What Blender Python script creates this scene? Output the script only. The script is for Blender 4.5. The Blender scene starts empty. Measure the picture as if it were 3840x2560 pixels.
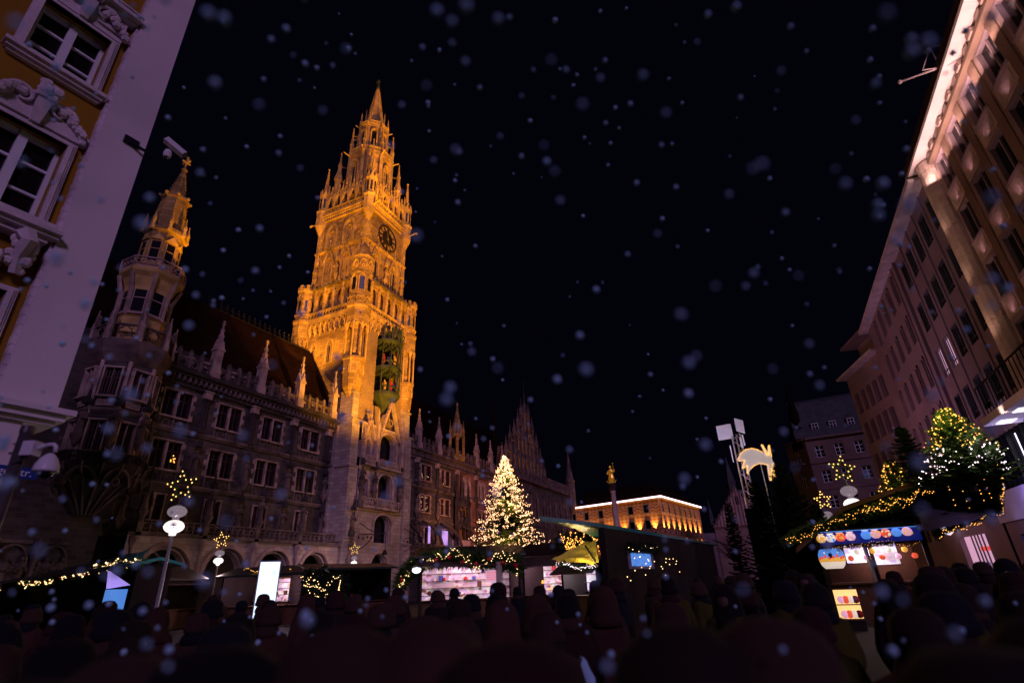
import bpy, bmesh, math, random
from mathutils import Vector, Matrix
random.seed(7)
R = math.radians
S = bpy.context.scene
COL = S.collection
PI = math.pi

# ------------------------------------------------------------------ camera
CAM = Vector((0, 0, 1.7))
FPX, PITCH, ROLL, YAW = 1961.5, R(24.74), R(-2.39), R(24.4)
_fh = Vector((-math.sin(YAW), math.cos(YAW), 0)); _rt = Vector((math.cos(YAW), math.sin(YAW), 0)); _z = Vector((0, 0, 1))
FW = _fh*math.cos(PITCH) + _z*math.sin(PITCH); _up = -_fh*math.sin(PITCH) + _z*math.cos(PITCH)
RT = _rt*math.cos(ROLL) + _up*math.sin(ROLL); UP = -_rt*math.sin(ROLL) + _up*math.cos(ROLL)
cd = bpy.data.cameras.new('camera'); cam = bpy.data.objects.new('camera', cd); COL.objects.link(cam)
m3 = Matrix((RT, UP, -FW)).transposed()
cam.matrix_world = Matrix.Translation(CAM) @ m3.to_4x4()
cd.sensor_width = 36; cd.lens = 36*FPX/3840; cd.clip_start = 0.05; cd.clip_end = 1500
cd.dof.use_dof = True; cd.dof.focus_distance = 55; cd.dof.aperture_fstop = 1.0
S.camera = cam

# ------------------------------------------------------------------ world, light, exposure
W = bpy.data.worlds.new("World"); S.world = W; W.use_nodes = True
bg = W.node_tree.nodes['Background']; bg.inputs[0].default_value = (0.14, 0.13, 0.5, 1); bg.inputs[1].default_value = 0.0055
sd = bpy.data.lights.new('moonlight', 'SUN'); so = bpy.data.objects.new('moonlight', sd); COL.objects.link(so)
sd.energy = 0.60; sd.angle = R(12); sd.color = (0.72, 0.42, 1.0)
_d = Vector((-0.60, 0.62, -0.40)).normalized()
so.rotation_euler = _d.to_track_quat('-Z', 'Y').to_euler()
S.view_settings.view_transform = 'Standard'; S.view_settings.look = 'None'
S.view_settings.exposure = 0; S.view_settings.gamma = 1; S.view_settings.use_curve_mapping = False
S.cycles.max_bounces = 5; S.cycles.diffuse_bounces = 2; S.cycles.glossy_bounces = 2; S.cycles.transmission_bounces = 4
S.cycles.transparent_max_bounces = 8; S.cycles.caustics_reflective = False; S.cycles.caustics_refractive = False
S.cycles.sample_clamp_indirect = 3; S.cycles.sample_clamp_direct = 0
S.cycles.use_denoising = True

def ray(px, py):
    """world direction of a photograph pixel (used only to survey where things stand)"""
    return FW + RT*((px-1920)/FPX) - UP*((py-1280)/FPX)
def atx(px, py, X): d = ray(px, py); return CAM + d*((X-CAM.x)/d.x)
def aty(px, py, Y): d = ray(px, py); return CAM + d*((Y-CAM.y)/d.y)
def atz(px, py, Z): d = ray(px, py); return CAM + d*((Z-CAM.z)/d.z)
def atr(px, py, r): d = ray(px, py); return CAM + d*(r/math.hypot(d.x, d.y))

def lamp(kind, loc, energy, color, aim=None, size=0.1, angle=60, blend=.5, parent=None, name='lamp_light', sy=None):
    l = bpy.data.lights.new(name, kind); o = bpy.data.objects.new(name, l); COL.objects.link(o)
    l.energy = energy; l.color = color; o.location = loc
    if kind == 'SPOT': l.spot_size = R(angle); l.spot_blend = blend; l.shadow_soft_size = size
    elif kind == 'POINT': l.shadow_soft_size = size
    elif kind == 'AREA':
        l.size = size
        if sy: l.shape = 'RECTANGLE'; l.size_y = sy
    if aim is not None: o.rotation_euler = (Vector(aim)-Vector(loc)).to_track_quat('-Z', 'Y').to_euler()
    return o

# ------------------------------------------------------------------ materials
MT = {}
def mat(name, col, rough=.8, metal=0., em=None, es=0., var=.25, scale=6., bump=0., brick=None, samp=False, spec=.3):
    m = bpy.data.materials.new(name); m.use_nodes = True; nt = m.node_tree; N = nt.nodes; L = nt.links
    b = N['Principled BSDF']; b.inputs['Roughness'].default_value = rough; b.inputs['Metallic'].default_value = metal
    b.inputs['Specular IOR Level'].default_value = spec
    geo = N.new('ShaderNodeNewGeometry'); nz = N.new('ShaderNodeTexNoise'); nz.inputs['Scale'].default_value = scale/6.
    nz.inputs['Detail'].default_value = 6; L.new(geo.outputs['Position'], nz.inputs['Vector'])
    mr = N.new('ShaderNodeMapRange'); mr.inputs[1].default_value = .3; mr.inputs[2].default_value = .7
    mr.inputs[3].default_value = 1-var; mr.inputs[4].default_value = 1+var; L.new(nz.outputs[0], mr.inputs[0])
    mx = N.new('ShaderNodeVectorMath'); mx.operation = 'SCALE'; L.new(mr.outputs[0], mx.inputs['Scale'])
    if brick:
        c2, w, h, mortar = brick
        sp = N.new('ShaderNodeSeparateXYZ'); L.new(geo.outputs['Position'], sp.inputs[0])
        ad = N.new('ShaderNodeMath'); L.new(sp.outputs[0], ad.inputs[0]); L.new(sp.outputs[1], ad.inputs[1])
        cb = N.new('ShaderNodeCombineXYZ'); L.new(ad.outputs[0], cb.inputs[0]); L.new(sp.outputs[2], cb.inputs[1])
        bt = N.new('ShaderNodeTexBrick'); L.new(cb.outputs[0], bt.inputs['Vector'])
        bt.inputs['Scale'].default_value = 1; bt.inputs['Brick Width'].default_value = w; bt.inputs['Row Height'].default_value = h
        bt.inputs['Mortar Size'].default_value = .018; bt.inputs['Mortar Smooth'].default_value = .3; bt.inputs['Bias'].default_value = -.1
        bt.inputs['Color1'].default_value = (*col, 1); bt.inputs['Color2'].default_value = (*c2, 1); bt.inputs['Mortar'].default_value = (*mortar, 1)
        L.new(bt.outputs['Color'], mx.inputs[0])
    else:
        mx.inputs[0].default_value = col
    L.new(mx.outputs[0], b.inputs['Base Color'])
    if bump or brick:
        bp = N.new('ShaderNodeBump'); bp.inputs['Strength'].default_value = bump or .4; bp.inputs['Distance'].default_value = .05
        n2 = N.new('ShaderNodeTexNoise'); n2.inputs['Scale'].default_value = scale*1.5; n2.inputs['Detail'].default_value = 5
        L.new(geo.outputs['Position'], n2.inputs['Vector']); L.new(n2.outputs[0], bp.inputs['Height']); L.new(bp.outputs[0], b.inputs['Normal'])
    if em: b.inputs['Emission Color'].default_value = (*em, 1); b.inputs['Emission Strength'].default_value = es
    if em and not samp: m.cycles.emission_sampling = 'NONE'
    MT[name] = m; return m
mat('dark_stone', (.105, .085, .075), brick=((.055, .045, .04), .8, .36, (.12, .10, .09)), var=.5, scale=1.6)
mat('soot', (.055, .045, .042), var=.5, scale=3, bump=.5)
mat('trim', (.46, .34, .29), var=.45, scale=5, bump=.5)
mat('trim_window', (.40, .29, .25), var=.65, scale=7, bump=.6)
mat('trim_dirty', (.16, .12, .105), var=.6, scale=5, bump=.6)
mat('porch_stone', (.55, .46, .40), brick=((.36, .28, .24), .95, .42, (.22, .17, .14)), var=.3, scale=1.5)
mat('tower_stone', (.56, .37, .11), brick=((.27, .17, .06), .95, .42, (.14, .09, .03)), var=.3, scale=1.5)  # low-blue tint puts the amber floodlight into the stone colour
mat('tower_trim', (.62, .42, .14), var=.35, scale=5, bump=.4)  # amber floodlight put into the trim colour as well
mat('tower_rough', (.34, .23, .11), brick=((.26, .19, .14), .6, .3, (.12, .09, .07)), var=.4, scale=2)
mat('red_brick', (.42, .15, .07), brick=((.30, .09, .04), .3, .1, (.32, .22, .16)), var=.4, scale=2)
mat('roof', (.010, .004, .0035), spec=.05, var=.4, scale=4, rough=.75)
mat('lead', (.10, .11, .12), rough=.5, metal=.3)
mat('hair', (.016, .008, .006), rough=.9)
mat('glass', (.010, .010, .014), rough=.12, spec=.6, var=.1)
mat('glass_dim', (.03, .02, .015), rough=.2, em=(.35, .28, .5), es=.02)
mat('glass_lit', (.3, .3, .35), rough=.4, em=(.75, .8, 1.), es=.55)
mat('frame_brown', (.07, .03, .02), rough=.6)
mat('iron', (.02, .02, .02), rough=.5, metal=.6)
mat('copper_green', (.045, .065, .04), rough=.6, var=.5, bump=.4)
mat('yellow_wall', (.30, .155, .006), var=.12, scale=2, bump=.12)
mat('white_plaster', (.74, .66, .68), var=.2, scale=1.1, bump=.25)
mat('white_trim', (.70, .60, .62), var=.22, scale=8, bump=.3)
mat('white_paint', (.8, .8, .82), rough=.45, var=.05)
mat('glass_black', (.012, .010, .010), rough=.15, var=.1)
mat('curtain', (.12, .11, .11), rough=.9)
mat('limestone', (.32, .22, .19), var=.25, scale=3, bump=.5)
mat('limestone_rough', (.55, .42, .36), var=.35, scale=5, bump=1.0)
mat('lesene', (.22, .14, .10), var=.2, scale=3, bump=.2)
mat('brown_render', (.20, .14, .125), var=.2, scale=2, bump=.15)
mat('beige_render', (.30, .215, .235), var=.15, scale=2, bump=.15)
mat('win_grey', (.12, .11, .12), rough=.5)
mat('eave', (.70, .60, .58), var=.08)
mat('dark_eave', (.05, .035, .03))
mat('tarp_green', (.02, .20, .20), rough=.28, bump=.8, scale=2.5, spec=.6)
mat('tarp_dark', (.018, .03, .028), rough=.35, bump=.8, scale=2.5, spec=.5)
mat('tarp_yellow', (.5, .36, .06), rough=.3, bump=1., scale=4, var=.6, em=(1., .65, .12), es=.08)  # slight emission stands in for light passing through the cloth
mat('wood_dark', (.016, .009, .007), var=.4, scale=4, bump=.4)
mat('wood', (.10, .045, .022), var=.3, scale=4, bump=.3)
mat('awning', (.07, .045, .04), rough=.9)
mat('canvas_purple', (.22, .2, .32), rough=.6, bump=.5, scale=3)
mat('fir', (.05, .10, .02), rough=.8, var=.5, scale=12)
mat('fir_dark', (.014, .03, .014), rough=.9, var=.5, scale=12)
mat('bark', (.05, .035, .025), bump=.8)
mat('bulb', (.9, .7, .4), em=(1., .62, .27), es=3.6)
mat('bulb_comet', (.9, .7, .3), em=(1., .45, .03), es=2.0)
mat('bulb_tree', (.9, .7, .4), em=(1., .52, .26), es=3.4)
mat('bulb_soft', (.9, .7, .4), em=(1., .55, .15), es=2.6)
mat('bulb_amber', (.9, .7, .3), em=(1., .42, .07), es=3.0)
mat('bulb_white', (.9, .8, .8), em=(1., .80, .88), es=3.2)
mat('bauble', (.5, .01, .015), rough=.2, spec=.8)
mat('steel', (.5, .5, .55), rough=.35, metal=.7)
mat('pole_grey', (.10, .09, .10), rough=.4, metal=.4)
mat('plastic_white', (.75, .72, .78), rough=.35, var=.05)
mat('plastic_black', (.015, .015, .02), rough=.3)
mat('dome_glass', (.01, .01, .012), rough=.04, spec=1)
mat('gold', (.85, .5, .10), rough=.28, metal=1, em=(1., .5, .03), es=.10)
mat('marble', (.55, .42, .42), var=.15, scale=4, bump=.1)
mat('sign_blue', (.015, .05, .28), rough=.4, var=.08)
mat('sign_white', (.8, .8, .8), rough=.5)
mat('led_strip', (1, 1, 1), em=(1., .62, .66), es=4.)
mat('ad_panel', (1, 1, 1), em=(.62, .86, 1.), es=1.5)
mat('ad_frame', (.22, .22, .28), rough=.4, metal=.5)
mat('glow_pink', (.3, .25, .25), em=(1., .52, .78), es=.62, var=.5, scale=8)
mat('glow_white', (.9, .9, .9), em=(.82, .78, 1.), es=1.6)
mat('glow_violet', (.5, .4, .7), em=(.45, .32, 1.), es=.8)
mat('glow_warm', (.8, .5, .2), em=(1., .62, .22), es=1.1)
mat('glow_red', (.8, .1, .08), em=(1., .10, .10), es=.7)
mat('glow_blue', (.1, .2, .7), em=(.05, .22, 1.), es=.55)
mat('fascia_blue', (.04, .05, .28), em=(.02, .05, .7), es=.12)
mat('comet_white', (.75, .72, .75), em=(.85, .72, .66), es=.34)
mat('asphalt', (.05, .045, .045), var=.3, scale=3, brick=((.04, .035, .035), .6, .3, (.02, .02, .02)))
mat('clock_blue', (.035, .02, .02), rough=.5)
mat('snow', (.45, .8, 1.0), rough=.9, var=.05)
mat('skin', (.10, .055, .04), rough=.7)
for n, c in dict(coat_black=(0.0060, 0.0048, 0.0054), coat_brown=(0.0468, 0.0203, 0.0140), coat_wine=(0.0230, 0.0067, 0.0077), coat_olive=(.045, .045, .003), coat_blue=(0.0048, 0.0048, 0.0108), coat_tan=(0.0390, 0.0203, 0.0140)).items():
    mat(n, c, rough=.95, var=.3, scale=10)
for n, c in dict(figure_red=(.4, .03, .03), figure_blue=(.05, .09, .3), figure_gold=(.6, .4, .1)).items(): mat(n, c)
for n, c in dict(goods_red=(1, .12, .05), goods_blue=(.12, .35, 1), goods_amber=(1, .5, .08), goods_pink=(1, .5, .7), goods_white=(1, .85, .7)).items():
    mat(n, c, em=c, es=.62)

def shelf_glow(name, cols, es, dark=.25):  # emissive colour cells stand in for lamp-lit goods on the shelves
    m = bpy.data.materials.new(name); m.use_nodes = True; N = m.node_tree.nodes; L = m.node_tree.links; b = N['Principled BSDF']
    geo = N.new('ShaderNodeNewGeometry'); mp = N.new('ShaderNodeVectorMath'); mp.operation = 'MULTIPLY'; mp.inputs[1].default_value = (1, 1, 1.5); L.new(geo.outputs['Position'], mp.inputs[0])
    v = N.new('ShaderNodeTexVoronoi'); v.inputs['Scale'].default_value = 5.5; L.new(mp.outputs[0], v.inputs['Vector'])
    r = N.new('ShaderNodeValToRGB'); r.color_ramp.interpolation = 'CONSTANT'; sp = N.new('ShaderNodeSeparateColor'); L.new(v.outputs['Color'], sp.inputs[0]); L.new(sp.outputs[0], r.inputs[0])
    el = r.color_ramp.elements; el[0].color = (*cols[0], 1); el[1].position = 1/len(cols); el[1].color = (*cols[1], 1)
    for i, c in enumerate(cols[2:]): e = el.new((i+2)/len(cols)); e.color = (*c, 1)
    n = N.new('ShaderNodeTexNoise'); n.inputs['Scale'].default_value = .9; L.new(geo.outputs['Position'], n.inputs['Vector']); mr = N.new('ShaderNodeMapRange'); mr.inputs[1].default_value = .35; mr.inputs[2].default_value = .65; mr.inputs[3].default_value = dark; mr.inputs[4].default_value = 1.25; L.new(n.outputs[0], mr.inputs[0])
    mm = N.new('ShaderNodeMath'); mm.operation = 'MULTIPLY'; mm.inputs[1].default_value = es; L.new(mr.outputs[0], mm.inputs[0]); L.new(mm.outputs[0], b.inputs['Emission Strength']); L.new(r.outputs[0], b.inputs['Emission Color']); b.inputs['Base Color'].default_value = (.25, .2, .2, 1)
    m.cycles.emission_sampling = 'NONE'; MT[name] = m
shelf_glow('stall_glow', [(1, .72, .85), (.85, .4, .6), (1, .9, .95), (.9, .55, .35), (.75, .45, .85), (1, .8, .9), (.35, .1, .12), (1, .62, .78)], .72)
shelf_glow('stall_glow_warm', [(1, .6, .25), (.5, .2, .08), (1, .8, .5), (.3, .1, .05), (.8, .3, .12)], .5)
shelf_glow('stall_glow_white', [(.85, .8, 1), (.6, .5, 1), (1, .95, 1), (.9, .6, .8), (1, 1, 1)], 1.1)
def globe_material(name, col, es, tr):
    m = bpy.data.materials.new(name); m.use_nodes = True; N = m.node_tree.nodes; L = m.node_tree.links
    N.remove(N['Principled BSDF']); out = N['Material Output']
    e = N.new('ShaderNodeEmission'); e.inputs[0].default_value = (*col, 1); e.inputs[1].default_value = es
    t = N.new('ShaderNodeBsdfTransparent')
    g = N.new('ShaderNodeBsdfGlossy'); g.inputs['Roughness'].default_value = .15; g.inputs['Color'].default_value = (.04, .04, .05, 1)
    a = N.new('ShaderNodeAddShader'); L.new(e.outputs[0], a.inputs[0]); L.new(g.outputs[0], a.inputs[1])
    mx = N.new('ShaderNodeMixShader'); mx.inputs[0].default_value = 1-tr; L.new(t.outputs[0], mx.inputs[1]); L.new(a.outputs[0], mx.inputs[2])
    L.new(mx.outputs[0], out.inputs[0]); m.cycles.emission_sampling = 'NONE'; MT[name] = m
globe_material('globe_lit', (1., .84, .8), 1.6, .15)
globe_material('globe_dim_glow', (.8, .6, .72), .27, .25)  # unlit upper globe: emission stands in for light from the globe below

# painted facade of the orange house: wavy and rhombic bands of ochre and cream
def painted():
    m = bpy.data.materials.new('painted_facade'); m.use_nodes = True; N = m.node_tree.nodes; L = m.node_tree.links; b = N['Principled BSDF']
    geo = N.new('ShaderNodeNewGeometry'); sp = N.new('ShaderNodeSeparateXYZ'); L.new(geo.outputs['Position'], sp.inputs[0])
    def M(op, a, c=None):
        n = N.new('ShaderNodeMath'); n.operation = op
        for i, v in ((0, a), (1, c)):
            if v is None: continue
            if isinstance(v, (int, float)): n.inputs[i].default_value = v
            else: L.new(v, n.inputs[i])
        return n.outputs[0]
    u = M('SUBTRACT', M('MULTIPLY', sp.outputs[0], .9), M('MULTIPLY', sp.outputs[1], -.45)); z = sp.outputs[2]
    w1 = M('GREATER_THAN', M('SINE', M('ADD', M('MULTIPLY', z, 8.), M('MULTIPLY', M('SINE', M('MULTIPLY', u, 4.5)), 1.5))), .1)
    d = M('GREATER_THAN', M('MULTIPLY', M('SINE', M('MULTIPLY', M('ADD', u, z), 4.)), M('SINE', M('MULTIPLY', M('SUBTRACT', u, z), 4.))), .0)
    band = M('GREATER_THAN', M('SINE', M('MULTIPLY', M('ADD', z, .6), 1.6)), .1)
    f = M('ADD', M('MULTIPLY', w1, band), M('MULTIPLY', d, M('SUBTRACT', 1, band)))
    mx = N.new('ShaderNodeMix'); mx.data_type = 'RGBA'; L.new(f, mx.inputs[0])
    mx.inputs[6].default_value = (.50, .15, .03, 1); mx.inputs[7].default_value = (.60, .38, .24, 1)
    L.new(mx.outputs[2], b.inputs['Base Color']); b.inputs['Roughness'].default_value = .85; MT['painted_facade'] = m
painted()

# ------------------------------------------------------------------ mesh builder
class MB:
    def __init__(s, O=(0, 0, 0), rot=0.):
        s.V = []; s.F = []; s.O = Vector(O); s.c = math.cos(rot); s.s = math.sin(rot); s.sm = False
    def p(s, u, o, z):                       # u along, o outwards, z up
        x, y = u, -o
        s.V.append((s.O.x+x*s.c-y*s.s, s.O.y+x*s.s+y*s.c, s.O.z+z)); return len(s.V)-1
    def face(s, *pts): s.F.append([s.p(*q) for q in pts])
    def box(s, u0, u1, o0, o1, z0, z1):
        i = [s.p(*q) for q in ((u0, o0, z0), (u1, o0, z0), (u1, o1, z0), (u0, o1, z0), (u0, o0, z1), (u1, o0, z1), (u1, o1, z1), (u0, o1, z1))]
        s.F += [[i[k] for k in f] for f in ((0, 1, 2, 3), (4, 7, 6, 5), (0, 4, 5, 1), (1, 5, 6, 2), (2, 6, 7, 3), (3, 7, 4, 0))]; return s
    def ring(s, pts, fs=True):
        pass
    def loft(s, rings, cap=True, closed=True):
        idx = [[s.p(*q) for q in r] for r in rings]; n = len(idx[0])
        for a, b in zip(idx, idx[1:]):
            for k in range(n if closed else n-1):
                s.F.append([a[k], a[(k+1) % n], b[(k+1) % n], b[k]])
        if cap: s.F.append(idx[0][::-1]); s.F.append(idx[-1])
        return s
    def prism_o(s, pts, a, b):               # outline in (u,z), extruded outwards
        return s.loft([[(u, a, z) for u, z in pts], [(u, b, z) for u, z in pts]])
    def prism_u(s, pts, a, b):               # outline in (o,z), extruded along u
        return s.loft([[(a, o, z) for o, z in pts], [(b, o, z) for o, z in pts]])
    def lathe(s, u, o, prof, n=8, ph=0., sq=1.):
        rings = []
        for r, z in prof:
            rings.append([(u+max(r, .001)*math.cos(ph+2*PI*k/n), o+max(r, .001)*math.sin(ph+2*PI*k/n)*sq, z) for k in range(n)])
        return s.loft(rings)
    def ball(s, u, o, z, r, n=8, m=5, sz=1.):
        return s.lathe(u, o, [(r*math.sin(PI*k/m), z-r*sz*math.cos(PI*k/m)) for k in range(m+1)], n)
    def octa(s, c, r):
        x, y, z = c; i = len(s.V)
        for d in ((r, 0, 0), (-r, 0, 0), (0, r, 0), (0, -r, 0), (0, 0, r), (0, 0, -r)): s.V.append((x+d[0], y+d[1], z+d[2]))
        s.F += [[i+a, i+b, i+c2] for a, b, c2 in ((0, 2, 4), (2, 1, 4), (1, 3, 4), (3, 0, 4), (2, 0, 5), (1, 2, 5), (3, 1, 5), (0, 3, 5))]
    def tube(s, path, r, n=5, taper=None, cap=True):
        P = [Vector(q) for q in path]; rings = []
        for i, q in enumerate(P):
            t = (P[min(i+1, len(P)-1)]-P[max(i-1, 0)]);
            if t.length < 1e-6: t = Vector((0, 0, 1))
            t.normalize(); a = t.orthogonal() if i == 0 else a-t*a.dot(t)
            if a.length < 1e-4: a = t.orthogonal()
            a.normalize(); b = t.cross(a); rr = r if taper is None else r+(taper-r)*i/(len(P)-1)
            rings.append([tuple(q+a*rr*math.cos(2*PI*k/n)+b*rr*math.sin(2*PI*k/n)) for k in range(n)])
        return s.loft(rings, cap=cap)
    def tri(s, a, b, c):
        i = len(s.V); s.V += [tuple(a), tuple(b), tuple(c)]; s.F.append([i, i+1, i+2])
    def mesh(s, name, mt, smooth=False):
        me = bpy.data.meshes.new(name); me.from_pydata(s.V, [], s.F)
        me.materials.append(MT[mt]); 
        if smooth: me.polygons.foreach_set('use_smooth', [True]*len(me.polygons))
        me.update(); return me
    def pieces(s, name, mt, parent=None):
        """one object for each connected piece"""
        P = list(range(len(s.V)))
        def f(a):
            while P[a] != a: P[a] = P[P[a]]; a = P[a]
            return a
        for fc in s.F:
            for k in fc[1:]: P[f(k)] = f(fc[0])
        G = {}
        for fc in s.F: G.setdefault(f(fc[0]), []).append(fc)
        for F_ in G.values():
            ids = sorted({k for fc in F_ for k in fc}); mp = {k: i for i, k in enumerate(ids)}; q = MB(); q.V = [s.V[k] for k in ids]; q.F = [[mp[k] for k in fc] for fc in F_]; q.build(name, mt, parent)
    def build(s, name, mt, parent=None, smooth=False, label=None, stuff=False):
        off = worldpos(parent)
        if off.length: s.V = [(v[0]-off.x, v[1]-off.y, v[2]-off.z) for v in s.V]
        o = link(name, s.mesh(name, mt, smooth), parent)
        if label: o['label'] = label
        if stuff: o['kind'] = 'stuff'
        return o
def worldpos(o):
    v = Vector((0, 0, 0))
    while o is not None: v = v+o.location; o = o.parent
    return v
def link(name, data, parent=None, loc=(0, 0, 0), rot=0.):
    o = bpy.data.objects.new(name, data); COL.objects.link(o); o.parent = parent; o.location = loc
    if rot: o.rotation_euler = (0, 0, rot)
    return o
def thing(name, label, cat, loc=(0, 0, 0), rot=0., group=None):
    o = link(name, None, None, loc, rot); o['label'] = label; o['category'] = cat
    if group: o['group'] = group
    return o
def tag(o, label, cat, group=None, kind=None):
    if label: o['label'] = label
    if cat: o['category'] = cat
    if group: o['group'] = group
    if kind: o['kind'] = kind
    return o
def struct(o): o['kind'] = 'structure'; return o
KIDS = {}
def copy_tree(o, parent=None):
    c = o.copy(); COL.objects.link(c); c.parent = parent
    for ch in list(o.children): copy_tree(ch, c)
    return c
# a spec is a reusable part: (name, mesh, [child specs])
def place(spec, parent, loc, rot=0.):
    """loc in world coordinates; the parent chain is unrotated"""
    o = link(spec[0], spec[1], parent, Vector(loc)-worldpos(parent), rot)
    for c in spec[2]:
        k = link(c[0], c[1], o)
    return o
class Face:
    def __init__(s, O, rot): s.O = Vector(O); s.rot = rot
    def mb(s): return MB(s.O, s.rot)
    def w(s, u, o, z):
        c, n = math.cos(s.rot), math.sin(s.rot); return Vector((s.O.x+u*c+o*n, s.O.y+u*n-o*c, s.O.z+z))
    def place(s, spec, parent, u, o, z): return place(spec, parent, s.w(u, o, z), s.rot)

def arch_pts(u0, u1, zs, za, n=6):
    """pointed arch curve from the left springing over the apex to the right"""
    um = (u0+u1)/2; L = []
    for k in range(n+1):
        t = k/n; L.append((u0+(um-u0)*(1-math.cos(t*PI/2))**.75 if False else u0+(um-u0)*(t**1.5*.55+.45*t*t), zs+(za-zs)*math.sin(t*PI/2)**.9))
    return L+[(u0+u1-u, z) for u, z in L[-2::-1]]
def wall(mb, u0, u1, z0, z1, ops, dep=.35, o=0.):
    """front skin of a wall with holes; ops: (ua, ub, za, zb) or (ua, ub, za, zspring, zapex)"""
    us = sorted({u0, u1} | {x for q in ops for x in q[:2] if u0 < x < u1}); zs = sorted({z0, z1} | {x for q in ops for x in (q[2], q[-1]) if z0 < x < z1})
    for a, b in zip(us, us[1:]):
        for c, d in zip(zs, zs[1:]):
            m, n = (a+b)/2, (c+d)/2
            if any(q[0] < m < q[1] and q[2] < n < q[-1] for q in ops): continue
            mb.face((a, o, c), (b, o, c), (b, o, d), (a, o, d))
    for q in ops:
        a, b, c, d = q[0], q[1], q[2], q[-1]
        if len(q) == 4: edge = [(a, c), (a, d), (b, d), (b, c)]
        else:
            A = arch_pts(a, b, q[3], d); edge = [(a, c)]+A+[(b, c)]
            for (x0, y0), (x1, y1) in zip(A, A[1:]): mb.face((x0, o, y0), (x1, o, y1), (x1, o, d+.001), (x0, o, d+.001))
        edge = edge+[edge[0]]
        for (x0, y0), (x1, y1) in zip(edge, edge[1:]): mb.face((x0, o, y0), (x1, o, y1), (x1, o-dep, y1), (x0, o-dep, y0))

# ---- reusable gothic pieces -------------------------------------------------
def pinnacle_mb(mb, u, o, z0, z1, w, zs=None):
    """square shaft, gablets, crocketed spire and finial"""
    h = z1-z0; zs = zs or z0+h*.45; g = w*.62
    mb.box(u-g, u+g, o-g, o+g, z0, z0+h*.14); mb.box(u-w/2, u+w/2, o-w/2, o+w/2, z0+h*.14, zs)
    mb.box(u-g, u+g, o-g, o+g, zs-h*.02, zs+h*.015)
    zg = zs+w*1.5
    for sx, sy in ((1, 0), (-1, 0), (0, 1), (0, -1)):
        if sx: mb.prism_u([(o-w*.5, zs), (o+w*.5, zs), (o, zg)], u+sx*w*.3, u+sx*w*.58)
        else: mb.prism_o([(u-w*.5, zs), (u+w*.5, zs), (u, zg)], o+sy*w*.3, o+sy*w*.58)
    mb.lathe(u, o, [(w*.5, zs+h*.03), (w*.1, z1-w*.8), (w*.22, z1-w*.6), (w*.1, z1-w*.4), (w*.26, z1-w*.25), (w*.06, z1)], 4, PI/4)
    n = max(3, int((z1-zs)/(w*.9)))
    for k in range(1, n):
        t = k/n; zz = zs+h*.03+(z1-w*.8-zs)*t; r = w*.5*(1-t*.8)
        for q in range(4):
            a = PI/4+q*PI/2; mb.ball(u+(r+.02)*math.cos(a), o+(r+.02)*math.sin(a), zz, w*.13, 4, 2)
def statue_mb(mb, u, o, z, h, sd=0):
    rr = random.Random(sd); t = rr.uniform(-.04, .04)*h
    mb.lathe(u, o, [(h*.15, z), (h*.17, z+h*.03), (h*.12, z+h*.3), (h*.13, z+h*.5), (h*.16, z+h*.74), (h*.13, z+h*.8), (h*.05, z+h*.85)], 7, sq=.75)
    mb.ball(u+t, o+h*.02, z+h*.925, h*.075, 6, 4, 1.2)
    for sx in (-1, 1):
        e = Vector((u+sx*h*.2, o+h*.05, z+h*.55)); mb.tube([(u+sx*h*.13, o, z+h*.77), e, (u+sx*h*.06+t, o+h*.17, z+h*(.55+rr.random()*.15))], h*.045, 5)
def canopy_mb(mb, u, o, z, h, w):
    mb.lathe(u, o, [(w*.6, z), (w*.65, z+h*.12), (w*.3, z+h*.3), (w*.2, z+h*.5), (w*.05, z+h*.9), (w*.14, z+h*.94), (.01, z+h)], 6)
    for k in range(6):
        a = k*PI/3; mb.lathe(u+w*.6*math.cos(a), o+w*.6*math.sin(a), [(w*.1, z-h*.05), (w*.1, z+h*.12), (.01, z+h*.32)], 4)
def ring_mb(mb, u, o, z, r, t, n=10, dep=.12):
    P = [(math.cos(2*PI*k/n), math.sin(2*PI*k/n)) for k in range(n)]
    mb.loft([[(u+a*r, o, z+b*r) for a, b in P], [(u+a*r, o+dep, z+b*r) for a, b in P], [(u+a*(r-t), o+dep, z+b*(r-t)) for a, b in P], [(u+a*(r-t), o, z+b*(r-t)) for a, b in P], [(u+a*r, o, z+b*r) for a, b in P]], cap=False)
def strip_mb(mb, pts, w, o0, o1):
    """flat moulding that follows an outline in (u,z)"""
    for (a, b), (c, d) in zip(pts, pts[1:]):
        l = math.hypot(c-a, d-b) or 1; nx, nz = -(d-b)/l*w/2, (c-a)/l*w/2
        mb.loft([[(a+nx, o0, b+nz), (a-nx, o0, b-nz), (a-nx, o1, b-nz), (a+nx, o1, b+nz)], [(c+nx, o0, d+nz), (c-nx, o0, d-nz), (c-nx, o1, d-nz), (c+nx, o1, d+nz)]])

# ------------------------------------------------------------------ ground
g = MB(); g.face((-260, 260, 0), (260, 260, 0), (260, -340, 0), (-260, -340, 0))
struct(g.build('ground', 'asphalt'))

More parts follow.
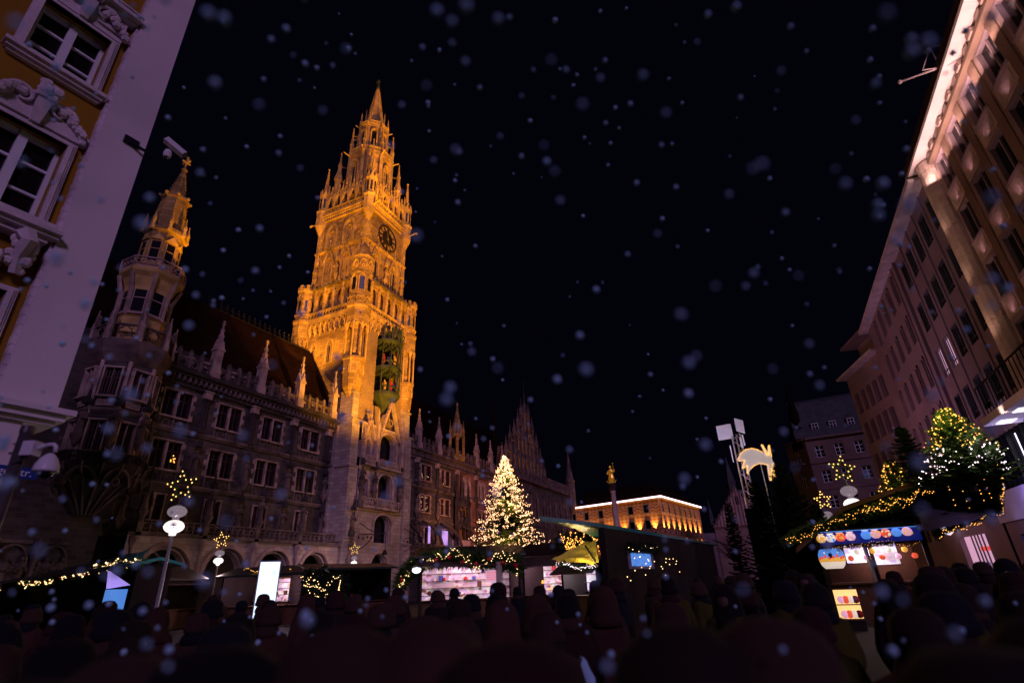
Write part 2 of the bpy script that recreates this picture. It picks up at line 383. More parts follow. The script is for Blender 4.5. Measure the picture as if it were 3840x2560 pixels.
# ------------------------------------------------------------------ window kits (local: u centred, z from the sill)
def window_pair(w, h, frame='trim_window', sash='frame_brown', pane='glass', teeth=True, mull=.2, apron=1.0, name='window'):
    m = MB(); t = .12
    m.box(-w/2-t, -w/2, -.22, .12, 0, h); m.box(w/2, w/2+t, -.22, .12, 0, h); m.box(-w/2-t-.05, w/2+t+.05, -.22, .16, h, h+t)
    m.box(-w/2-t-.1, w/2+t+.1, -.22, .26, -.14, 0); m.box(-mull/2, mull/2, -.2, .06, 0, h)
    if teeth:
        for k in range(5):
            for s in (-1, 1):
                if k % 2 == 0: m.box(min(s*(w/2+t), s*(w/2+t+.26)), max(s*(w/2+t), s*(w/2+t+.26)), -.1, .05, h*k/5, h*(k+1)/5)
    kids = []
    if apron:
        a = MB(); a.box(-w/2-.1, -w/2+.05, -.1, .12, -.14-apron, -.14); a.box(w/2-.05, w/2+.1, -.1, .12, -.14-apron, -.14); a.box(-.06, .06, -.1, .12, -.14-apron, -.14)
        a.box(-w/2-.15, w/2+.15, -.1, .16, -.24-apron, -.14-apron)
        for s in (-1, 1):
            ring_mb(a, s*w/4, .0, -.14-apron/2, apron*.36, .07, 8, .08)
            ring_mb(a, s*w/4-w*.17, .0, -.14-apron/2, apron*.2, .05, 6, .08); ring_mb(a, s*w/4+w*.17, .0, -.14-apron/2, apron*.2, .05, 6, .08)
        kids.append(('apron', a.mesh('apron', 'trim_dirty'), []))
    f = MB()
    for s in (-1, 1):
        c = s*(w/4+mull/4); ww = w/2-mull/2
        f.box(c-ww/2, c-ww/2+.08, -.25, -.15, 0, h); f.box(c+ww/2-.08, c+ww/2, -.25, -.15, 0, h); f.box(c-.04, c+.04, -.25, -.13, 0, h)
        f.box(c-ww/2, c+ww/2, -.25, -.14, h*.66, h*.66+.08); f.box(c-ww/2, c+ww/2, -.25, -.15, 0, .08); f.box(c-ww/2, c+ww/2, -.25, -.15, h-.08, h)
    kids.append(('sash', f.mesh('sash', sash), []))
    for s in (-1, 1):
        p = MB(); c = s*(w/4+mull/4); ww = w/2-mull/2; p.box(c-ww/2+.002, c+ww/2-.002, -.235, -.225, .01, h-.01); kids.append(('pane', p.mesh('pane', pane), []))
    return (name, m.mesh(name, frame), kids)
def lancet(w, h, sp, frame='trim', pane='glass', lights=2, name='window', tracery=True, th=.2):
    """pointed window: w wide, springing at sp, apex at h"""
    m = MB(); A = [(-w/2, 0)]+arch_pts(-w/2, w/2, sp, h)+[(w/2, 0)]
    strip_mb(m, A, th, -.3, .12); m.box(-w/2-th, w/2+th, -.3, .22, -.16, 0)
    for k in range(1, lights): x = -w/2+w*k/lights; m.box(x-.06, x+.06, -.3, -.1, 0, sp+(h-sp)*.35)
    if tracery:
        lw = w/lights
        for k in range(lights):
            a = -w/2+lw*k; strip_mb(m, arch_pts(a, a+lw, sp, sp+lw*.75, 3), .07, -.28, -.12)
        ring_mb(m, 0, -.27, sp+(h-sp)*.52, w*.2, .07, 8, .14)
    p = MB(); B = [(-w/2, 0)]+arch_pts(-w/2, w/2, sp, h)+[(w/2, 0)]
    p.face(*[(x, -.26, z) for x, z in B])
    return (name, m.mesh(name, frame), [('pane', p.mesh('pane', pane), [])])
def parapet_unit(w, h, mt='trim_dirty'):
    m = MB(); m.box(-w/2, w/2, -.12, .12, 0, .12); m.box(-w/2, w/2, -.12, .14, h*.55, h*.55+.1)
    for s in (-1, 1):
        m.box(s*(w/2-.09)-.09, s*(w/2-.09)+.09, -.13, .15, 0, h*.9); m.prism_o([(s*(w/2-.09)-.14, h*.9), (s*(w/2-.09)+.14, h*.9), (s*(w/2-.09), h*1.06)], -.1, .12)
    ring_mb(m, 0, -.05, h*.33, h*.21, .06, 10, .12)
    for k in range(4):
        a = PI/4+k*PI/2; ring_mb(m, math.cos(a)*h*.2, -.03, h*.33+math.sin(a)*h*.2, h*.08, .04, 6, .08)
    return ('parapet_panel', m.mesh('parapet_panel', mt), [])
def balustrade(w, h, mt='trim_dirty', n=4):
    m = MB(); m.box(-w/2, w/2, -.12, .14, 0, .1); m.box(-w/2, w/2, -.14, .18, h-.12, h)
    for k in range(n+1): x = -w/2+w*k/n; m.box(x-.05, x+.05, -.08, .08, .1, h-.12)
    for k in range(n):
        x = -w/2+w*(k+.5)/n; ring_mb(m, x, -.05, h*.5, min(w/n*.42, h*.33), .055, 8, .1)
    return ('balustrade_panel', m.mesh('balustrade_panel', mt), [])

SP_PAIR3 = window_pair(2.5, 2.3); SP_PAIR2 = window_pair(2.5, 2.35); SP_PAIR1 = window_pair(1.5, 2.2, teeth=False, apron=0)
SP_PAR = parapet_unit(1.2, 1.75); SP_BAL = balustrade(4.6, .95, n=8)
SP_PIN = ('pinnacle', None, []); m = MB(); pinnacle_mb(m, 0, 0, 0, 6.1, .72, 2.9); SP_PIN = ('pinnacle', m.mesh('pinnacle', 'trim'), [])
SP_STAT = []
for k in range(4):
    m = MB(); statue_mb(m, 0, 0, .3, 2.0, k); m.lathe(0, 0, [(.12, -.5), (.3, -.05), (.42, .15), (.42, .3)], 7)
    c = MB(); canopy_mb(c, 0, 0, 2.6, 1.5, .5); SP_STAT.append(('statue', m.mesh('statue', 'trim_dirty'), [('canopy', c.mesh('canopy', 'soot'), [])]))
m = MB(); m.box(-.34, .34, 0, .5, 2.9, 3.5); m.box(-.42, .42, 0, .58, 3.5, 3.62); SP_CAP = m.mesh('capital', 'trim')
m = MB(); m.lathe(-.14, .25, [(.13, 0), (.13, 2.9)], 6); m.lathe(.14, .25, [(.13, 0), (.13, 2.9)], 6); m.box(-.35, .35, 0, .5, -.25, 0)
SP_PIER = ('pier_column', m.mesh('pier_column', 'soot'), [('capital', SP_CAP, [])])

def crest(parent, x, y0, y1, z, name='ridge_cresting'):
    m = MB((0, 0, 0), 0)
    y = y0
    m.box(x-.05, x+.05, -y1, -y0, z, z+.12)
    while y < y1:
        m.box(x-.03, x+.03, -y-.03, -y+.03, z, z+1.0); m.box(x-.03, x+.03, -y-.22, -y+.22, z+.6, z+.68); m.octa((x, y, z+1.05), .12)
        m.tube([(x, -(y+.1), z+.1), (x, -(y+.3), z+.35), (x, -(y+.15), z+.5)], .03, 3); y += .75
    return m.build(name, 'iron', parent)

# ------------------------------------------------------------------ town hall, left wing
TH = Face((-45, 0, 0), PI/2)
hall = thing('town_hall', 'soot-darkened stone gothic town hall wing with corner oriel left of the clock tower', 'town hall', (-45, 30, 0))
BAYS = [27.4, 32.6, 37.7, 42.95]; PIERS = [24.9, 29.9, 35.12, 40.3, 45.55]
def bay_wall(parent, u0, u1, centers, mt='dark_stone', top=20.3, name='wall', w=2.5, lanc=()):
    m = TH.mb(); ops = []
    for c in centers:
        if c in lanc: ops += [(c-1.45, c+1.45, 15.2, 17.4, 18.3), (c-1.3, c+1.3, 10.9, 13.3)]
        else: ops += [(c-w/2, c+w/2, 15.9, 18.2), (c-w/2, c+w/2, 11.45, 13.8)]
        ops.append((c-.75, c+.75, 7.2, 9.4))
    wall(m, u0, u1, 6, top, ops, .3); return m.build(name, mt, parent)
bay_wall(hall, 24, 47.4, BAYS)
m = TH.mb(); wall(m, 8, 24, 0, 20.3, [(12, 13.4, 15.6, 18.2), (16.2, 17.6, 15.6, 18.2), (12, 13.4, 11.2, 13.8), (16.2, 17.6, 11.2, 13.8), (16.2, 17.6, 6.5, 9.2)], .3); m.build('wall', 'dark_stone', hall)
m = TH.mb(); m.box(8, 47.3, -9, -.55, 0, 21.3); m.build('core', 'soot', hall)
sw = window_pair(1.2, 2.5, apron=0, teeth=False)
for u in (12.7, 16.9):
    for z in (15.6, 11.2): TH.place(sw, hall, u, 0, z)
TH.place(sw, hall, 16.9, 0, 6.6)
for c in BAYS:
    TH.place(SP_PAIR3, hall, c, 0, 15.9); TH.place(SP_PAIR2, hall, c, 0, 11.45); TH.place(SP_PAIR1, hall, c, 0, 7.2)
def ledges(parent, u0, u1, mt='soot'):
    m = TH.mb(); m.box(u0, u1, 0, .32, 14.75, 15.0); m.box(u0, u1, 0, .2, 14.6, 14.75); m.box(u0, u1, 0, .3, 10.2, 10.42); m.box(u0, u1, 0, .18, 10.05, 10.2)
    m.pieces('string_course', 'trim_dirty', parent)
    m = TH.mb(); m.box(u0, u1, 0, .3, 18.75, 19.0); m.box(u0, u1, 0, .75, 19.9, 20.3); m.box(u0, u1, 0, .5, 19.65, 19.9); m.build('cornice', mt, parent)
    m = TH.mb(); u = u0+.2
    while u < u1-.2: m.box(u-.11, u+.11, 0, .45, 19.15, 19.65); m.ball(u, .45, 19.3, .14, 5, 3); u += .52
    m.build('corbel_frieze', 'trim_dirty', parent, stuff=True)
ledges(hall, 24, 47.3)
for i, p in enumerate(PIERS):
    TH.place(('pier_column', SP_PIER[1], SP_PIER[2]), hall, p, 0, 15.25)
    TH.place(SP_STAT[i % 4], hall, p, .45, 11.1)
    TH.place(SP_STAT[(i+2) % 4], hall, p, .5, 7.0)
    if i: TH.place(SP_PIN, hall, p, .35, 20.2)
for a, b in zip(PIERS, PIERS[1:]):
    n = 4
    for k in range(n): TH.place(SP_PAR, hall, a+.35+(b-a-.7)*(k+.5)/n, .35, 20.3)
# attic with small lit dormers behind the parapet
m = TH.mb(); m.box(24, 47.3, -1.2, -1.0, 20.3, 22.5); m.build('attic_wall', 'soot', hall)
m = TH.mb()
for c in range(15):
    u = 25.2+c*1.55; m.box(u-.3, u+.3, -1.0, -.85, 21.0, 22.1)
m.build('attic_pier', 'trim', hall, stuff=True)
m = TH.mb(); m.prism_u([(-1.0, 22.4), (-6.2, 30.8), (-11, 22.4)], 9, 47.35); m.build('roof', 'roof', hall)
crest(hall, -51.2, 26, 47, 30.8)
# arcade in front with a balcony on top
AR = Face((-42.5, 0, 0), PI/2)
arches = [(25.6, 30.2), (30.9, 35.3), (36.0, 40.4), (41.1, 45.5)]
m = AR.mb(); wall(m, 24.6, 46.4, 0, 5.95, [(a, b, 0, 3.0, 5.45) for a, b in arches], .9); m.build('arcade_wall', 'porch_stone', hall)
for a, b in arches:
    m = AR.mb(); strip_mb(m, arch_pts(a, b, 3.0, 5.45, 8), .34, -.2, .12); m.build('arch_ring', 'trim', hall)
    m = AR.mb(); strip_mb(m, arch_pts(a+.3, b-.3, 3.0, 5.15, 8), .16, -1.0, -.3); m.build('inner_arch', 'trim', hall)
m = AR.mb(); m.box(24.4, 46.4, -2.6, .35, 5.95, 6.15); m.build('balcony_floor', 'trim_dirty', hall)
for i in range(4):
    a = [25.2, 30.55, 35.65, 40.75][i]; AR.place(SP_BAL, hall, a+2.55-.1, .2, 6.15)
    m = AR.mb(); m.lathe(a-.1, .15, [(.16, 0), (.16, 5.0), (.32, 5.4), (.34, 5.9)], 6); m.ball(a-.1, .3, 5.55, .28, 6, 4); m.build('arcade_column', 'trim', hall)
    m = AR.mb(); m.box(a-.28, a+.12, -.1, .35, 5.95, 7.2); m.build('balcony_post', 'trim_dirty', hall)
    AR.place(SP_STAT[i], hall, a-.1, .3, 7.4)
m = AR.mb(); m.box(24.6, 46.4, -4.6, -4.5, 0, 6); m.build('arcade_back_wall', 'trim_dirty', hall)
for i, (a, b, mt) in enumerate([(26.2, 29.8, 'sign_blue'), (31.2, 34.6, 'glow_violet'), (37.2, 39.6, 'glow_violet'), (42.3, 44.6, 'glow_white')]):
    m = AR.mb(); m.box(a, b, -4.45, -4.4, 1.0, 4.6 if i != 1 else 3.6); m.build('shop_window', mt, hall)
    m = AR.mb(); 
    for k in range(4): m.box(a, b, -4.38, -4.33, 1.3+k*.55, 1.36+k*.55)
    m.box((a+b)/2-.04, (a+b)/2+.04, -4.38, -4.33, 1, 4.6); m.build('shop_mullion', 'steel', hall)
for k, a in enumerate((28, 33.2, 38.3, 43.4)):
    m = AR.mb(); m.tube([(a-2.2, -4.4, 3), (a-1.4, -3.2, 4.6), (a, -2.4, 5.3), (a+1.4, -3.2, 4.6), (a+2.2, -4.4, 3)], .12, 4); m.build('vault_rib', 'trim', hall)

def octf(cx, cy, r, k, ph=PI/8, n=8):
    """Face frame of facet k of an octagon of circumradius r"""
    a = ph+(k+.5)*2*PI/n; ap = r*math.cos(PI/n); return Face((cx+ap*math.cos(a), cy+ap*math.sin(a), 0), a+PI/2)
# corner oriel tower: centre (-44.3, 22.3)
OC = (-44.3, 22.35)
ori = hall
def oct_mb(mb, cx, cy, prof, n=8, ph=PI/8): return mb.lathe(cx, -cy, prof, n, ph)
m = MB(); oct_mb(m, *OC, [(.4, 7.2), (1.1, 8.2), (2.0, 9.3), (2.9, 10.0), (3.1, 10.3), (3.1, 10.55)]); m.build('oriel_corbel', 'soot', ori)
for k in range(16):
    a = k*PI/8; q = MB(); q.tube([(OC[0]+r_*math.cos(a), -(OC[1]+r_*math.sin(a)), z_) for r_, z_ in ((.5, 7.2), (1.2, 8.25), (2.1, 9.35), (2.95, 10.0), (3.1, 10.5))], .10, 5); q.build('corbel_rib', 'trim_dirty', ori)
for k in range(8):
    f = octf(*OC, 2.7, k); q = f.mb(); strip_mb(q, arch_pts(-.9, .9, 9.0, 10.2, 5), .16, -.1, .35); ring_mb(q, 0, .1, 9.3, .3, .08, 8, .12); q.build('corbel_arch', 'trim_dirty', ori)
m = MB(); oct_mb(m, *OC, [(2.25, 10.3), (2.25, 18.4)]); m.build('oriel_wall', 'dark_stone', ori)
m = MB(); oct_mb(m, *OC, [(2.3, 14.2), (2.5, 14.4), (2.5, 14.6), (2.3, 14.7)]); oct_mb(m, *OC, [(2.3, 18.3), (2.75, 19.0), (2.9, 19.6), (2.9, 20.0), (2.4, 20.1)]); m.pieces('oriel_cornice', 'trim_dirty', ori)
w1 = window_pair(1.05, 2.2, teeth=False, apron=0, mull=.02, frame='trim'); ow = []
for k in range(8):
    f = octf(*OC, 2.25, k)
    if f.w(0, 1, 0).x < OC[0]-1.5: continue
    f.place(w1, ori, 0, .24, 15.5); f.place(w1, ori, 0, .24, 11.4)
    m = f.mb(); m.box(-.55, .55, 0, .2, 14.75, 15.3); 
    for q in range(4): ring_mb(m, -.42+.28*q, .2, 15.03, .14, .04, 6, .06)
    m.build('oriel_apron', 'trim', ori)
    f3 = octf(*OC, 3.1, k); m = f3.mb(); m.box(-1.15, 1.15, -.12, .02, 11.15, 11.3); m.box(-1.15, 1.15, -.1, 0, 10.55, 10.65)
    for q in range(7): x = -1.05+.35*q; m.box(x-.03, x+.03, -.08, 0, 10.6, 11.2); ring_mb(m, x+.17, -.08, 10.9, .15, .04, 6, .07)
    m.build('oriel_balustrade', 'soot', ori)
    fp = octf(*OC, 2.8, k); fp.place(parapet_unit(1.9, 2.3) if k == 0 else SPP, ori, 0, -.1, 20.0) if k else None
    if k == 0: SPP = parapet_unit(1.9, 2.3); fp.place(SPP, ori, 0, -.1, 20.0)
    # corner shafts and statues
    a = PI/8+k*PI/4; x, y = OC[0]+2.35*math.cos(a), OC[1]+2.35*math.sin(a)
    m = MB(); m.lathe(x, -y, [(.17, 10.5), (.17, 18.3)], 5); m.build('oriel_shaft', 'trim', ori)
    st = place(SP_STAT[k % 4], ori, (x+.3*math.cos(a), y+.3*math.sin(a), 12.2), a+PI/2)
    m = MB(); pinnacle_mb(m, OC[0]+2.75*math.cos(a), -(OC[1]+2.75*math.sin(a)), 19.9, 22.9, .3); m.build('pinnacle', 'trim', ori)
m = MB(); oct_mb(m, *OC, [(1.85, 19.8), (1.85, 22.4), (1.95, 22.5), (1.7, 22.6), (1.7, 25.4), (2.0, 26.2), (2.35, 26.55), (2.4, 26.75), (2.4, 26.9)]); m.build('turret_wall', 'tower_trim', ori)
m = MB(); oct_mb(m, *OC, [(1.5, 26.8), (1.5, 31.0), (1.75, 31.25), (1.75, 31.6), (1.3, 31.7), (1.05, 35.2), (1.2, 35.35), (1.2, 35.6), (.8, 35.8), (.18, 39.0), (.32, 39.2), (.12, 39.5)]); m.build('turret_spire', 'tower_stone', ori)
m = MB(); m.lathe(OC[0], -OC[1], [(.08, 39.4), (.08, 40.8)], 5); m.box(OC[0]-.45, OC[0]+.45, -OC[1]-.07, -OC[1]+.07, 40.1, 40.3)
for s in ((.45, 0), (-.45, 0), (0, 0)): m.ball(OC[0]+s[0], -OC[1], 40.2+(0 if s[0] else .6), .16, 5, 3)
m.box(OC[0]-.06, OC[0]+.06, -OC[1]-.4, -OC[1]+.4, 40.12, 40.28); m.build('finial', 'tower_trim', ori)
tw1 = lancet(.85, 2.3, 2.0, 'tower_trim', lights=1, tracery=False, th=.14); gp = None
for k in range(8):
    f = octf(*OC, 1.7, k)
    if f.w(0, 1, 0).x > OC[0]-1.6:
        p = MB(); p.box(-.42, .42, .02, .04, 22.9, 25.0); 
        q = f.mb(); q.box(-.42, .42, .0, .03, 22.9, 25.0); q.build('pane', 'glass', ori)
        q = f.mb(); q.box(-.5, -.42, 0, .1, 22.9, 25.0); q.box(.42, .5, 0, .1, 22.9, 25.0); q.box(-.55, .55, 0, .2, 22.7, 22.9); q.box(-.42, .42, .03, .07, 24.2, 24.27); q.build('window_frame', 'trim', ori)
        f = octf(*OC, 1.5, k); q = f.mb(); q.box(-.34, .34, 0, .03, 28.0, 30.0); q.build('pane', 'glass', ori)
        q = f.mb(); q.box(-.42, -.34, 0, .1, 28, 30.0); q.box(.34, .42, 0, .1, 28, 30); q.box(-.34, .34, .02, .06, 29.2, 29.26); q.prism_o([(-.5, 30.2), (.5, 30.2), (0, 30.8)], 0, .14); q.build('window_frame', 'tower_trim', ori)
    f = octf(*OC, 2.4, k); q = f.mb(); q.box(-.9, .9, -.1, .0, 26.9, 27.0); q.box(-.9, .9, -.1, .04, 27.75, 27.85)
    for t in range(4): ring_mb(q, -.66+.44*t, -.08, 27.38, .24, .06, 7, .08)
    q.box(-.94, -.86, -.1, .05, 26.9, 27.8); q.build('gallery_panel', 'trim', ori)
    a = PI/8+k*PI/4
    q = MB(); ca, sa = math.cos(a), math.sin(a)
    q.tube([(OC[0]+1.8*ca, -(OC[1]+1.8*sa), 22.6), (OC[0]+1.85*ca, -(OC[1]+1.85*sa), 24.8), (OC[0]+2.3*ca, -(OC[1]+2.3*sa), 26.4)], .16, 4); q.build('gallery_bracket', 'trim', ori)
    q = MB(); pinnacle_mb(q, OC[0]+1.68*ca, -(OC[1]+1.68*sa), 31.2, 33.2, .26); q.build('pinnacle', 'tower_trim', ori)
    q = MB()
    for t in range(9):
        r = 1.3-.25*t/9; q.ball(OC[0]+r*ca, -(OC[1]+r*sa), 31.9+t*.36, .07, 4, 2)
    for t in range(8):
        r = .78-.6*t/8; q.ball(OC[0]+r*ca, -(OC[1]+r*sa), 35.9+t*.38, .07, 4, 2)
    q.ball(OC[0]+1.25*ca, -(OC[1]+1.25*sa), 35.6, .17, 4, 3); q.build('crocket', 'tower_trim', ori, stuff=True)
# reliefs and gothic pillars under the oriel
for k in range(4):
    u = 14.5+k*2.3; m = TH.mb(); m.box(u-.95, u+.95, 0, .12, 2.3, 2.5); m.box(u-.95, u+.95, 0, .2, 5.3, 5.5); m.box(u-1.15, u-.95, 0, .45, 1.2, 5.6)
    for q in range(4): statue_mb(m, u-.65+q*.43, .2, 2.5, 1.7+.3*(q % 2), q+k*4)
    strip_mb(m, arch_pts(u-.9, u+.9, 4.0, 5.2, 4), .12, 0, .3); m.build('relief_panel', 'trim_dirty', hall)
for k in range(3):
    m = MB(); pinnacle_mb(m, -46.5-1.2*k, -(15.5+1.6*k), 20.3, 29.5-k*.7, .55); m.build('pinnacle', 'soot', hall)

# ------------------------------------------------------------------ clock tower
tw = thing('clock_tower', 'tall amber-floodlit stone clock tower with spire and green carillon bay', 'clock tower', (-49, 52.65, 0))
FR = Face((-43.6, 0, 0), PI/2)                      # lower shaft front, u = y
LF = Face((0, 47.6, 0), 0)                          # lower shaft left side (faces -y), u = x
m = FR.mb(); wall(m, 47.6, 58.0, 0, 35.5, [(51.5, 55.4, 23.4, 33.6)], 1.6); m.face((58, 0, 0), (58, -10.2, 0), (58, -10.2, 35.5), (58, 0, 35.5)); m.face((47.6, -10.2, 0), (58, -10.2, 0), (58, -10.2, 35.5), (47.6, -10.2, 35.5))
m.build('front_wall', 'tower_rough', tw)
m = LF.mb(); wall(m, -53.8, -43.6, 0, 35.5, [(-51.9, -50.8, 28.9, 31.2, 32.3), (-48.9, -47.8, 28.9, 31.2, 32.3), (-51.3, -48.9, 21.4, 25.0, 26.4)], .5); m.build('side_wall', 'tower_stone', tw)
for u in (-51.35, -48.35): LF.place(lancet(1.1, 3.4, 2.3, 'tower_trim', th=.3), tw, u, -.1, 28.9)
LF.place(lancet(2.4, 5.0, 3.6, 'tower_trim', th=.4), tw, -50.1, -.1, 21.4)
# base with stepped corner buttresses
B1 = Face((-42.5, 0, 0), PI/2)
m = B1.mb(); wall(m, 48.6, 57.2, 0, 15.6, [(51.3, 55.3, 0, 2.9, 5.6), (51.8, 55.3, 6.6, 8.6, 9.9), (52.0, 55.1, 11.7, 13.3, 14.7), (49.3, 50.5, 11.6, 12.9, 13.7)], 1.0)
wall(m, 48.6, 57.2, 15.6, 20.0, [(51.9, 55.4, 16.3, 18.3, 19.8), (49.2, 50.3, 16.2, 17.7, 18.4)], 1.0)
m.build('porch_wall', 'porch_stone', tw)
m = B1.mb(); m.box(48.8, 57.0, -1.08, -1.02, 0, 20); m.build('porch_back', 'glass', tw)
for (a, b, z0, zs, za) in ((51.3, 55.3, 0, 2.9, 5.6), (51.8, 55.3, 6.6, 8.6, 9.9), (52.0, 55.1, 11.7, 13.3, 14.7), (49.3, 50.5, 11.6, 12.9, 13.7), (51.9, 55.4, 16.3, 18.3, 19.8), (49.2, 50.3, 16.2, 17.7, 18.4)):
    m = B1.mb(); A = [(a, z0)]+arch_pts(a, b, zs, za)+[(b, z0)]; strip_mb(m, A, .3, -.1, .16); strip_mb(m, [((x-(a+b)/2)*.88+(a+b)/2, z0+(z-z0)*.97) for x, z in A], .14, -.7, -.1); m.build('arch_moulding', 'trim', tw)
for s, (u, dz) in enumerate(((47.55, 0), (58.15, 0))):
    for (w, o, z0, z1) in ((1.5, .35, 0, 6.5), (1.35, .2, 6.5, 14.6), (1.15, 0, 14.6, 20.2), (.9, -.35, 20.2, 23.8)):
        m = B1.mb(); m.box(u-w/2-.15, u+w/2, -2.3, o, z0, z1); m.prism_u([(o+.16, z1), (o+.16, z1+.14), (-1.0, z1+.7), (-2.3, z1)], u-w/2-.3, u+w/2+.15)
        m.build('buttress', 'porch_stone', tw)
m = MB(); m.box(-46.6, -44.5, -47.6, -46.3, 0, 14.6); m.box(-46.4, -44.5, -47.6, -46.6, 14.6, 20); m.build('side_buttress', 'porch_stone', tw)
# balconies, gables and statues of the porch front
for (a, b, z) in ((49.1, 51.1, 10.5), (51.4, 55.7, 10.5), (48.9, 50.7, 15.3), (51.6, 55.7, 15.3)):
    m = B1.mb(); m.box(a, b, 0, .75, z-.25, z); m.box(a, b, .6, .75, z+.75, z+.87); n = int((b-a)/.45)
    for k in range(n+1): x = a+.05+(b-a-.1)*k/n; m.box(x-.04, x+.04, .62, .72, z, z+.75)
    for k in range(n): ring_mb(m, a+(b-a)*(k+.5)/n, .63, z+.4, .19, .05, 6, .08)
    m.build('balcony', 'trim', tw)
m = B1.mb(); m.box(48.3, 57.6, 0, .2, 10.0, 10.22); m.box(48.3, 57.6, 0, .2, 20.0, 20.3); m.pieces('string_course', 'trim', tw)
for (u, w, z0, z1) in ((49.75, 1.9, 18.3, 20.9), (53.65, 4.0, 19.0, 24.3)):
    m = B1.mb(); strip_mb(m, [(u-w/2, z0), (u, z1), (u+w/2, z0)], .26, .1, .5); ring_mb(m, u, .2, z0+(z1-z0)*.42, w*.12, .07, 8, .12)
    n = int((z1-z0)/.5)
    for k in range(1, n):
        t = k/n
        for s in (-1, 1): m.ball(u+s*w/2*(1-t)+s*.15, .35, z0+(z1-z0)*t, .13, 4, 3)
    m.box(u-.06, u+.06, .25, .4, z1, z1+.8); m.box(u-.25, u+.25, .25, .38, z1+.35, z1+.48); m.build('gable', 'trim', tw)
for u, zt in ((48.8, 20.0), (51.2, 22.6), (56.2, 21.8)):
    m = B1.mb(); pinnacle_mb(m, u, .3, 15.8, zt, .42, zt-2.4); m.build('pinnacle', 'trim', tw)
for i, (u, z) in enumerate(((48.75, 10.7), (51.05, 10.7), (56.1, 10.7), (51.1, 12.2), (56.2, 12.8), (48.8, 12.6))): B1.place(SP_STAT[i % 4], tw, u, .45, z)
for u, s in ((47.2, 0), (50.4, 1)): pass
B1.place(SP_STAT[2], tw, 47.4, .8, 4.4); B1.place(SP_STAT[1], tw, 47.4, .8, 7.2)
for u in (49.3, 57.7):                               # wrought-iron brackets
    m = B1.mb(); m.tube([(u, .1, 8.6), (u+.5, 1.0, 7.9), (u+.9, 1.9, 7.4)], .05, 4); m.tube([(u, .1, 7.3), (u+1.6, 2.6, 7.35)], .06, 4); m.tube([(u, .1, 5.6), (u+.2, .8, 6.0), (u+.7, 1.2, 6.6), (u+.5, 1.5, 7.0), (u+.9, 1.8, 7.3)], .05, 4)
    for k in range(6): m.ball(u+.25*k, .2+.4*k, 7.0-.1*(k % 2), .13, 4, 3)
    m.build('iron_bracket', 'iron', tw)
m = B1.mb(); m.lathe(50.9, 2.7, [(.03, 5.6), (.03, 7.4)], 4); m.lathe(50.9, 2.7, [(.3, 5.1), (.28, 5.3), (.12, 5.6)], 8); m.build('bell', 'iron', tw)

# carillon bay: three-storey oriel of green copper with figures
cx0, cy0 = -43.4, 53.5
m = MB(); m.box(-45.1, -44.7, -55.4, -51.5, 23.4, 33.6); m.build('carillon_recess', 'plastic_black', tw)
m = MB()
for z, r in ((23.2, .5), (24.3, 1.3), (25.0, 1.75)): pass
m.lathe(cx0, -cy0, [(.3, 22.6), (1.0, 23.6), (1.8, 24.6), (2.0, 24.9), (2.0, 25.3), (1.8, 25.4)], 10); m.lathe(cx0, -cy0, [(1.6, 28.2), (2.05, 28.5), (2.05, 28.9), (1.8, 29.0)], 10)
m.lathe(cx0, -cy0, [(1.7, 32.2), (2.1, 32.5), (2.1, 32.8), (1.7, 33.0)], 10); m.pieces('carillon_platform', 'copper_green', tw)
for k in range(5):
    a = -PI/2+.35+k*(PI-.7)/4; x, y = cx0+1.85*math.cos(a), cy0+1.85*math.sin(a)
    m = MB(); m.lathe(x, -y, [(.12, 25.3), (.10, 28.3)], 5); m.lathe(x, -y, [(.12, 28.9), (.10, 32.4)], 5); m.lathe(x, -y, [(.2, 32.8), (.12, 33.8), (.2, 34.0), (.01, 35.2)], 5); m.build('carillon_column', 'copper_green', tw)
    m = MB(); z = 35.0
    if k < 4:
        a2 = a+(PI-.7)/4; x2, y2 = cx0+1.85*math.cos(a2), cy0+1.85*math.sin(a2)
        m.tube([(x, -y, 33.1), ((x+x2)/2, -(y+y2)/2, 34.6), (x2, -y2, 33.1)], .13, 5); m.ball((x+x2)/2, -(y+y2)/2, 34.7, .25, 5, 3)
        for zz in (25.5, 29.1):
            m.tube([(x, -y, zz+.5), (x2, -y2, zz+.5)], .06, 4)
            m.tube([(x, -y, zz), ((x+x2)/2, -(y+y2)/2, zz+.5), (x2, -y2, zz)], .05, 4)
            m.tube([(x, -y, zz+2.3), ((x+x2)/2, -(y+y2)/2, zz+2.95), (x2, -y2, zz+2.3)], .08, 4)
        m.pieces('carillon_rail', 'copper_green', tw)
for k in range(9):
    a = -1.25+k*.31; lo = k % 2; zz = 25.35 if lo else 28.95
    m = MB(); statue_mb(m, cx0+1.35*math.cos(a), -(cy0+1.35*math.sin(a)), zz, 1.75 if not lo else 1.6, k); m.build('carillon_figure', ('figure_red', 'figure_blue', 'figure_gold')[(k*2) % 3], tw)
for k in range(6):
    m = MB(); m.tube([(cx0+1.0+.3*math.cos(k), -(cy0-1.5+k*.6), 33.2), (cx0+1.6, -(cy0-1.7+k*.65), 34.1+.5*math.sin(k*2)), (cx0+1.2, -(cy0-1.3+k*.6), 34.9+.4*math.sin(k*3))], .13, 5, .04); m.build('carillon_foliage', 'copper_green', tw)

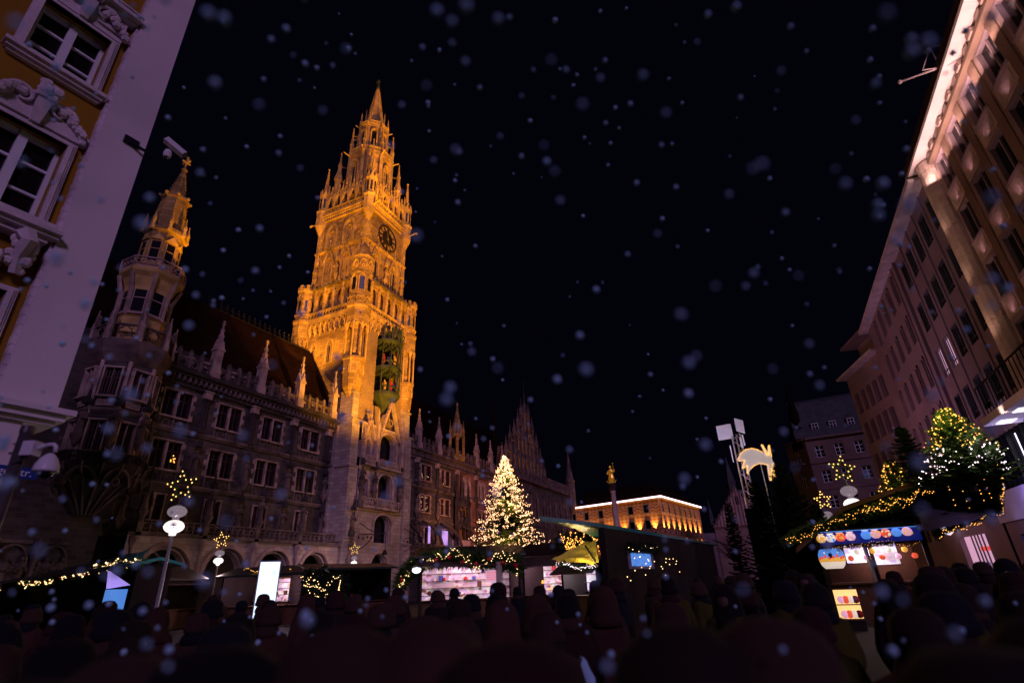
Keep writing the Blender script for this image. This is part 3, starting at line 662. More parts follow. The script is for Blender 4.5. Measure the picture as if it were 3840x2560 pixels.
# corbel frieze and gallery of the lower shaft
def corbels(f, u0, u1, z, n, o=.0):
    m = f.mb(); w = (u1-u0)/n
    for k in range(n):
        a = u0+w*k; strip_mb(m, arch_pts(a+.08, a+w-.08, z+.5, z+1.25, 4), .14, o, o+.5); m.box(a-.1, a+.1, o, o+.45, z-.1, z+.6); m.lathe(a, o+.15, [(.02, z-.7), (.16, z-.1)], 5)
    m.pieces('corbel_arch', 'tower_trim', tw)
    m = f.mb(); m.box(u0, u1, o, o+.5, z+1.35, z+1.8); m.build('corbel_ledge', 'tower_trim', tw)
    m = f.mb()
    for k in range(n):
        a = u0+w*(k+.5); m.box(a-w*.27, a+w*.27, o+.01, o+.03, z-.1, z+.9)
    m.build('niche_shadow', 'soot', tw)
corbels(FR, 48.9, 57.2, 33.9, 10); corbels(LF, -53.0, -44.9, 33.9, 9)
def gallery(f, u0, u1, n, o):
    m = f.mb(); m.box(u0, u1, o-.25, o+.12, 35.7, 35.95); m.box(u0, u1, o-.15, o+.12, 36.75, 36.95); w = (u1-u0)/n
    q = (u1-u0)/(n*3)
    for k in range(n*3): ring_mb(m, u0+q*(k+.5), o-.05, 36.35, .36, .09, 8, .12)
    m.build('gallery_parapet', 'tower_trim', tw)
    for k in range(n+1):
        x = u0+w*k; m = f.mb(); m.box(x-.2, x+.2, o-.45, o+.05, 36.9, 39.6); m.box(x-.28, x+.28, o-.5, o+.12, 39.3, 39.6); m.box(x-.12, x+.12, o, o+.16, 38.2, 40.6); m.build('gallery_pillar', 'tower_trim', tw)
    m = f.mb()
    for k in range(n): strip_mb(m, arch_pts(u0+w*k+.15, u0+w*(k+1)-.15, 39.1, 40.0, 4), .2, o-.4, o)
    m.box(u0, u1, o-.45, o+.05, 40.0, 40.5); m.pieces('gallery_arch', 'tower_stone', tw)
    m = f.mb(); m.prism_u([(o+.35, 40.5), (o+.35, 40.75), (o-1.3, 41.5), (o-1.3, 40.5)], u0-.2, u1+.2)
    k = u0
    while k < u1: m.box(k-.09, k+.09, o+.0, o+.5, 40.6, 41.0); k += .8
    m.build('gallery_roof', 'trim_dirty', tw)
gallery(FR, 48.9, 57.2, 5, .45); gallery(LF, -53.2, -44.9, 5, .45)
def turret(x, y, r, prof, mt='tower_stone', name='corner_turret'):
    m = MB(); m.lathe(x, -y, [(r*a, z) for a, z in prof], 8, PI/8); return m.build(name, mt, tw)
for i, (x, y, r) in enumerate(((-43.75, 47.45, 1.55), (-43.75, 58.2, 1.3), (-53.6, 47.5, 1.4))):
    z0 = 22.3 if i < 2 else 30
    pr = [(.1, z0), (.55, z0+1.5), (.75, z0+2), (.8, z0+2.3)] if i < 2 else [(.3, 27.5), (.85, 31), (1, 32)]
    if i < 2:
        turret(x, y, r, pr+[(.95, 27.8), (1.05, 28.0), (1.05, 28.3), (.5, 28.4), (.5, 33.0), (1.0, 33.2), (1.0, 35.3), (1.1, 35.5), (1.1, 35.9), (.95, 36)])
        for k in range(8):
            a = PI/8+k*PI/4; q = MB(); q.lathe(x+r*.9*math.cos(a), -(y+r*.9*math.sin(a)), [(.2, 28.2), (.13, 28.5), (.13, 32.2), (.22, 32.5), (.22, 33.2)], 6); q.build('turret_column', 'tower_trim', tw)
            f = octf(x, y, r*1.0, k); q = f.mb(); strip_mb(q, arch_pts(-r*.33, r*.33, 32.2, 33.1, 3), .12, -.15, .05); q.build('turret_arch', 'tower_trim', tw)
            f = octf(x, y, r*.86, k); q = f.mb(); strip_mb(q, [(-r*.25, 26.2)]+arch_pts(-r*.25, r*.25, 26.9, 27.5, 3)+[(r*.25, 26.2)], .1, -.05, .1); q.build('turret_arch', 'tower_trim', tw)
    else: turret(x, y, r, pr+[(1.0, 35.3), (1.1, 35.5), (1.1, 35.9), (.95, 36)])
    if i == 0:
        turret(x, y, r, [(.95, 35.9), (.95, 40.6), (1.0, 40.8), (.9, 41), (.85, 43.2), (.95, 43.5), (.5, 45.2), (.05, 46.4)])
        for k in range(8):
            f = octf(x, y, r*.95, k); q = f.mb(); q.box(-.3, .3, -.02, .03, 38.0, 39.9); q.build('turret_opening', 'plastic_black', tw)
            q = f.mb(); q.box(-.5, .5, .12, .2, 36.0, 36.15); q.box(-.5, .5, .12, .22, 36.8, 36.95); ring_mb(q, 0, .1, 36.5, .26, .07, 8, .1); strip_mb(q, [(-.4, 37.8), (-.4, 40), (0, 40.5), (.4, 40), (.4, 37.8)], .1, -.02, .1)
            strip_mb(q, arch_pts(-.45, .45, 41.9, 42.8, 3), .1, -.12, .05); ring_mb(q, 0, -.1, 41.8, .25, .07, 7, .1); q.pieces('turret_tracery', 'tower_trim', tw)
    else:
        turret(x, y, r, [(.92, 35.9), (.92, 40.2), (1.05, 40.6), (1.05, 40.9)])
        for k in range(8):
            f = octf(x, y, r*1.0, k); q = f.mb(); q.box(-.22, .22, -.3, .1, 40.9, 41.5); q.build('merlon', 'tower_stone', tw)
            f = octf(x, y, r*.92, k); q = f.mb(); q.box(-.16, .16, -.02, .03, 37.3, 39.0); q.build('turret_opening', 'plastic_black', tw)
            q = f.mb(); q.box(-.42, .42, 0, .16, 36.7, 36.85); strip_mb(q, arch_pts(-.3, .3, 39.5, 40.1, 3), .1, 0, .12); q.pieces('turret_tracery', 'tower_trim', tw)

# upper shaft
UF = Face((-44.3, 0, 0), PI/2); UL = Face((0, 48.1, 0), 0)
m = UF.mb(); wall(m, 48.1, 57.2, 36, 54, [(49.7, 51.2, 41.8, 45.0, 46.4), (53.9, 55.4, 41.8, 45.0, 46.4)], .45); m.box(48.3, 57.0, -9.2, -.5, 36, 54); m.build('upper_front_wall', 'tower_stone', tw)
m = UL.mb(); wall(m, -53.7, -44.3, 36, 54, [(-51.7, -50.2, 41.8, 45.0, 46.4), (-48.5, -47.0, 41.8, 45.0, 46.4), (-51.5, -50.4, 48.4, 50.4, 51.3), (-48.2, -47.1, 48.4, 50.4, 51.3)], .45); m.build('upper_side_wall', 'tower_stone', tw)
lw = lancet(1.5, 4.6, 3.2, 'tower_trim', th=.18); lw2 = lancet(1.1, 2.9, 2.0, 'tower_trim', th=.14)
for u in (50.45, 54.65): UF.place(lw, tw, u, 0, 41.8)
for u in (-50.95, -47.75): UL.place(lw, tw, u, 0, 41.8)
for u in (-50.95, -47.65):
    UL.place(lw2, tw, u, 0, 48.4); q = UL.mb(); strip_mb(q, [(u-.95, 48.2)]+arch_pts(u-.95, u+.95, 50.7, 52.4, 5)+[(u+.95, 48.2)], .42, 0, .16); q.build('window_surround', 'tower_trim', tw)
for f, a, b in ((UF, 48.1, 57.2), (UL, -53.7, -44.3)):
    q = f.mb(); q.box(a-.1, b+.1, 0, .3, 47.6, 47.85); q.box(a-.1, b+.1, 0, .15, 47.45, 47.6); q.pieces('string_course', 'tower_trim', tw)
    q = f.mb(); q.box(a-.2, b+.2, 0, .25, 53.4, 53.7); q.box(a-.2, b+.2, 0, .55, 54.3, 54.6); q.pieces('cornice', 'tower_trim', tw)
    q = f.mb(); x = a
    while x < b: q.ball(x, .3, 54.0, .2, 5, 3); x += .42
    q.build('leaf_frieze', 'tower_trim', tw, stuff=True)
    for k in range(16):                                # quoins that stand proud at the corners
        for s, e in ((1, a), (-1, b)):
            ln = .95 if k % 2 else .6; x0 = e if s > 0 else e-ln
            q = f.mb(); q.box(x0-(.06 if s > 0 else 0), x0+ln+(.06 if s < 0 else 0), 0, .10, 36.9+k*1.02, 37.88+k*1.02); q.build('quoin', 'tower_trim', tw)
    for u in (a+.75, (a+b)/2, b-.75):
        q = f.mb(); statue_mb(q, u, .35, 43.0, 1.9, int(u*7) % 9); q.lathe(u, .3, [(.05, 41.9), (.3, 42.7), (.36, 43)], 6); q.build('statue', 'tower_trim', tw)
        q = f.mb(); canopy_mb(q, u, .3, 45.4, 3.4, .42); q.build('statue_canopy', 'tower_trim', tw)
    for u in ((50.45, 54.65) if f is UF else (-50.95, -47.75)):
        q = f.mb(); strip_mb(q, [(u-1.05, 45.2), (u, 48.3), (u+1.05, 45.2)], .2, .05, .3)
        for t in range(1, 6):
            for s in (-1, 1): q.ball(u+s*1.05*(1-t/6)+s*.1, .2, 45.2+3.1*t/6, .12, 4, 3)
        q.box(u-.06, u+.06, .1, .25, 48.2, 49.3); q.ball(u, .18, 49.3, .18, 5, 3); q.build('window_gable', 'tower_trim', tw)
# clock
ck = Face((-44.3, 52.65, 50.4), PI/2)
q = ck.mb(); n = 40; ring_mb(q, 0, .05, 0, 2.1, .10, n, .2); ring_mb(q, 0, .05, 0, 1.16, .09, n, .16); cf = q.build('clock_ring', 'clock_blue', tw)
q = ck.mb(); q.face(*[(2.0*math.cos(2*PI*k/32), .03, 2.0*math.sin(2*PI*k/32)) for k in range(32)]); q.build('clock_dial', 'tower_trim', tw)
q = ck.mb(); q.face(*[(1.12*math.cos(2*PI*k/32), .1, 1.12*math.sin(2*PI*k/32)) for k in range(32)]); q.build('clock_face', 'clock_blue', tw)
NUM = ['XII', 'I', 'II', 'III', 'IIII', 'V', 'VI', 'VII', 'VIII', 'IX', 'X', 'XI']
for k in range(12):                                    # clock numerals, radially set as on the dial
    q = ck.mb(); a = k*PI/6; ca, sa = math.cos(a), math.sin(a)
    def seg(x0, y0, x1, y1, w=.055):
        l = math.hypot(x1-x0, y1-y0); nx, ny = -(y1-y0)/l*w/2, (x1-x0)/l*w/2
        P = [(x0+nx, y0+ny), (x1+nx, y1+ny), (x1-nx, y1-ny), (x0-nx, y0-ny)]
        P = [(x*ca+(1.55+y)*sa, -x*sa+(1.55+y)*ca) for x, y in P]
        q.loft([[(x, .08, z) for x, z in P], [(x, .14, z) for x, z in P]])
    glyph = NUM[k]; wid = {'I': .14, 'V': .26, 'X': .26}; tot = sum(wid[c] for c in glyph); x = -tot/2
    for c in glyph:
        w = wid[c]
        if c == 'I': seg(x+w/2, -.26, x+w/2, .26)
        elif c == 'V': seg(x+.04, .26, x+w/2, -.26); seg(x+w-.04, .26, x+w/2, -.26, .045)
        else: seg(x+.03, .26, x+w-.03, -.26); seg(x+w-.03, .26, x+.03, -.26, .045)
        x += w
    q.build('clock_numeral', 'clock_blue', tw)
for nm, ang, ln, w in (('hour_hand', R(162), 1.0, .17), ('minute_hand', R(-10), 1.6, .11)):
    q = ck.mb(); dx, dz = math.sin(ang), math.cos(ang); q.loft([[(-.2*dx-dz*w, .2, -.2*dz+dx*w), (ln*dx, .2, ln*dz), (-.2*dx+dz*w, .2, -.2*dz-dx*w)], [(-.2*dx-dz*w, .25, -.2*dz+dx*w), (ln*dx, .25, ln*dz), (-.2*dx+dz*w, .25, -.2*dz-dx*w)]])
    q.build(nm, 'gold', tw)
q = ck.mb(); q.ball(0, .22, 0, .2, 8, 4); q.build('clock_hub', 'gold', tw)
# top gallery of the shaft
def top_gallery(f, a, b):
    n = 5; w = (b-a)/n
    q = f.mb(); q.box(a, b, .1, .4, 54.6, 54.75); q.box(a, b, .15, .42, 55.5, 55.65)
    for k in range(n*2): ring_mb(q, a+(k+.5)*w/2, .2, 55.12, w*.2, .08, 8, .12); ring_mb(q, a+(k+.5)*w/2, .2, 55.12, w*.1, .05, 6, .1)
    q.build('gallery_parapet', 'tower_trim', tw)
    for k in range(n+1):
        x = a+w*k; q = f.mb(); q.box(x-.16, x+.16, .05, .4, 55.6, 57.3); pinnacle_mb(q, x, .22, 57.2, 60.6+.4*(k % 2), .3); q.build('pinnacle', 'tower_trim', tw)
    for k in range(n):
        x = a+w*(k+.5); q = f.mb(); strip_mb(q, arch_pts(x-w/2+.2, x+w/2-.2, 56.8, 58.0, 4), .2, .1, .35); strip_mb(q, [(x-w/2+.1, 57.2), (x, 59.3), (x+w/2-.1, 57.2)], .18, .12, .34); q.lathe(x, .22, [(.08, 59.2), (.18, 59.6), (.02, 60.2)], 4); q.build('gallery_gable', 'tower_trim', tw)
top_gallery(UF, 49.2, 56.1); top_gallery(UL, -52.6, -45.4)
UB = Face((0, 57.2, 0), PI); UK = Face((-53.7, 0, 0), -PI/2); top_gallery(UB, 45.4, 52.6); top_gallery(UK, -56.1, -49.2)
for i, (x, y) in enumerate(((-44.35, 48.2), (-44.35, 57.1), (-53.6, 48.2), (-53.6, 57.1))):
    turret(x, y, 1.0, [(.1, 50.8), (.5, 51.8), (.85, 52.6), (.95, 52.8), (.95, 55.2), (1.08, 55.4), (1.08, 55.6), (.8, 55.7), (.8, 58.5), (.95, 58.7), (.4, 59.2)], 'tower_trim', 'corner_turret')
    for k in range(8):
        f = octf(x, y, .8, k); q = f.mb(); q.box(-.15, .15, -.01, .03, 56.2, 58.0); q.build('turret_opening', 'plastic_black', tw)
        q = f.mb(); q.prism_o([(-.36, 58.5), (.36, 58.5), (0, 59.9)], -.05, .1); q.build('turret_gablet', 'tower_trim', tw)
    q = MB(); pinnacle_mb(q, x, -y, 58.6, 64.8, .62, 60.0); q.build('pinnacle', 'tower_trim', tw)
    sx = 1 if x > -49 else -1; sy = 1 if y > 52.65 else -1
    q = MB(); q.tube([(x+sx*.7, -(y), 53.6), (x+sx*1.9, -(y+sy*.2), 53.8), (x+sx*2.2, -(y+sy*.2), 53.6)], .16, 5, .1); q.ball(x+sx*2.1, -(y+sy*.2), 53.75, .2, 5, 3); q.build('gargoyle', 'tower_trim', tw)
# octagon stages and spire
TC = (-49, 52.65)
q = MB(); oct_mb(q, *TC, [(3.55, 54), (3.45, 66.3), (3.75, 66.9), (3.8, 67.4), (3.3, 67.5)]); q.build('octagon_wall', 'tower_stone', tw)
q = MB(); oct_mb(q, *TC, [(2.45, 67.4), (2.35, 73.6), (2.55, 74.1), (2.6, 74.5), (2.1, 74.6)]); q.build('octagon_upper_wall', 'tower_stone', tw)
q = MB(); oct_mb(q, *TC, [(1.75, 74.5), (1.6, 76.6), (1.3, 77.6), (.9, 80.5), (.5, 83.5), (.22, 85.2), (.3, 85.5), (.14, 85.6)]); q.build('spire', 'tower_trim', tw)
q = MB(); q.ball(TC[0], -TC[1], 86.0, .38, 8, 5); statue_mb(q, TC[0], -TC[1], 86.3, 1.9, 3); q.build('spire_figure', 'copper_green', tw)
lo = lancet(1.45, 7.0, 5.4, 'tower_trim', th=.25); lo2 = lancet(1.0, 3.9, 3.0, 'tower_trim', th=.2, lights=1, tracery=False)
for k in range(8):
    f = octf(*TC, 3.5, k); f.place(lo, tw, 0, .32, 58.6); f2 = octf(*TC, 2.42, k); f2.place(lo2, tw, 0, .3, 69.3)
    q = f.mb(); q.box(-1.4, 1.4, .15, .3, 67.4, 67.55); q.box(-1.4, 1.4, .15, .32, 68.2, 68.35)
    for t in range(5): ring_mb(q, -1.1+.55*t, .16, 67.9, .25, .07, 7, .1)
    q.build('octagon_parapet', 'tower_trim', tw)
    q = f2.mb(); q.box(-.95, .95, .1, .25, 74.5, 74.62); q.box(-.95, .95, .1, .26, 75.1, 75.22)
    for t in range(4): ring_mb(q, -.68+.45*t, .12, 74.87, .2, .06, 6, .1)
    q.build('octagon_parapet', 'tower_trim', tw)
    a = PI/8+k*PI/4; ca, sa = math.cos(a), math.sin(a)
    q = MB(); q.box(*[0]*0) if 0 else None; x, y = TC[0]+3.6*ca, TC[1]+3.6*sa; q.lathe(x, -y, [(.42, 55), (.36, 66.8)], 4, a); pinnacle_mb(q, x, -y, 66.8, 73.4, .42, 69.6); q.build('pinnacle', 'tower_trim', tw)
    q = MB(); x, y = TC[0]+2.45*ca, TC[1]+2.45*sa; q.lathe(x, -y, [(.28, 67.5), (.22, 74.3)], 4, a); pinnacle_mb(q, x, -y, 74.2, 77.7, .3, 75.6); q.build('pinnacle', 'tower_trim', tw)
    q = MB(); q.tube([(TC[0]+3.6*ca, -(TC[1]+3.6*sa), 70.6), (TC[0]+2.5*ca, -(TC[1]+2.5*sa), 71.6)], .12, 4); q.tube([(TC[0]+3.7*ca, -(TC[1]+3.7*sa), 66.9), (TC[0]+4.9*ca, -(TC[1]+4.9*sa), 67.2)], .17, 5, .09)
    q.tube([(TC[0]+2.5*ca, -(TC[1]+2.5*sa), 74.0), (TC[0]+3.4*ca, -(TC[1]+3.4*sa), 74.2)], .13, 5, .07); q.build('gargoyle', 'tower_trim', tw)
    q = MB()
    for t in range(22):
        z = 75.2+t*.46; r = (1.75, 1.6, 1.3)[0] if z < 76 else 1.5-(z-76.6)*.142; q.ball(TC[0]+(r+.06)*ca, -(TC[1]+(r+.06)*sa), z, .11, 4, 2)
    q.build('crocket', 'tower_trim', tw, stuff=True)
    f = octf(*TC, 1.7, k); q = f.mb(); q.box(-.2, .2, .0, .04, 75.2, 76.4); q.build('spire_opening', 'plastic_black', tw)
    q = MB(); pinnacle_mb(q, TC[0]+1.7*ca, -(TC[1]+1.7*sa), 74.6, 79.2, .24, 76.6); q.build('pinnacle', 'tower_trim', tw)
# tall tabernacles standing before the octagon diagonals, flyers
for sx, sy in ((1, -1), (1, 1), (-1, -1), (-1, 1)):
    x, y = TC[0]+sx*2.9, TC[1]+sy*2.9
    q = MB(); q.lathe(x+sx*.5, -(y+sy*.5), [(.5, 55), (.5, 62.3), (.75, 62.6), (.35, 64.5), (.2, 65.2)], 6); pinnacle_mb(q, x+sx*.5, -(y+sy*.5), 63.5, 68.7, .4); q.build('tabernacle', 'tower_trim', tw)

# floodlights of the tower (lit in the photograph)
AMB = (1, .39, .008)
lamp('SPOT', (-14, 38, 4.5), 150000, AMB, aim=(-47.5, 52.5, 52), size=.6, angle=60, blend=.35)
lamp('SPOT', (-44, 24, 25), 56000, AMB, aim=(-49.5, 50, 57), size=.6, angle=46, blend=.5)
lamp('SPOT', (-47.3, 41, 28.4), 4200, AMB, aim=(-49.6, 47.6, 35), size=.3, angle=105, blend=.6)
lamp('SPOT', (-36, 80, 20), 40000, AMB, aim=(-46, 54, 52), size=.6, angle=50, blend=.5)
lamp('SPOT', (-22, 45, 30), 90000, AMB, aim=(-49, 52.6, 74), size=.6, angle=26, blend=.6)
lamp('SPOT', (-38, 26, 22.5), 8000, AMB, aim=(-44.3, 22.3, 37.5), size=.3, angle=40, blend=.9)

# ------------------------------------------------------------------ town hall, right wing (two stone bays, then brick bays)
rw = thing('town_hall', 'gothic town hall wing right of the clock tower, turning from grey stone to red brick', 'town hall', (-45, 75, 0))
RB = [66.1, 71.5]; RBR = [78.2, 83.6, 89.0]; RP = [63.5, 68.95, 74.9, 81.2, 86.6, 91.6]
m = TH.mb(); ops = []
for c in [60.9]+RB: ops += [(c-1.25, c+1.25, 15.9, 18.2), (c-1.25, c+1.25, 11.45, 13.8), (c-.75, c+.75, 7.2, 9.4)]
wall(m, 58.2, 74.9, 0, 20.3, ops, .3); m.build('wall', 'dark_stone', rw)
m = TH.mb(); ops = []
for c in RBR: ops += [(c-1.3, c-.1, 15.1, 17.2, 18.2), (c+.1, c+1.3, 15.1, 17.2, 18.2), (c-1.3, c+1.3, 10.2, 12.9)]
wall(m, 74.9, 91.6, 0, 20.3, ops, .3); m.build('wall', 'red_brick', rw, label='warm red brick wall')
m = TH.mb(); m.box(58.2, 91.6, -9, -.55, 0, 21.3); m.build('core', 'soot', rw)
for c in [60.9]+RB: TH.place(SP_PAIR3, rw, c, 0, 15.9); TH.place(SP_PAIR2, rw, c, 0, 11.45); TH.place(SP_PAIR1, rw, c, 0, 7.2)
lb = lancet(1.2, 3.1, 2.1, 'trim', lights=1, th=.18)
for c in RBR:
    TH.place(lb, rw, c-.7, 0, 15.1); TH.place(lb, rw, c+.7, 0, 15.1); TH.place(window_pair(2.5, 2.6, teeth=False, apron=0) if c == 78.2 else wbr, rw, c, 0, 10.2)
    if c == 78.2: wbr = window_pair(2.5, 2.6, teeth=False, apron=0)
    m = TH.mb(); m.box(c-1.6, c+1.6, 0, .25, 14.3, 14.9); m.box(c-1.5, c+1.5, 0, .15, 13.1, 13.4); m.build('window_panel', 'trim', rw)
ledges(rw, 58.2, 91.6, 'trim_dirty')
for i, p in enumerate(RP):
    TH.place(('pier_column', SP_PIER[1], SP_PIER[2]), rw, p, 0, 15.25); TH.place(SP_STAT[i % 4], rw, p, .45, 11.1); TH.place(SP_STAT[(i+1) % 4], rw, p, .5, 7.0)
    if i != 2: TH.place(SP_PIN, rw, p, .35, 20.2)
for a, b in zip([58.6]+RP, RP):
    for k in range(4): TH.place(SP_PAR, rw, a+.35+(b-a-.7)*(k+.5)/4, .35, 20.3)
m = TH.mb(); m.prism_u([(-1.0, 22.0), (-6.2, 31.3), (-11, 22.0)], 58.0, 104); m.build('roof', 'roof', rw)
crest(rw, -51.2, 60, 100, 31.3)
m = TH.mb()                                            # tabernacle on the parapet
for s in (-1, 1):
    for t in (-.7, .7): m.box(74.9+s*1.0-.16, 74.9+s*1.0+.16, t+.1-.16, t+.1+.16, 20.3, 24.6); pinnacle_mb(m, 74.9+s*1.0, t+.1, 23.8, 27.2, .28)
m.box(73.7, 76.1, -.8, 1.0, 20.3, 21.3)
for s in (-.8, .9): strip_mb(m, [(73.9, 23.6), (74.9, 26.4), (75.9, 23.6)], .2, s, s+.15)
m.lathe(74.9, .1, [(1.0, 24.4), (.75, 26.2), (.5, 27.3), (.1, 29.8), (.25, 30.0), (.02, 30.6)], 8); m.build('tabernacle', 'tower_stone', rw)
q = AR.mb(); wall(q, 58.9, 91.6, 0, 5.75, [(a, a+4.0, 0, 2.7, 5.0) for a in (59.6, 65, 70.4, 76, 81.6, 87)], .9); q.box(58.9, 91.6, -2.6, .3, 5.75, 5.95); q.build('arcade_wall', 'trim_dirty', rw)
q = AR.mb(); q.box(58.9, 91.6, -4.6, -4.5, 0, 5.7); q.build('arcade_back_wall', 'soot', rw)
for k in range(6): AR.place(SP_BAL, rw, 61.6+5.5*k, .15, 5.95)
q = AR.mb(); q.box(66.0, 66.5, -1.7, -1.65, 7.2, 9.6); q.box(70.4, 72.0, -2.2, -2.15, 6.8, 9.2); q.build('lit_window', 'glow_violet', rw)
for k, u in enumerate((60.9, 66.1, 71.5, 77.2)):
    q = AR.mb(); q.tube([(u-2.4, -1.2, 10.0), (u-1, -.6, 9.4), (u+.6, -.2, 8.2), (u+1.6, -.1, 6.4)], .2, 4); q.build('flying_buttress', 'soot', rw)
q = TH.mb()
for k in range(9): q.ball(28.35+random.uniform(-.3, .3), -.14, 12.15+random.uniform(0, .35)+(.5 if k == 0 else 0), .05, 5, 3)
q.build('chandelier', 'bulb_amber', hall, stuff=True)
# fairy lights behind the windows nearest the tower
q = TH.mb(); 
for k in range(46):
    c = random.choice((66.1, 66.1, 71.0)); zz = random.choice((11.6, 11.6, 16.0)); s = random.choice((-.7, .6))
    q.ball(c+s+random.uniform(-.35, .35), -.14, zz+random.uniform(0, 2.0 if zz < 12 else .9), .035, 4, 2)
q.build('window_lights', 'bulb', rw, stuff=True)
# equestrian figure in a niche
q = TH.mb(); u = 75.4
q.box(u-1.7, u+1.7, .1, 1.4, 6.9, 8.0); q.build('niche_plinth', 'marble', rw)
q = TH.mb(); q.tube([(u-1.1, .8, 10.1), (u-.4, .8, 10.25), (u+.4, .8, 10.2), (u+.9, .8, 10.3)], .5, 8, .42); q.tube([(u+.8, .8, 10.4), (u+1.3, .8, 11.2), (u+1.45, .8, 11.5)], .3, 6, .18); q.tube([(u+1.3, .8, 11.5), (u+1.75, .8, 11.1)], .2, 6, .11)
for x, kx in ((-1.0, .1), (-.75, -.1), (.65, .25), (.9, -.1)): q.tube([(u+x, .8+kx, 10.0), (u+x-.15, .8+kx, 9.1), (u+x+.05, .8+kx, 8.0)], .17, 5, .09)
q.tube([(u-1.3, .8, 10.2), (u-1.65, .8, 9.7), (u-1.6, .8, 8.9)], .13, 5, .03); q.build('horse', 'soot', rw)
q = TH.mb(); statue_mb(q, u-.1, .8, 10.4, 2.0, 2); q.build('rider', 'soot', rw)
for s in (-1, 1):
    q = TH.mb(); pinnacle_mb(q, u+s*1.9, 1.0, 6.9, 16.6, .4, 13.6); q.build('niche_pinnacle', 'soot', rw)
q = TH.mb(); canopy_mb(q, u, .8, 13.0, 5.2, 1.1); strip_mb(q, arch_pts(u-1.7, u+1.7, 12.2, 14.2, 5), .25, .9, 1.3); q.build('niche_canopy', 'soot', rw)

# gabled far wing
gw = thing('gabled_town_hall_wing', 'dim gothic wing with tall stepped gable and two dark fleches behind the lit fir', 'town hall', (-45, 105, 0))
GX = -45.0
q = TH.mb(); ops = [(93+k*3.6, 95.2+k*3.6, 12.5, 17.6, 19.6) for k in range(11)]
wall(q, 91.6, 132, 0, 21.6, ops, .5); q.build('wall', 'dark_stone', gw)
q = TH.mb(); q.box(91.6, 131.9, -9, -.6, 0, 21); q.build('core', 'soot', gw)
gl = lancet(2.2, 7.1, 5.1, 'trim_dirty', th=.3)
for k in range(11): TH.place(gl, gw, 94.1+k*3.6, 0, 12.5)
q = TH.mb(); q.box(91.6, 132, 0, .6, 21.0, 21.6); q.build('cornice', 'trim_dirty', gw)
steps = [(92.3, 25.5), (94.3, 27.5), (96.4, 30.2), (98.6, 32.0), (100.7, 34.6), (102.6, 37.6), (104.6, 38.6), (106.6, 37.6), (108.5, 34.6), (110.6, 31.5), (112.6, 28.4), (114.4, 25.6)]
for i, (u, zt) in enumerate(steps[:-1]):
    u2 = steps[i+1][0]; zb = min(zt, steps[i+1][1])-1.6
    q = TH.mb(); q.box(u, u2, -.7, -.05, 21.6, zb); q.build('gable_wall', 'dark_stone', gw)
    q = TH.mb(); 
    for z in range(22, int(zb)-2, 5): strip_mb(q, [(u+.4, z)]+arch_pts(u+.4, u2-.4, z+2.6, z+3.8, 3)+[(u2-.4, z)], .16, -.05, .15)
    q.box(u, u2, -.1, .25, zb-.3, zb); q.build('gable_tracery', 'tower_stone', gw)
    q = TH.mb(); q.box(u, u2, .0, .02, 21.7, 22.0)
for u, zt in steps:
    q = TH.mb(); q.box(u-.3, u+.3, -.5, .35, 21.6, zt-3.5); pinnacle_mb(q, u, -.05, zt-4, zt+1.6, .55, zt-1); q.build('pinnacle', 'trim_dirty', gw)
q = TH.mb(); statue_mb(q, 104.5, 0, 39.5, 2.0, 1); q.tube([(104.5, 0, 41), (104.5, 0, 44)], .05, 4); q.build('gable_figure', 'copper_green', gw)
q = TH.mb(); ring_mb(q, 106, .1, 30.6, 1.0, .3, 10, .3); q.build('coat_of_arms', 'tower_trim', gw)
for k in range(28):
    TH.place(SP_PAR, gw, 92.2+k*1.42, .35, 21.6)
for u, zt, w in ((94.9, 38.4, 1.0), (114.9, 36.8, 1.0)):
    q = TH.mb(); q.lathe(u, -3, [(w*1.1, 20), (w*1.1, 25), (w*1.15, 25.2), (.85, 26), (.16, zt-1.4), (.3, zt-1.2), (.06, zt-1), (.05, zt+1.6)], 8); q.build('fleche', 'roof', gw)
    for s in (-1.3, 1.3):
        q = TH.mb(); q.prism_o([(u+s-.7, 21.5), (u+s+.7, 21.5), (u+s+.7, 24), (u+s, 26.8), (u+s-.7, 24)], -1.6, -.8); q.build('dormer', 'trim_dirty', gw)
q = TH.mb(); q.lathe(131.6, .1, [(.3, 17), (1.2, 19), (1.2, 24.6), (1.4, 24.8), (1.4, 25.1), (1.0, 25.2), (.12, 31.8), (.05, 33)], 8); q.build('corner_turret', 'trim_dirty', gw)
q = TH.mb()
for k in range(12): q.box(116+k*1.3, 116.7+k*1.3, -.1, .3, 22.0, 23.4)
q.build('battlement', 'red_brick', gw, stuff=True)

# ------------------------------------------------------------------ old yellow-and-white house at the left
LBa = R(6.4); KL = 1.9
LO = Vector((-8.5*KL, 0, 0)); LBF = Face(LO, PI/2-LBa)
lbh = thing('yellow_townhouse', 'ochre townhouse with white stucco window frames and broad plain white corner strip', 'house', (-16, 5, 0))
def lz(z): return (z-1.7)*KL+1.7
def ls(s): return s*KL
SR = ls(3.4)
q = LBF.mb(); wz = [(8.92, 10.0), (6.42, 7.78)]
ops = [(ls(1.66), ls(2.53), lz(a), lz(b)) for a, b in ((8.92, 10.02), (6.42, 7.75), (11.9, 12.9))]+[(ls(1.66), ls(2.53), lz(3.95), lz(5.35)), (ls(.1), ls(.97), lz(6.42), lz(7.75)), (ls(.1), ls(.97), lz(8.92), lz(10.02))]
wall(q, ls(-2.5), ls(2.79), 0, lz(15.5), ops, .5); q.build('wall', 'yellow_wall', lbh)
q = LBF.mb(); q.box(ls(-2.5), ls(3.3), -6, -.55, 0, lz(15.4)); q.build('core', 'glass_black', lbh)
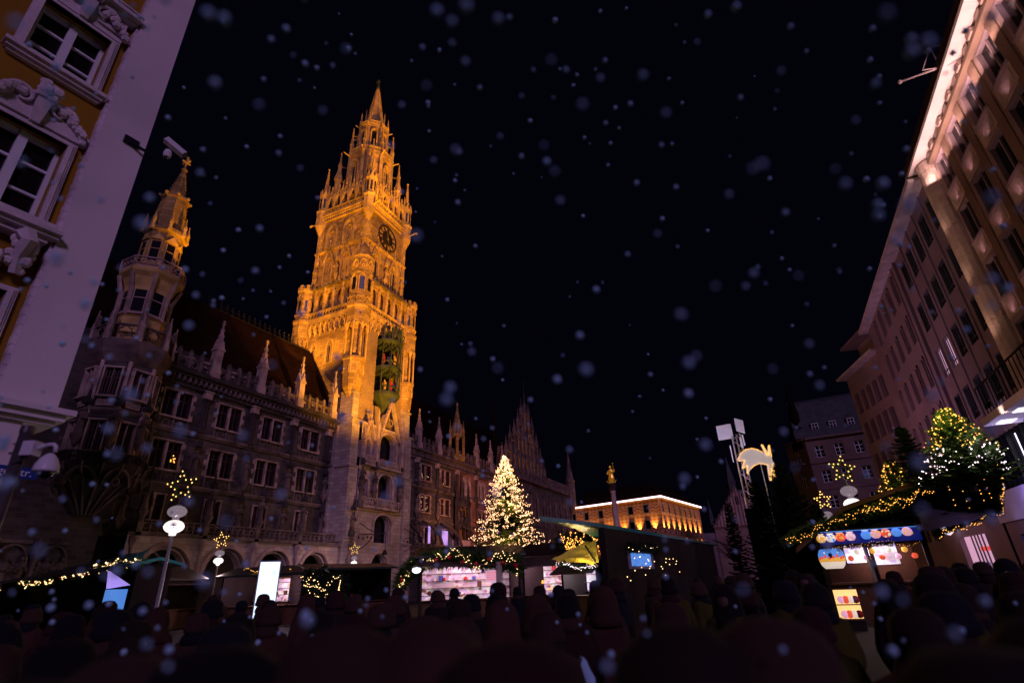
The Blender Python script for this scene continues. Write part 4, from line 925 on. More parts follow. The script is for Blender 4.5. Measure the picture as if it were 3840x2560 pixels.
q = LBF.mb(); q.box(ls(2.79), SR, -6, .32, lz(3.92), lz(15.5)); q.build('corner_strip', 'white_plaster', lbh)
q = LBF.mb(); q.box(ls(2.75), SR-.5, -6, .22, 0, lz(3.72)); q.build('lower_strip', 'white_plaster', lbh)
q = LBF.mb()
z = lz(3.95)
i = 0
while z < lz(15.4):
    q = LBF.mb(); d = .012*((i*7) % 3)/2; q.box(ls(2.75)-d, ls(2.79), 0, .24, z+.006, z+.252); q.build('quoin', 'white_trim', lbh); z += .26; i += 1
    if i > 82: break
for (za, zb, oo, s1) in ((3.72, 3.77, .35, SR+.05), (3.77, 3.85, .48, SR+.18), (3.85, 3.92, .62, SR+.32)):
    q = LBF.mb(); q.box(ls(-2.5), s1, -1, oo, lz(za), lz(zb)); q.build('cornice', 'white_plaster', lbh)
def lwin(sc, z0, z1, hood, orn, w2=.435, sill=True):
    a, b = ls(sc-w2), ls(sc+w2); c = (a+b)/2; zz0, zz1 = lz(z0), lz(z1)
    q = LBF.mb()
    for s in (-1, 1):
        e = a if s < 0 else b
        for t, (w, o) in enumerate(((.21, .10), (.16, .14), (.11, .18), (.05, .08))): q.box(min(e, e+s*w), max(e, e+s*w), -.05, o, zz0-.05, zz1+.02+w*.6)
    for t, (w, o) in enumerate(((.21, .10), (.16, .14), (.11, .18), (.05, .08))): q.box(a-w, b+w, -.05, o+.002, zz1, zz1+w*.8)
    q.build('window_surround', 'white_trim', lbh)
    q = LBF.mb(); q.box(a-.36, b+.36, 0, .34, zz0-.16, zz0-.04); q.box(a-.30, b+.30, 0, .24, zz0-.26, zz0-.16); q.box(a-.24, b+.24, 0, .14, zz0-.34, zz0-.26); q.build('sill', 'white_trim', lbh)
    q = LBF.mb(); q.box(a, a+.11, -.35, -.22, zz0, zz1); q.box(b-.11, b, -.35, -.22, zz0, zz1); q.box(c-.10, c+.10, -.35, -.17, zz0, zz1); q.box(a, b, -.35, -.2, zz1-.13, zz1); q.box(a, b, -.35, -.2, zz0, zz0+.1)
    win = q.build('window', 'white_paint', lbh)
    for s in (0, 1):
        x0, x1 = (a+.11, c-.1) if s == 0 else (c+.1, b-.11)
        q = LBF.mb(); q.box(x0, x1, -.40, -.39, zz0+.1, zz1-.13); q.build('pane', 'glass_black', win)
        for k in (1, 2):
            zz = zz0+(zz1-zz0)*k/3; q = LBF.mb(); q.box(x0, x1, -.36, -.28, zz-.035, zz+.035); q.build('glazing_bar', 'white_paint', win)
            q = LBF.mb(); q.box(x0, x1, -.48, -.45, zz-.16, zz-.11); q.build('glazing_bar', 'white_trim', win)
    if hood == 'flat':
        q = LBF.mb(); q.box(a-.21, b+.21, 0, .12, zz1+.2, zz1+1.1); q.box(a-.38, b+.38, 0, .3, zz1+1.1, zz1+1.2); q.box(a-.43, b+.43, 0, .48, zz1+1.2, zz1+1.36); q.box(a-.46, b+.46, 0, .52, zz1+1.36, zz1+1.42); q.box(b-.5, b+.2, .12, .2, zz1+.4, zz1+.46); q.box(b+.14, b+.2, .12, .2, zz1+.4, zz1+.95); q.build('window_hood', 'white_trim', lbh)
    if orn:
        zc = zz1+.12
        q = LBF.mb(); q.loft([[(c-.10, .1, zc), (c+.10, .1, zc), (c+.10, .26, zc), (c-.10, .26, zc)], [(c-.16, .1, zc+.7), (c+.16, .1, zc+.7), (c+.16, .42, zc+.7), (c-.16, .42, zc+.7)]]); q.build('keystone', 'white_trim', lbh)
        for s in (-1, 1):
            q = LBF.mb()
            P = []
            for k in range(20):
                t = k/19; an = t*5.2; r = .34*(1-t*.75); P.append((c+s*(.42+.12*math.sin(an)*0+r*math.cos(an)), .3-.1*t, zc+.62+r*math.sin(an)))
            q.tube(P, .075, 8, .035); q.build('scroll', 'white_trim', lbh)
            q = LBF.mb(); rr = random.Random(int(z0*10)+s)
            for k in range(13):
                t = k/12; x = c+s*(.45+t*.62); zz = zc+.72-.6*t*t+.06*math.sin(9*t); q.ball(x, .24+rr.uniform(-.05, .07), zz+rr.uniform(-.06, .08), rr.uniform(.08, .15), 6, 4)
            q.build('garland', 'white_trim', lbh)
            if hood != 'flat':
                q = LBF.mb(); P = [(c+s*(1.1*t), .2, zc+.9-.75*t*t) for t in [k/8 for k in range(9)]]; q.tube(P, .09, 6, .07); q.build('pediment_moulding', 'white_trim', lbh)
                q = LBF.mb(); q.prism_o([(c, zc+.1), (c+s*1.2, zc+.1), (c+s*1.2, zc+.4), (c+s*.6, zc+.75), (c, zc+.85)], 0, .16); q.build('pediment', 'white_trim', lbh)
        q = LBF.mb(); rr = random.Random(int(z1*9))
        for k in range(16): q.ball(c+rr.uniform(-.3, .3), .34+rr.uniform(0, .15), zc+.75+rr.uniform(0, .5), rr.uniform(.07, .16), 6, 4)
        q.build('shell_ornament', 'white_trim', lbh)
for sc in (2.1, .53):
    lwin(sc, 8.92, 10.02, 'flat', True); lwin(sc, 6.42, 7.75, 'ped', True)
lwin(2.1, 11.9, 12.9, 'flat', False)
lwin(2.1, 3.95, 5.3, 'none', False)
q = LBF.mb(); q.box(ls(1.4), ls(2.78), 0, .5, lz(6.15), lz(6.2)); q.box(ls(1.4), ls(2.8), 0, .62, lz(6.2), lz(6.26)); q.box(ls(1.5), ls(2.7), 0, .35, lz(6.08), lz(6.15)); q.build('balcony_slab', 'white_trim', lbh)
q = LBF.mb(); rr = random.Random(4)
for k in range(40): q.ball(ls(2.1)+rr.uniform(-1.1, 1.1), .2+rr.uniform(0, .15), lz(5.75)+rr.uniform(-.35, .5), rr.uniform(.08, .2), 6, 4)
q.build('relief_ornament', 'white_trim', lbh, stuff=True)
q = LBF.mb(); P = [(ls(2.45), .5, lz(6.07)), (ls(2.5), .6, lz(5.95)), (ls(2.48), .35, lz(5.75)), (ls(2.52), .2, lz(5.55))]; q.tube(P, .22, 6, .12); q.build('console_bracket', 'white_trim', lbh)
# stone base with joints
for k in range(5):
    for r_ in range(3):
        z0 = .3+k*.78; q = LBF.mb(); q.box(ls(2.4)+r_*.95+(k % 2)*.3, min(ls(2.4)+r_*.95+.93+(k % 2)*.3, SR-.38), -.2, .34, z0, z0+.765)
        if ls(2.4)+r_*.95+(k % 2)*.3 < SR-.5: q.build('stone_block', 'white_trim', lbh)
# street sign, fixed to the corner
sg = thing('street_sign', 'blue enamel street sign with white letters partly hidden by a grey pole', 'street sign', LBF.w(ls(3.05), .4, lz(3.11)))
q = LBF.mb(); q.box(ls(2.45), ls(3.41), .36, .40, lz(3.045), lz(3.175)); q.build('plate', 'sign_blue', sg)
def text(body, size, mt, parent, loc, rot, name='lettering', ext=.004, align='CENTER'):
    cu = bpy.data.curves.new(name, 'FONT'); cu.body = body; cu.size = size; cu.extrude = ext; cu.align_x = align; cu.align_y = 'CENTER'
    o = bpy.data.objects.new(name, cu); COL.objects.link(o); dg = bpy.context.evaluated_depsgraph_get(); me = bpy.data.meshes.new_from_object(o.evaluated_get(dg)); bpy.data.objects.remove(o)
    me.materials.clear(); me.materials.append(MT[mt]); ob = link(name, me, parent, Vector(loc)-worldpos(parent)); ob.rotation_euler = rot; return ob
text('ngerstr.', .235, 'sign_white', sg, LBF.w(ls(3.36), .405, lz(3.11)), (PI/2, 0, LBF.rot), align='RIGHT')
# CCTV camera on a bracket
e = LBF.w(SR, .1, lz(8.4))
cc = thing('cctv_camera', 'white box security camera on dark arm fixed to the white corner strip', 'security camera', e)
q = LBF.mb(); zc = lz(8.4)-.22; q.box(SR-.6, SR-.2, .33, .40, zc-.05, zc+.2); q.tube([(SR-.4, .38, zc+.0), (SR-.1, .5, zc-.08), (SR+.42, .6, zc-.12), (SR+.5, .6, zc+.1)], .045, 6); q.build('arm', 'plastic_black', cc)
q = LBF.mb(); q.lathe(SR+.5, .6, [(.09, zc+.06), (.12, zc+.18), (.09, zc+.32)], 10); q.build('swivel', 'plastic_white', cc)
q = LBF.mb(); a0 = Vector((SR+.34, .6, zc+.66)); b0 = Vector((SR+.86, .85, zc+.3)); q.tube([a0, b0], .13, 4); q.build('housing', 'plastic_white', cc)
q = LBF.mb(); q.tube([b0, b0+(b0-a0).normalized()*.03], .10, 6); q.build('lens', 'plastic_black', cc)
# dome camera on a near pole
PB = atr(18, 1935, 6.4); PTp = atr(108, 1600, 6.4)
pl = thing('camera_pole', 'grey steel pole in the lower left corner carrying a dome camera', 'pole', (PTp.x, PTp.y, 0))
q = MB(); q.lathe(PTp.x, -PTp.y, [(.048, 0), (.048, PTp.z-.06)], 14); q.build('tube', 'pole_grey', pl, smooth=True)
q = MB(); q.lathe(PTp.x, -PTp.y, [(.054, PTp.z-.06), (.054, PTp.z), (.04, PTp.z+.008)], 14); q.build('cap', 'pole_grey', pl)
dm = thing('dome_camera', 'white dome surveillance camera hanging from a curved arm on the grey pole', 'security camera', (PTp.x+.2, PTp.y+.15, PTp.z-.5))
dv = _rt; KC = .58; fx = lambda s, o, z: (PTp.x+(dv.x*s-_fh.x*o)*KC, -(PTp.y+(dv.y*s-_fh.y*o)*KC), PTp.z+z*KC)
q = MB(); c0 = [fx(s, o, z) for z in (-.47, -.25) for s, o in ((.09, -.08), (.27, -.08), (.27, .1), (.09, .1))]; q.loft([c0[:4], c0[4:]]); q.build('junction_box', 'plastic_white', dm)
q = MB(); q.tube([fx(-.1, .05, -.28), fx(.09, .05, -.28)], .008, 5); q.tube([fx(-.11, .05, -.42), fx(.09, .05, -.42)], .012, 5); q.build('clamp', 'steel', dm)
q = MB(); q.tube([fx(.26, 0, -.36), fx(.33, 0, -.33), fx(.42, 0, -.30), fx(.5, 0, -.30), fx(.545, 0, -.34), fx(.555, 0, -.42)], .017, 10); q.build('arm', 'plastic_white', dm, smooth=True)
c = fx(.50, 0, 0); zb = PTp.z
q = MB(); q.lathe(c[0], c[1], [(r_*KC, zb+z_*KC) for r_, z_ in ((.03, -.44), (.06, -.46), (.115, -.53), (.155, -.62), (.165, -.70), (.165, -.72))], 20); q.build('housing', 'plastic_white', dm, smooth=True)
q = MB(); q.lathe(c[0], c[1], [(r_*KC, zb+z_*KC) for r_, z_ in ((.105, -.715), (.10, -.76), (.07, -.80), (.02, -.82))], 18); q.build('glass_dome', 'dome_glass', dm, smooth=True)
q = MB(); q.tube([fx(.15, .02, -.47), fx(.12, .04, -.54), fx(.02, .08, -.6)], .008, 5); q.build('cable', 'plastic_black', dm)

# ------------------------------------------------------------------ buildings on the right
KR = .875; XR = 14.0
RF = Face((XR, 0, 0), -PI/2)                     # u = -y
def ry(y): return -y*KR
def rz(z): return (z-1.7)*KR+1.7
rb = thing('department_store', 'stone-clad store with floodlit facade, glowing soffit and tall brown pilasters at far right', 'store', (XR, 28, 0))
RW1 = [(39.4, 37.4), (36.3, 34.2), (33.15, 31.05), (29.98, 27.85), (26.8, 24.7), (23.6, 21.5), (20.4, 18.3)]
q = RF.mb(); ops = []; ROWS = [(25.2, 27.85), (20.95, 23.57), (16.7, 19.3), (12.4, 15.0)]
for a, b in RW1:
    for z0, z1 in ROWS: ops.append((ry(a), ry(b), rz(z0), rz(z1)))
wall(q, ry(39.75), ry(16), rz(10.2), rz(28.7), ops, .3); q.build('wall', 'limestone', rb)
q = RF.mb(); q.box(ry(39.75), ry(16), -8, -.5, 0, rz(28.6)); q.build('core', 'glass_black', rb)
def rwin(parent, u0, u1, z0, z1, frame='steel', bright=True):
    q = RF.mb(); q.box(u0, u0+.1, -.3, .02, z0, z1); q.box(u1-.1, u1, -.3, .02, z0, z1); q.box(u0, u1, -.3, .03, z1-.1, z1); q.box(u0-.05, u1+.05, -.3, .12, z0-.14, z0); c = (u0+u1)/2; q.box(c-.05, c+.05, -.27, -.12, z0, z1)
    w = q.build('window', frame, parent)
    for x0, x1 in ((u0+.1, c-.05), (c+.05, u1-.1)):
        q = RF.mb(); q.box(x0, x1, -.23, -.22, z0, z1-.1); q.build('pane', 'glass', w)
for a, b in RW1:
    for z0, z1 in ROWS:
        rwin(rb, ry(a)+.005, ry(b)-.005, rz(z0), rz(z1), 'beige_render')
        if z0 > 13:
            q = RF.mb(); q.box(ry(a)-.02, ry(b)+.02, 0, .07, rz(z0-1.45), rz(z0-.2)); q.box(ry(a)+.2, ry(b)-.2, .07, .10, rz(z0-1.3), rz(z0-.4)); q.build('spandrel_panel', 'limestone_rough', rb)
for a in [39.6-3.15*k-2.55 for k in range(8)]:
    q = RF.mb(); q.box(ry(a+.42), ry(a-.42), 0, .06, rz(10.2), rz(28.0)); q.build('pilaster', 'lesene', rb)
q = RF.mb(); q.prism_u([(0, rz(27.95)), (.28, rz(28.0)), (.28, rz(28.25)), (0, rz(28.3))], ry(39.6), ry(16)); q.box(ry(39.6), ry(16), 0, .12, rz(28.3), rz(28.7)); q.build('frieze', 'lesene', rb)
u = ry(39.4); i = 0
while u < ry(16.5):
    q = RF.mb(); q.box(u, u+.55, .1, .26+.1*(i % 2), rz(28.28), rz(28.62)); q.build('frieze_block', 'trim', rb); u += 1.0; i += 1
q = RF.mb(); q.box(ry(41.6), ry(14), -.5, .92, rz(28.75), rz(29.0)); q.build('soffit', 'eave', rb)
q = RF.mb(); q.box(ry(41.7), ry(14), .92, 1.04, rz(28.65), rz(29.3)); q.box(ry(41.7), ry(14), -8, .92, rz(29.0)+.005, rz(29.3)); q.box(ry(41.75), ry(41.6), -.3, .91, rz(28.6), rz(28.98)); q.build('roof_edge', 'dark_eave', rb)
# rounded bright corner column
zz = rz(11.0); i = 0
while zz < rz(28.5):
    h = 2.1; q = RF.mb(); q.lathe(ry(40.55), -.15, [(.78, zz+.015), (.79, zz+.03), (.79, min(zz+h, rz(28.6))-.02), (.78, min(zz+h, rz(28.6)))], 16); q.build('column_drum', 'limestone_rough', rb); zz += h
q = RF.mb(); q.box(ry(41.45), ry(39.7), -.6, -.2, 0, rz(28.6)); q.build('column_backing', 'limestone', rb)
# flag pole bracket at the eave
fp = thing('flag_pole', 'slim bare flag pole slanting out from the facade under the glowing soffit', 'flagpole', RF.w(ry(30.74), .1, rz(28.5)))
a0 = RF.w(ry(30.74), .1, rz(28.59)); tip = aty(3375, 308, a0.y+1.0)
q = MB(); q.tube([(a0.x, -a0.y, a0.z), (tip.x, -tip.y, tip.z)], .07, 6, .04); q.ball(tip.x, -tip.y, tip.z, .12, 6, 4); q.build('pole', 'marble', fp)
mid = a0.lerp(tip, .35); q = MB(); q.tube([(mid.x, -mid.y, mid.z), (mid.x+.05, -mid.y, mid.z+1.6), (mid.x-.7, -mid.y, mid.z+.2), (mid.x, -mid.y, mid.z)], .04, 4); q.tube([(mid.x, -mid.y, mid.z+1.6), (a0.x, -a0.y, a0.z+1.2)], .015, 3); q.build('stay', 'marble', fp)

r2 = thing('office_building', 'plain beige modernist office block with rows of dark windows, one pair lit white', 'office building', (XR, 50, 0))
q = RF.mb(); ops = []; AW = [(53.95, 52.45), (51.4, 49.9), (48.8, 47.3), (46.3, 44.7), (43.6, 42.1)]; AR_ = [(24.7, 27.3), (20.4, 22.95), (16.15, 18.62), (11.9, 14.4)]
for a, b in AW:
    for z0, z1 in AR_: ops.append((ry(a), ry(b), rz(z0), rz(z1)))
wall(q, ry(55.3), ry(41.45), rz(9.9), rz(28.6), ops, .3); q.build('wall', 'beige_render', r2)
q = RF.mb(); ops = []; BW = [(69.2, 67.7), (66.3, 64.8), (63.4, 61.9), (60.6, 59.1), (57.9, 56.5)]; BR_ = [(25.0, 27.85), (20.8, 23.5), (16.4, 19.25), (12.1, 14.95), (8, 10.6)]
for a, b in BW:
    for z0, z1 in BR_: ops.append((ry(a), ry(b), rz(z0), rz(z1)))
wall(q, ry(72.5), ry(55.3), rz(6.4), rz(28.6), ops, .3, .12); q.build('wall', 'beige_render', r2)
q = RF.mb(); q.box(ry(72.5), ry(41.45), -8, -.5, 0, rz(28.5)); q.build('core', 'glass_black', r2)
for i, (a, b) in enumerate(AW):
    for j, (z0, z1) in enumerate(AR_):
        u0, u1, y0, y1 = ry(a), ry(b), rz(z0), rz(z1); q = RF.mb(); q.box(u0, u0+.07, -.3, .0, y0, y1); q.box(u1-.07, u1, -.3, 0, y0, y1); c = u0+(u1-u0)*.3; q.box(c-.035, c+.035, -.25, -.15, y0, y1); q.box(u0, u1, -.25, -.15, y0+.45, y0+.52); q.box(u0, u1, -.3, .01, y1-.07, y1)
        w = q.build('window', 'win_grey', r2); q = RF.mb(); q.box(u0+.07, u1-.07, -.22, -.21, y0, y1-.07); lit = (j == 2 and i in (0, 1))
        q.build('pane', 'glow_pink' if lit else 'glass', w, label='brightly lit pane' if lit else None)
for a, b in BW:
    for z0, z1 in BR_:
        u0, u1, y0, y1 = ry(a), ry(b), rz(z0), rz(z1); q = RF.mb(); q.box(u0, u0+.08, -.2, .16, y0, y1); q.box(u0+.3, u0+.42, -.2, .2, y0, y1+.05); q.box(u1-.42, u1-.3, -.2, .2, y0, y1+.05); q.box(u1-.08, u1, -.2, .16, y0, y1); q.box(u0+.3, u1-.3, -.2, .2, y1-.16, y1+.05)
        w = q.build('window', 'beige_render', r2); q = RF.mb(); q.box(u0, u1, -.15, -.14, y0, y1); q.build('pane', 'glass', w)
for y in (54.9, 56.1, 49.3, 46.8, 44.2, 52.0):
    q = RF.mb(); q.box(ry(y)-.09, ry(y)+.09, 0, .22 if y > 54 else .1, rz(10), rz(28.6)); q.build('pilaster', 'beige_render', r2)
q = RF.mb(); q.box(ry(73), ry(41.7), -8, .95, rz(28.35), rz(28.75)); q.build('roof_slab', 'white_trim', r2)
# set-back far part of the office block with terraces
F3 = Face((XR+.1, 72.5*KR, 0), -PI/2+R(14))
q = F3.mb(); ops = []
for k in range(5):
    for z in (4, 8.2, 12.3, 16.4, 20.4): ops.append((-8.2+k*1.6, -7.2+k*1.6, rz(z), rz(z+2.7)))
wall(q, -9, 0, 0, rz(25.6), ops, .3); q.build('wall', 'beige_render', r2)
q = F3.mb(); q.box(-9, -.01, -6, -.35, 0, rz(25.5)); q.build('core', 'glass_black', r2)
q = F3.mb()
for k in range(5):
    for z in (4, 8.2, 12.3, 16.4, 20.4): q.box(-7.75+k*1.6, -7.65+k*1.6, -.2, .08, rz(z), rz(z+2.7))
q.build('window_post', 'beige_render', r2, stuff=True)
q = F3.mb(); q.box(-9.3, .6, -6, 1.0, rz(25.6), rz(25.9)); q.build('terrace_slab', 'white_trim', r2)
q = F3.mb(); q.box(-6, -1, -5, -1.0, rz(25.9), rz(29.0)); q.box(-6.8, .8, -5, .6, rz(29.0), rz(29.3)); q.build('penthouse', 'beige_render', r2)
# balcony, canopy and shop front
cn = thing('shop_canopy', 'white projecting canopy slab glowing violet over the shop windows', 'canopy', (XR-1, 35, rz(10)))
q = RF.mb(); q.box(ry(44.1), ry(16), -.4, 1.75, rz(9.9), rz(10.35)); q.build('slab', 'white_plaster', cn)
q = RF.mb(); 
for k in range(9): q.box(ry(43.6)+k*2.6, ry(43.6)+k*2.6+.9, .6, 1.3, rz(9.84), rz(9.9)-.002)
q.build('downlight', 'glow_white', cn, stuff=True)
bl = thing('balcony_railing', 'dark thin metal balcony railing above the white canopy', 'railing', (XR-1.5, 36, rz(10.4)))
for k in range(24):
    u = ry(43.8)+k*.5; q = RF.mb(); q.box(u-.02, u+.02, 1.5, 1.54, rz(10.35), rz(12.3)); q.build('baluster', 'iron', bl)
q = RF.mb(); q.box(ry(43.8), ry(43.8)+11.6, 1.48, 1.56, rz(12.3), rz(12.38)); q.build('handrail', 'iron', bl)
sh = thing('storefront', 'ground-floor shop front with glass strips, white light tubes and violet fascia', 'shop front', (XR, 45, 0))
q = RF.mb(); q.box(ry(54), ry(16), -.1, .25, rz(4.4), rz(6.4)); q.build('fascia', 'white_plaster', sh)
q = RF.mb(); q.box(ry(54), ry(16), -.3, -.2, rz(6.4), rz(9.9)); q.build('glazing', 'glass', sh)
for k in range(26):
    u = ry(53.5)+k*.8; q = RF.mb(); q.box(u-.04, u+.04, -.2, .1, rz(6.4), rz(9.9)); q.build('mullion', 'iron', sh)
for y in (51.2, 46.4, 41.0, 36):
    q = RF.mb(); q.box(ry(y)-.35, ry(y)+.35, -.15, -.08, rz(6.7), rz(9.6)); q.build('light_tube', 'glow_white', sh)
q = RF.mb(); wall(q, ry(72), ry(54), 0, rz(6.4), [(ry(66.5), ry(58.5), 0, rz(4.0))], .4, .14); wall(q, ry(54), ry(16), 0, rz(4.4), [(ry(52), ry(47), 0, rz(3.5))], .5); q.build('base_wall', 'beige_render', sh)
q = RF.mb(); q.box(ry(66.4), ry(58.6), -.3, -.2, .9, rz(4.0)); q.build('shop_window', 'glow_pink', sh)
q = RF.mb(); q.box(ry(62.6), ry(60.2), -.19, -.17, 2.55, 2.85); q.build('red_lettering_band', 'glow_red', sh)
for y in (63.9, 62.9, 62, 61, 59.8, 59):
    q = RF.mb(); q.box(ry(y)-.05, ry(y)+.05, -.19, -.1, .9, rz(4)); q.build('mullion', 'win_grey', sh)
ov = thing('oval_sign', 'small white illuminated oval shop sign on dark wall bracket', 'sign', RF.w(ry(66.3), .5, rz(5.0)))
q = RF.mb(); P = [(.42*math.cos(k*PI/8), .62*math.sin(k*PI/8)) for k in range(16)]; q.loft([[(ry(66.3)+.0, .75+a, rz(5)+b) for a, b in P], [(ry(66.3)+.2, .75+a, rz(5)+b) for a, b in P]]); q.build('disc', 'glow_white', ov)
q = RF.mb(); q.box(ry(66.3)+.2, ry(66.3)+.23, .66, .72, rz(4.7), rz(5.3)); q.box(ry(66.3)+.2, ry(66.3)+.23, .72, .95, rz(5.2), rz(5.3)); q.build('emblem', 'clock_blue', ov)
q = RF.mb(); q.box(ry(66.3)+.06, ry(66.3)+.14, 0, .4, rz(5)-.04, rz(5)+.04); q.build('bracket', 'iron', ov)

# ------------------------------------------------------------------ frescoed orange house at the far end
C0 = Vector((-22.33, 128.07, 0)); LE = Vector((-46.33, 134.75, 0)); RE = Vector((-17.22, 157.63, 0))
yh = thing('orange_painted_house', 'orange house with painted patterns, amber uplights and a white light line under its eaves', 'house', (-25, 135, 0))
dL = (LE-C0).normalized(); dR = (RE-C0).normalized()
YL = Face(C0, math.atan2(-dL.y, -dL.x)); YR = Face(C0, math.atan2(dR.y, dR.x))
def ywall(f, sgn, L, cs, w):
    q = f.mb(); ops = [(min(sgn*(c-w/2), sgn*(c+w/2)), max(sgn*(c-w/2), sgn*(c+w/2)), z0, z1) for c in cs for z0, z1 in ((15.3, 17.3), (11.75, 13.75), (8, 10))]
    wall(q, min(0, sgn*L), max(0, sgn*L), 0, 18.2, ops, .35); q.build('wall', 'painted_facade', yh)
    for a, b, c, d in ops:
        q = f.mb(); strip_mb(q, [(a, c), (a, d), (b, d), (b, c), (a, c)], .22, -.1, .08); w_ = q.build('window', 'limestone', yh); q = f.mb(); q.box(a, b, -.33, -.3, c, d); q.build('pane', 'glass', w_)
    q = f.mb(); q.box(min(0, sgn*L), max(0, sgn*L), 0, .7, 18.2, 18.35); q.build('eave', 'limestone', yh)
    q = f.mb(); q.box(min(sgn*-.7, sgn*L), max(sgn*-.7, sgn*L), .45, .72, 18.36, 18.72); q.build('light_line', 'led_strip', yh)
ywall(YL, -1, 26, [3.7, 7.8, 12, 16.1, 20.3, 24.2], 1.5); ywall(YR, 1, 30, [1.5+3.95*k for k in range(7)], 1.15)
q = MB(); P = [C0+Vector((0, 0, 0)), C0+dR*30, C0+dR*30+dL*26, C0+dL*26]; q.loft([[(p.x, -p.y, 18.36) for p in P], [(p.x*.7-.3*30, -(p.y*.7+.3*140), 22.5) for p in P]]); q.build('roof', 'roof', yh)
q = MB(); P = [C0+dR*.5+dL*.5, C0+dR*29.5+dL*.5, C0+dR*29.5+dL*25.5, C0+dR*.5+dL*25.5]; q.loft([[(p.x, -p.y, 0) for p in P], [(p.x, -p.y, 18) for p in P]]); q.build('core', 'glass_black', yh)
UPL = [(YL, -s) for s in (2.0, 5.9, 9.9, 13.9, 18.2, 22.3)]+[(YR, s) for s in (.55, 3.7, 7.5, 11.5, 15.6, 19.6, 23.7, 27.6)]
for f, u in UPL:
    q = f.mb(); q.box(u-.12, u+.12, .05, .3, 10.85, 11.15); q.build('wall_lamp', 'plastic_black', yh)
    for dz in (1, -1):
        l = lamp('SPOT', f.w(u, .42, 11+.25*dz), 2300 if dz > 0 else 1300, (1, .52, .10), aim=f.w(u, .08, 11+5*dz), size=.05, angle=70, blend=.9); 

# ------------------------------------------------------------------ victory column with gilded statue
colx, coly = atr(2305, 1900, 85).x, atr(2305, 1900, 85).y
kz = lambda z: (z-1.7)*85/72+1.7
mc = thing('marian_column', 'pink-grey marble column with dark capital before the orange house', 'column', (colx, coly, 0))
q = MB(); q.box(colx-1.1, colx+1.1, -coly-1.1, -coly+1.1, 0, 3.2); q.build('plinth', 'marble', mc)
q = MB(); q.lathe(colx, -coly, [(.6, 3.2), (.48, 3.6), (.46, 7), (.37, kz(11.9)), (.43, kz(12.0)), (.43, kz(12.15)), (.37, kz(12.2))], 20); q.build('shaft', 'marble', mc, smooth=True)
q = MB(); q.lathe(colx, -coly, [(.38, kz(12.2)), (.45, kz(12.4)), (.42, kz(12.7)), (.6, kz(12.95)), (.66, kz(13.0)), (.66, kz(13.12))], 8)
for k in range(16): a = k*PI/8; q.ball(colx+.5*math.cos(a), -coly+.5*math.sin(a), kz(12.35+.35*(k % 2)), .15, 5, 3)
q.build('capital', 'soot', mc)
gs = thing('gilded_statue', 'small gilded crowned figure with sceptre standing on the marble column', 'statue', (colx, coly, kz(13.12)))
q = MB(); zb = kz(13.12); hh = kz(15.4)-zb
q.lathe(colx, -coly, [(.1, zb), (.42, zb+.1), (.5, zb+.3*hh), (.36, zb+.5*hh), (.42, zb+.68*hh), (.34, zb+.78*hh), (.1, zb+.83*hh)], 9, sq=.8); q.ball(colx, -coly, zb+.88*hh, .17, 8, 5, 1.2)
q.lathe(colx, -coly, [(.17, zb+.93*hh), (.2, zb+1.0*hh), (.05, zb+1.03*hh)], 6)
q.tube([(colx-.4, -coly, zb+.72*hh), (colx-.55, -coly+.1, zb+.55*hh), (colx-.2, -coly+.3, zb+.55*hh)], .12, 6); q.tube([(colx+.4, -coly, zb+.74*hh), (colx+.6, -coly+.1, zb+.65*hh), (colx+.62, -coly+.15, zb+.8*hh)], .12, 6)
q.build('figure', 'gold', gs)
q = MB(); q.tube([(colx+.5, -coly+.15, zb+.65*hh), (colx+.5, -coly+.15, zb+1.12*hh)], .045, 5); q.ball(colx+.5, -coly+.15, zb+1.14*hh, .09, 6, 4); q.build('sceptre', 'gold', gs)
q = MB(); q.tube([(colx-.75, -coly, zb+.5), (colx-.55, -coly+.2, zb+.15), (colx, -coly+.3, zb+.02), (colx+.55, -coly+.2, zb+.15), (colx+.75, -coly, zb+.5)], .06, 5); q.build('crescent', 'gold', gs)

# ------------------------------------------------------------------ old town hall with stepped gable
oh = thing('stepped_gable_hall', 'pale pink hall with tall stepped gable and slender grey spires in the distance', 'hall', (-7.6, 165, 0))
OF = Face((0, 164.6, 0), 0)
q = OF.mb(); wall(q, -14.8, 0.5, 0, 13.3, [(-12.6, -11.8, 8.6, 10.6)], .3); q.box(-14.8, .5, -14, -.4, 0, 13.2); q.build('wall', 'limestone', oh)
q = OF.mb(); q.box(-14.9, .6, 0, .25, 13.3, 13.75); q.build('string_course', 'lesene', oh)
n = 8
for k in range(-n, n+1):
    x = -7.5+k*.9; zt = 24.4-abs(k)*1.18; q = OF.mb(); q.box(x-.45, x+.45, -.6, 0, 13.75, zt-.7); q.build('gable_step', 'marble', oh)
    q = OF.mb(); q.box(x-.13, x+.13, 0, .22, 13.75, zt-.5); q.prism_o([(x-.3, zt-.9), (x+.3, zt-.9), (x+.2, zt-.3), (x, zt), (x-.2, zt-.3)], -.5, .25); q.build('gable_pilaster', 'lesene', oh)
q = OF.mb(); q.box(-7.9, -7.1, .02, .1, 19.2, 21.5); q.build('slit_window', 'glass_black', oh)
for x, z0, z1, r in ((-8.2, 21, 33.0, 1.3), (-15.3, 12, 21.5, .8)):
    q = OF.mb(); q.lathe(x, -1.5, [(r*.9, z0-2), (r*.9, z0+(z1-z0)*.35), (r*1.1, z0+(z1-z0)*.36), (r*.9, z0+(z1-z0)*.42), (.05, z1)], 6); q.build('spire', 'lead', oh)
q = OF.mb(); q.box(-19.5, -14.9, -6, -.2, 0, 12.3); q.build('annex', 'beige_render', oh)
q = OF.mb(); q.box(-17.6, -16.9, -.19, -.1, 8.6, 10.2); q.build('annex_window', 'glass_black', oh)

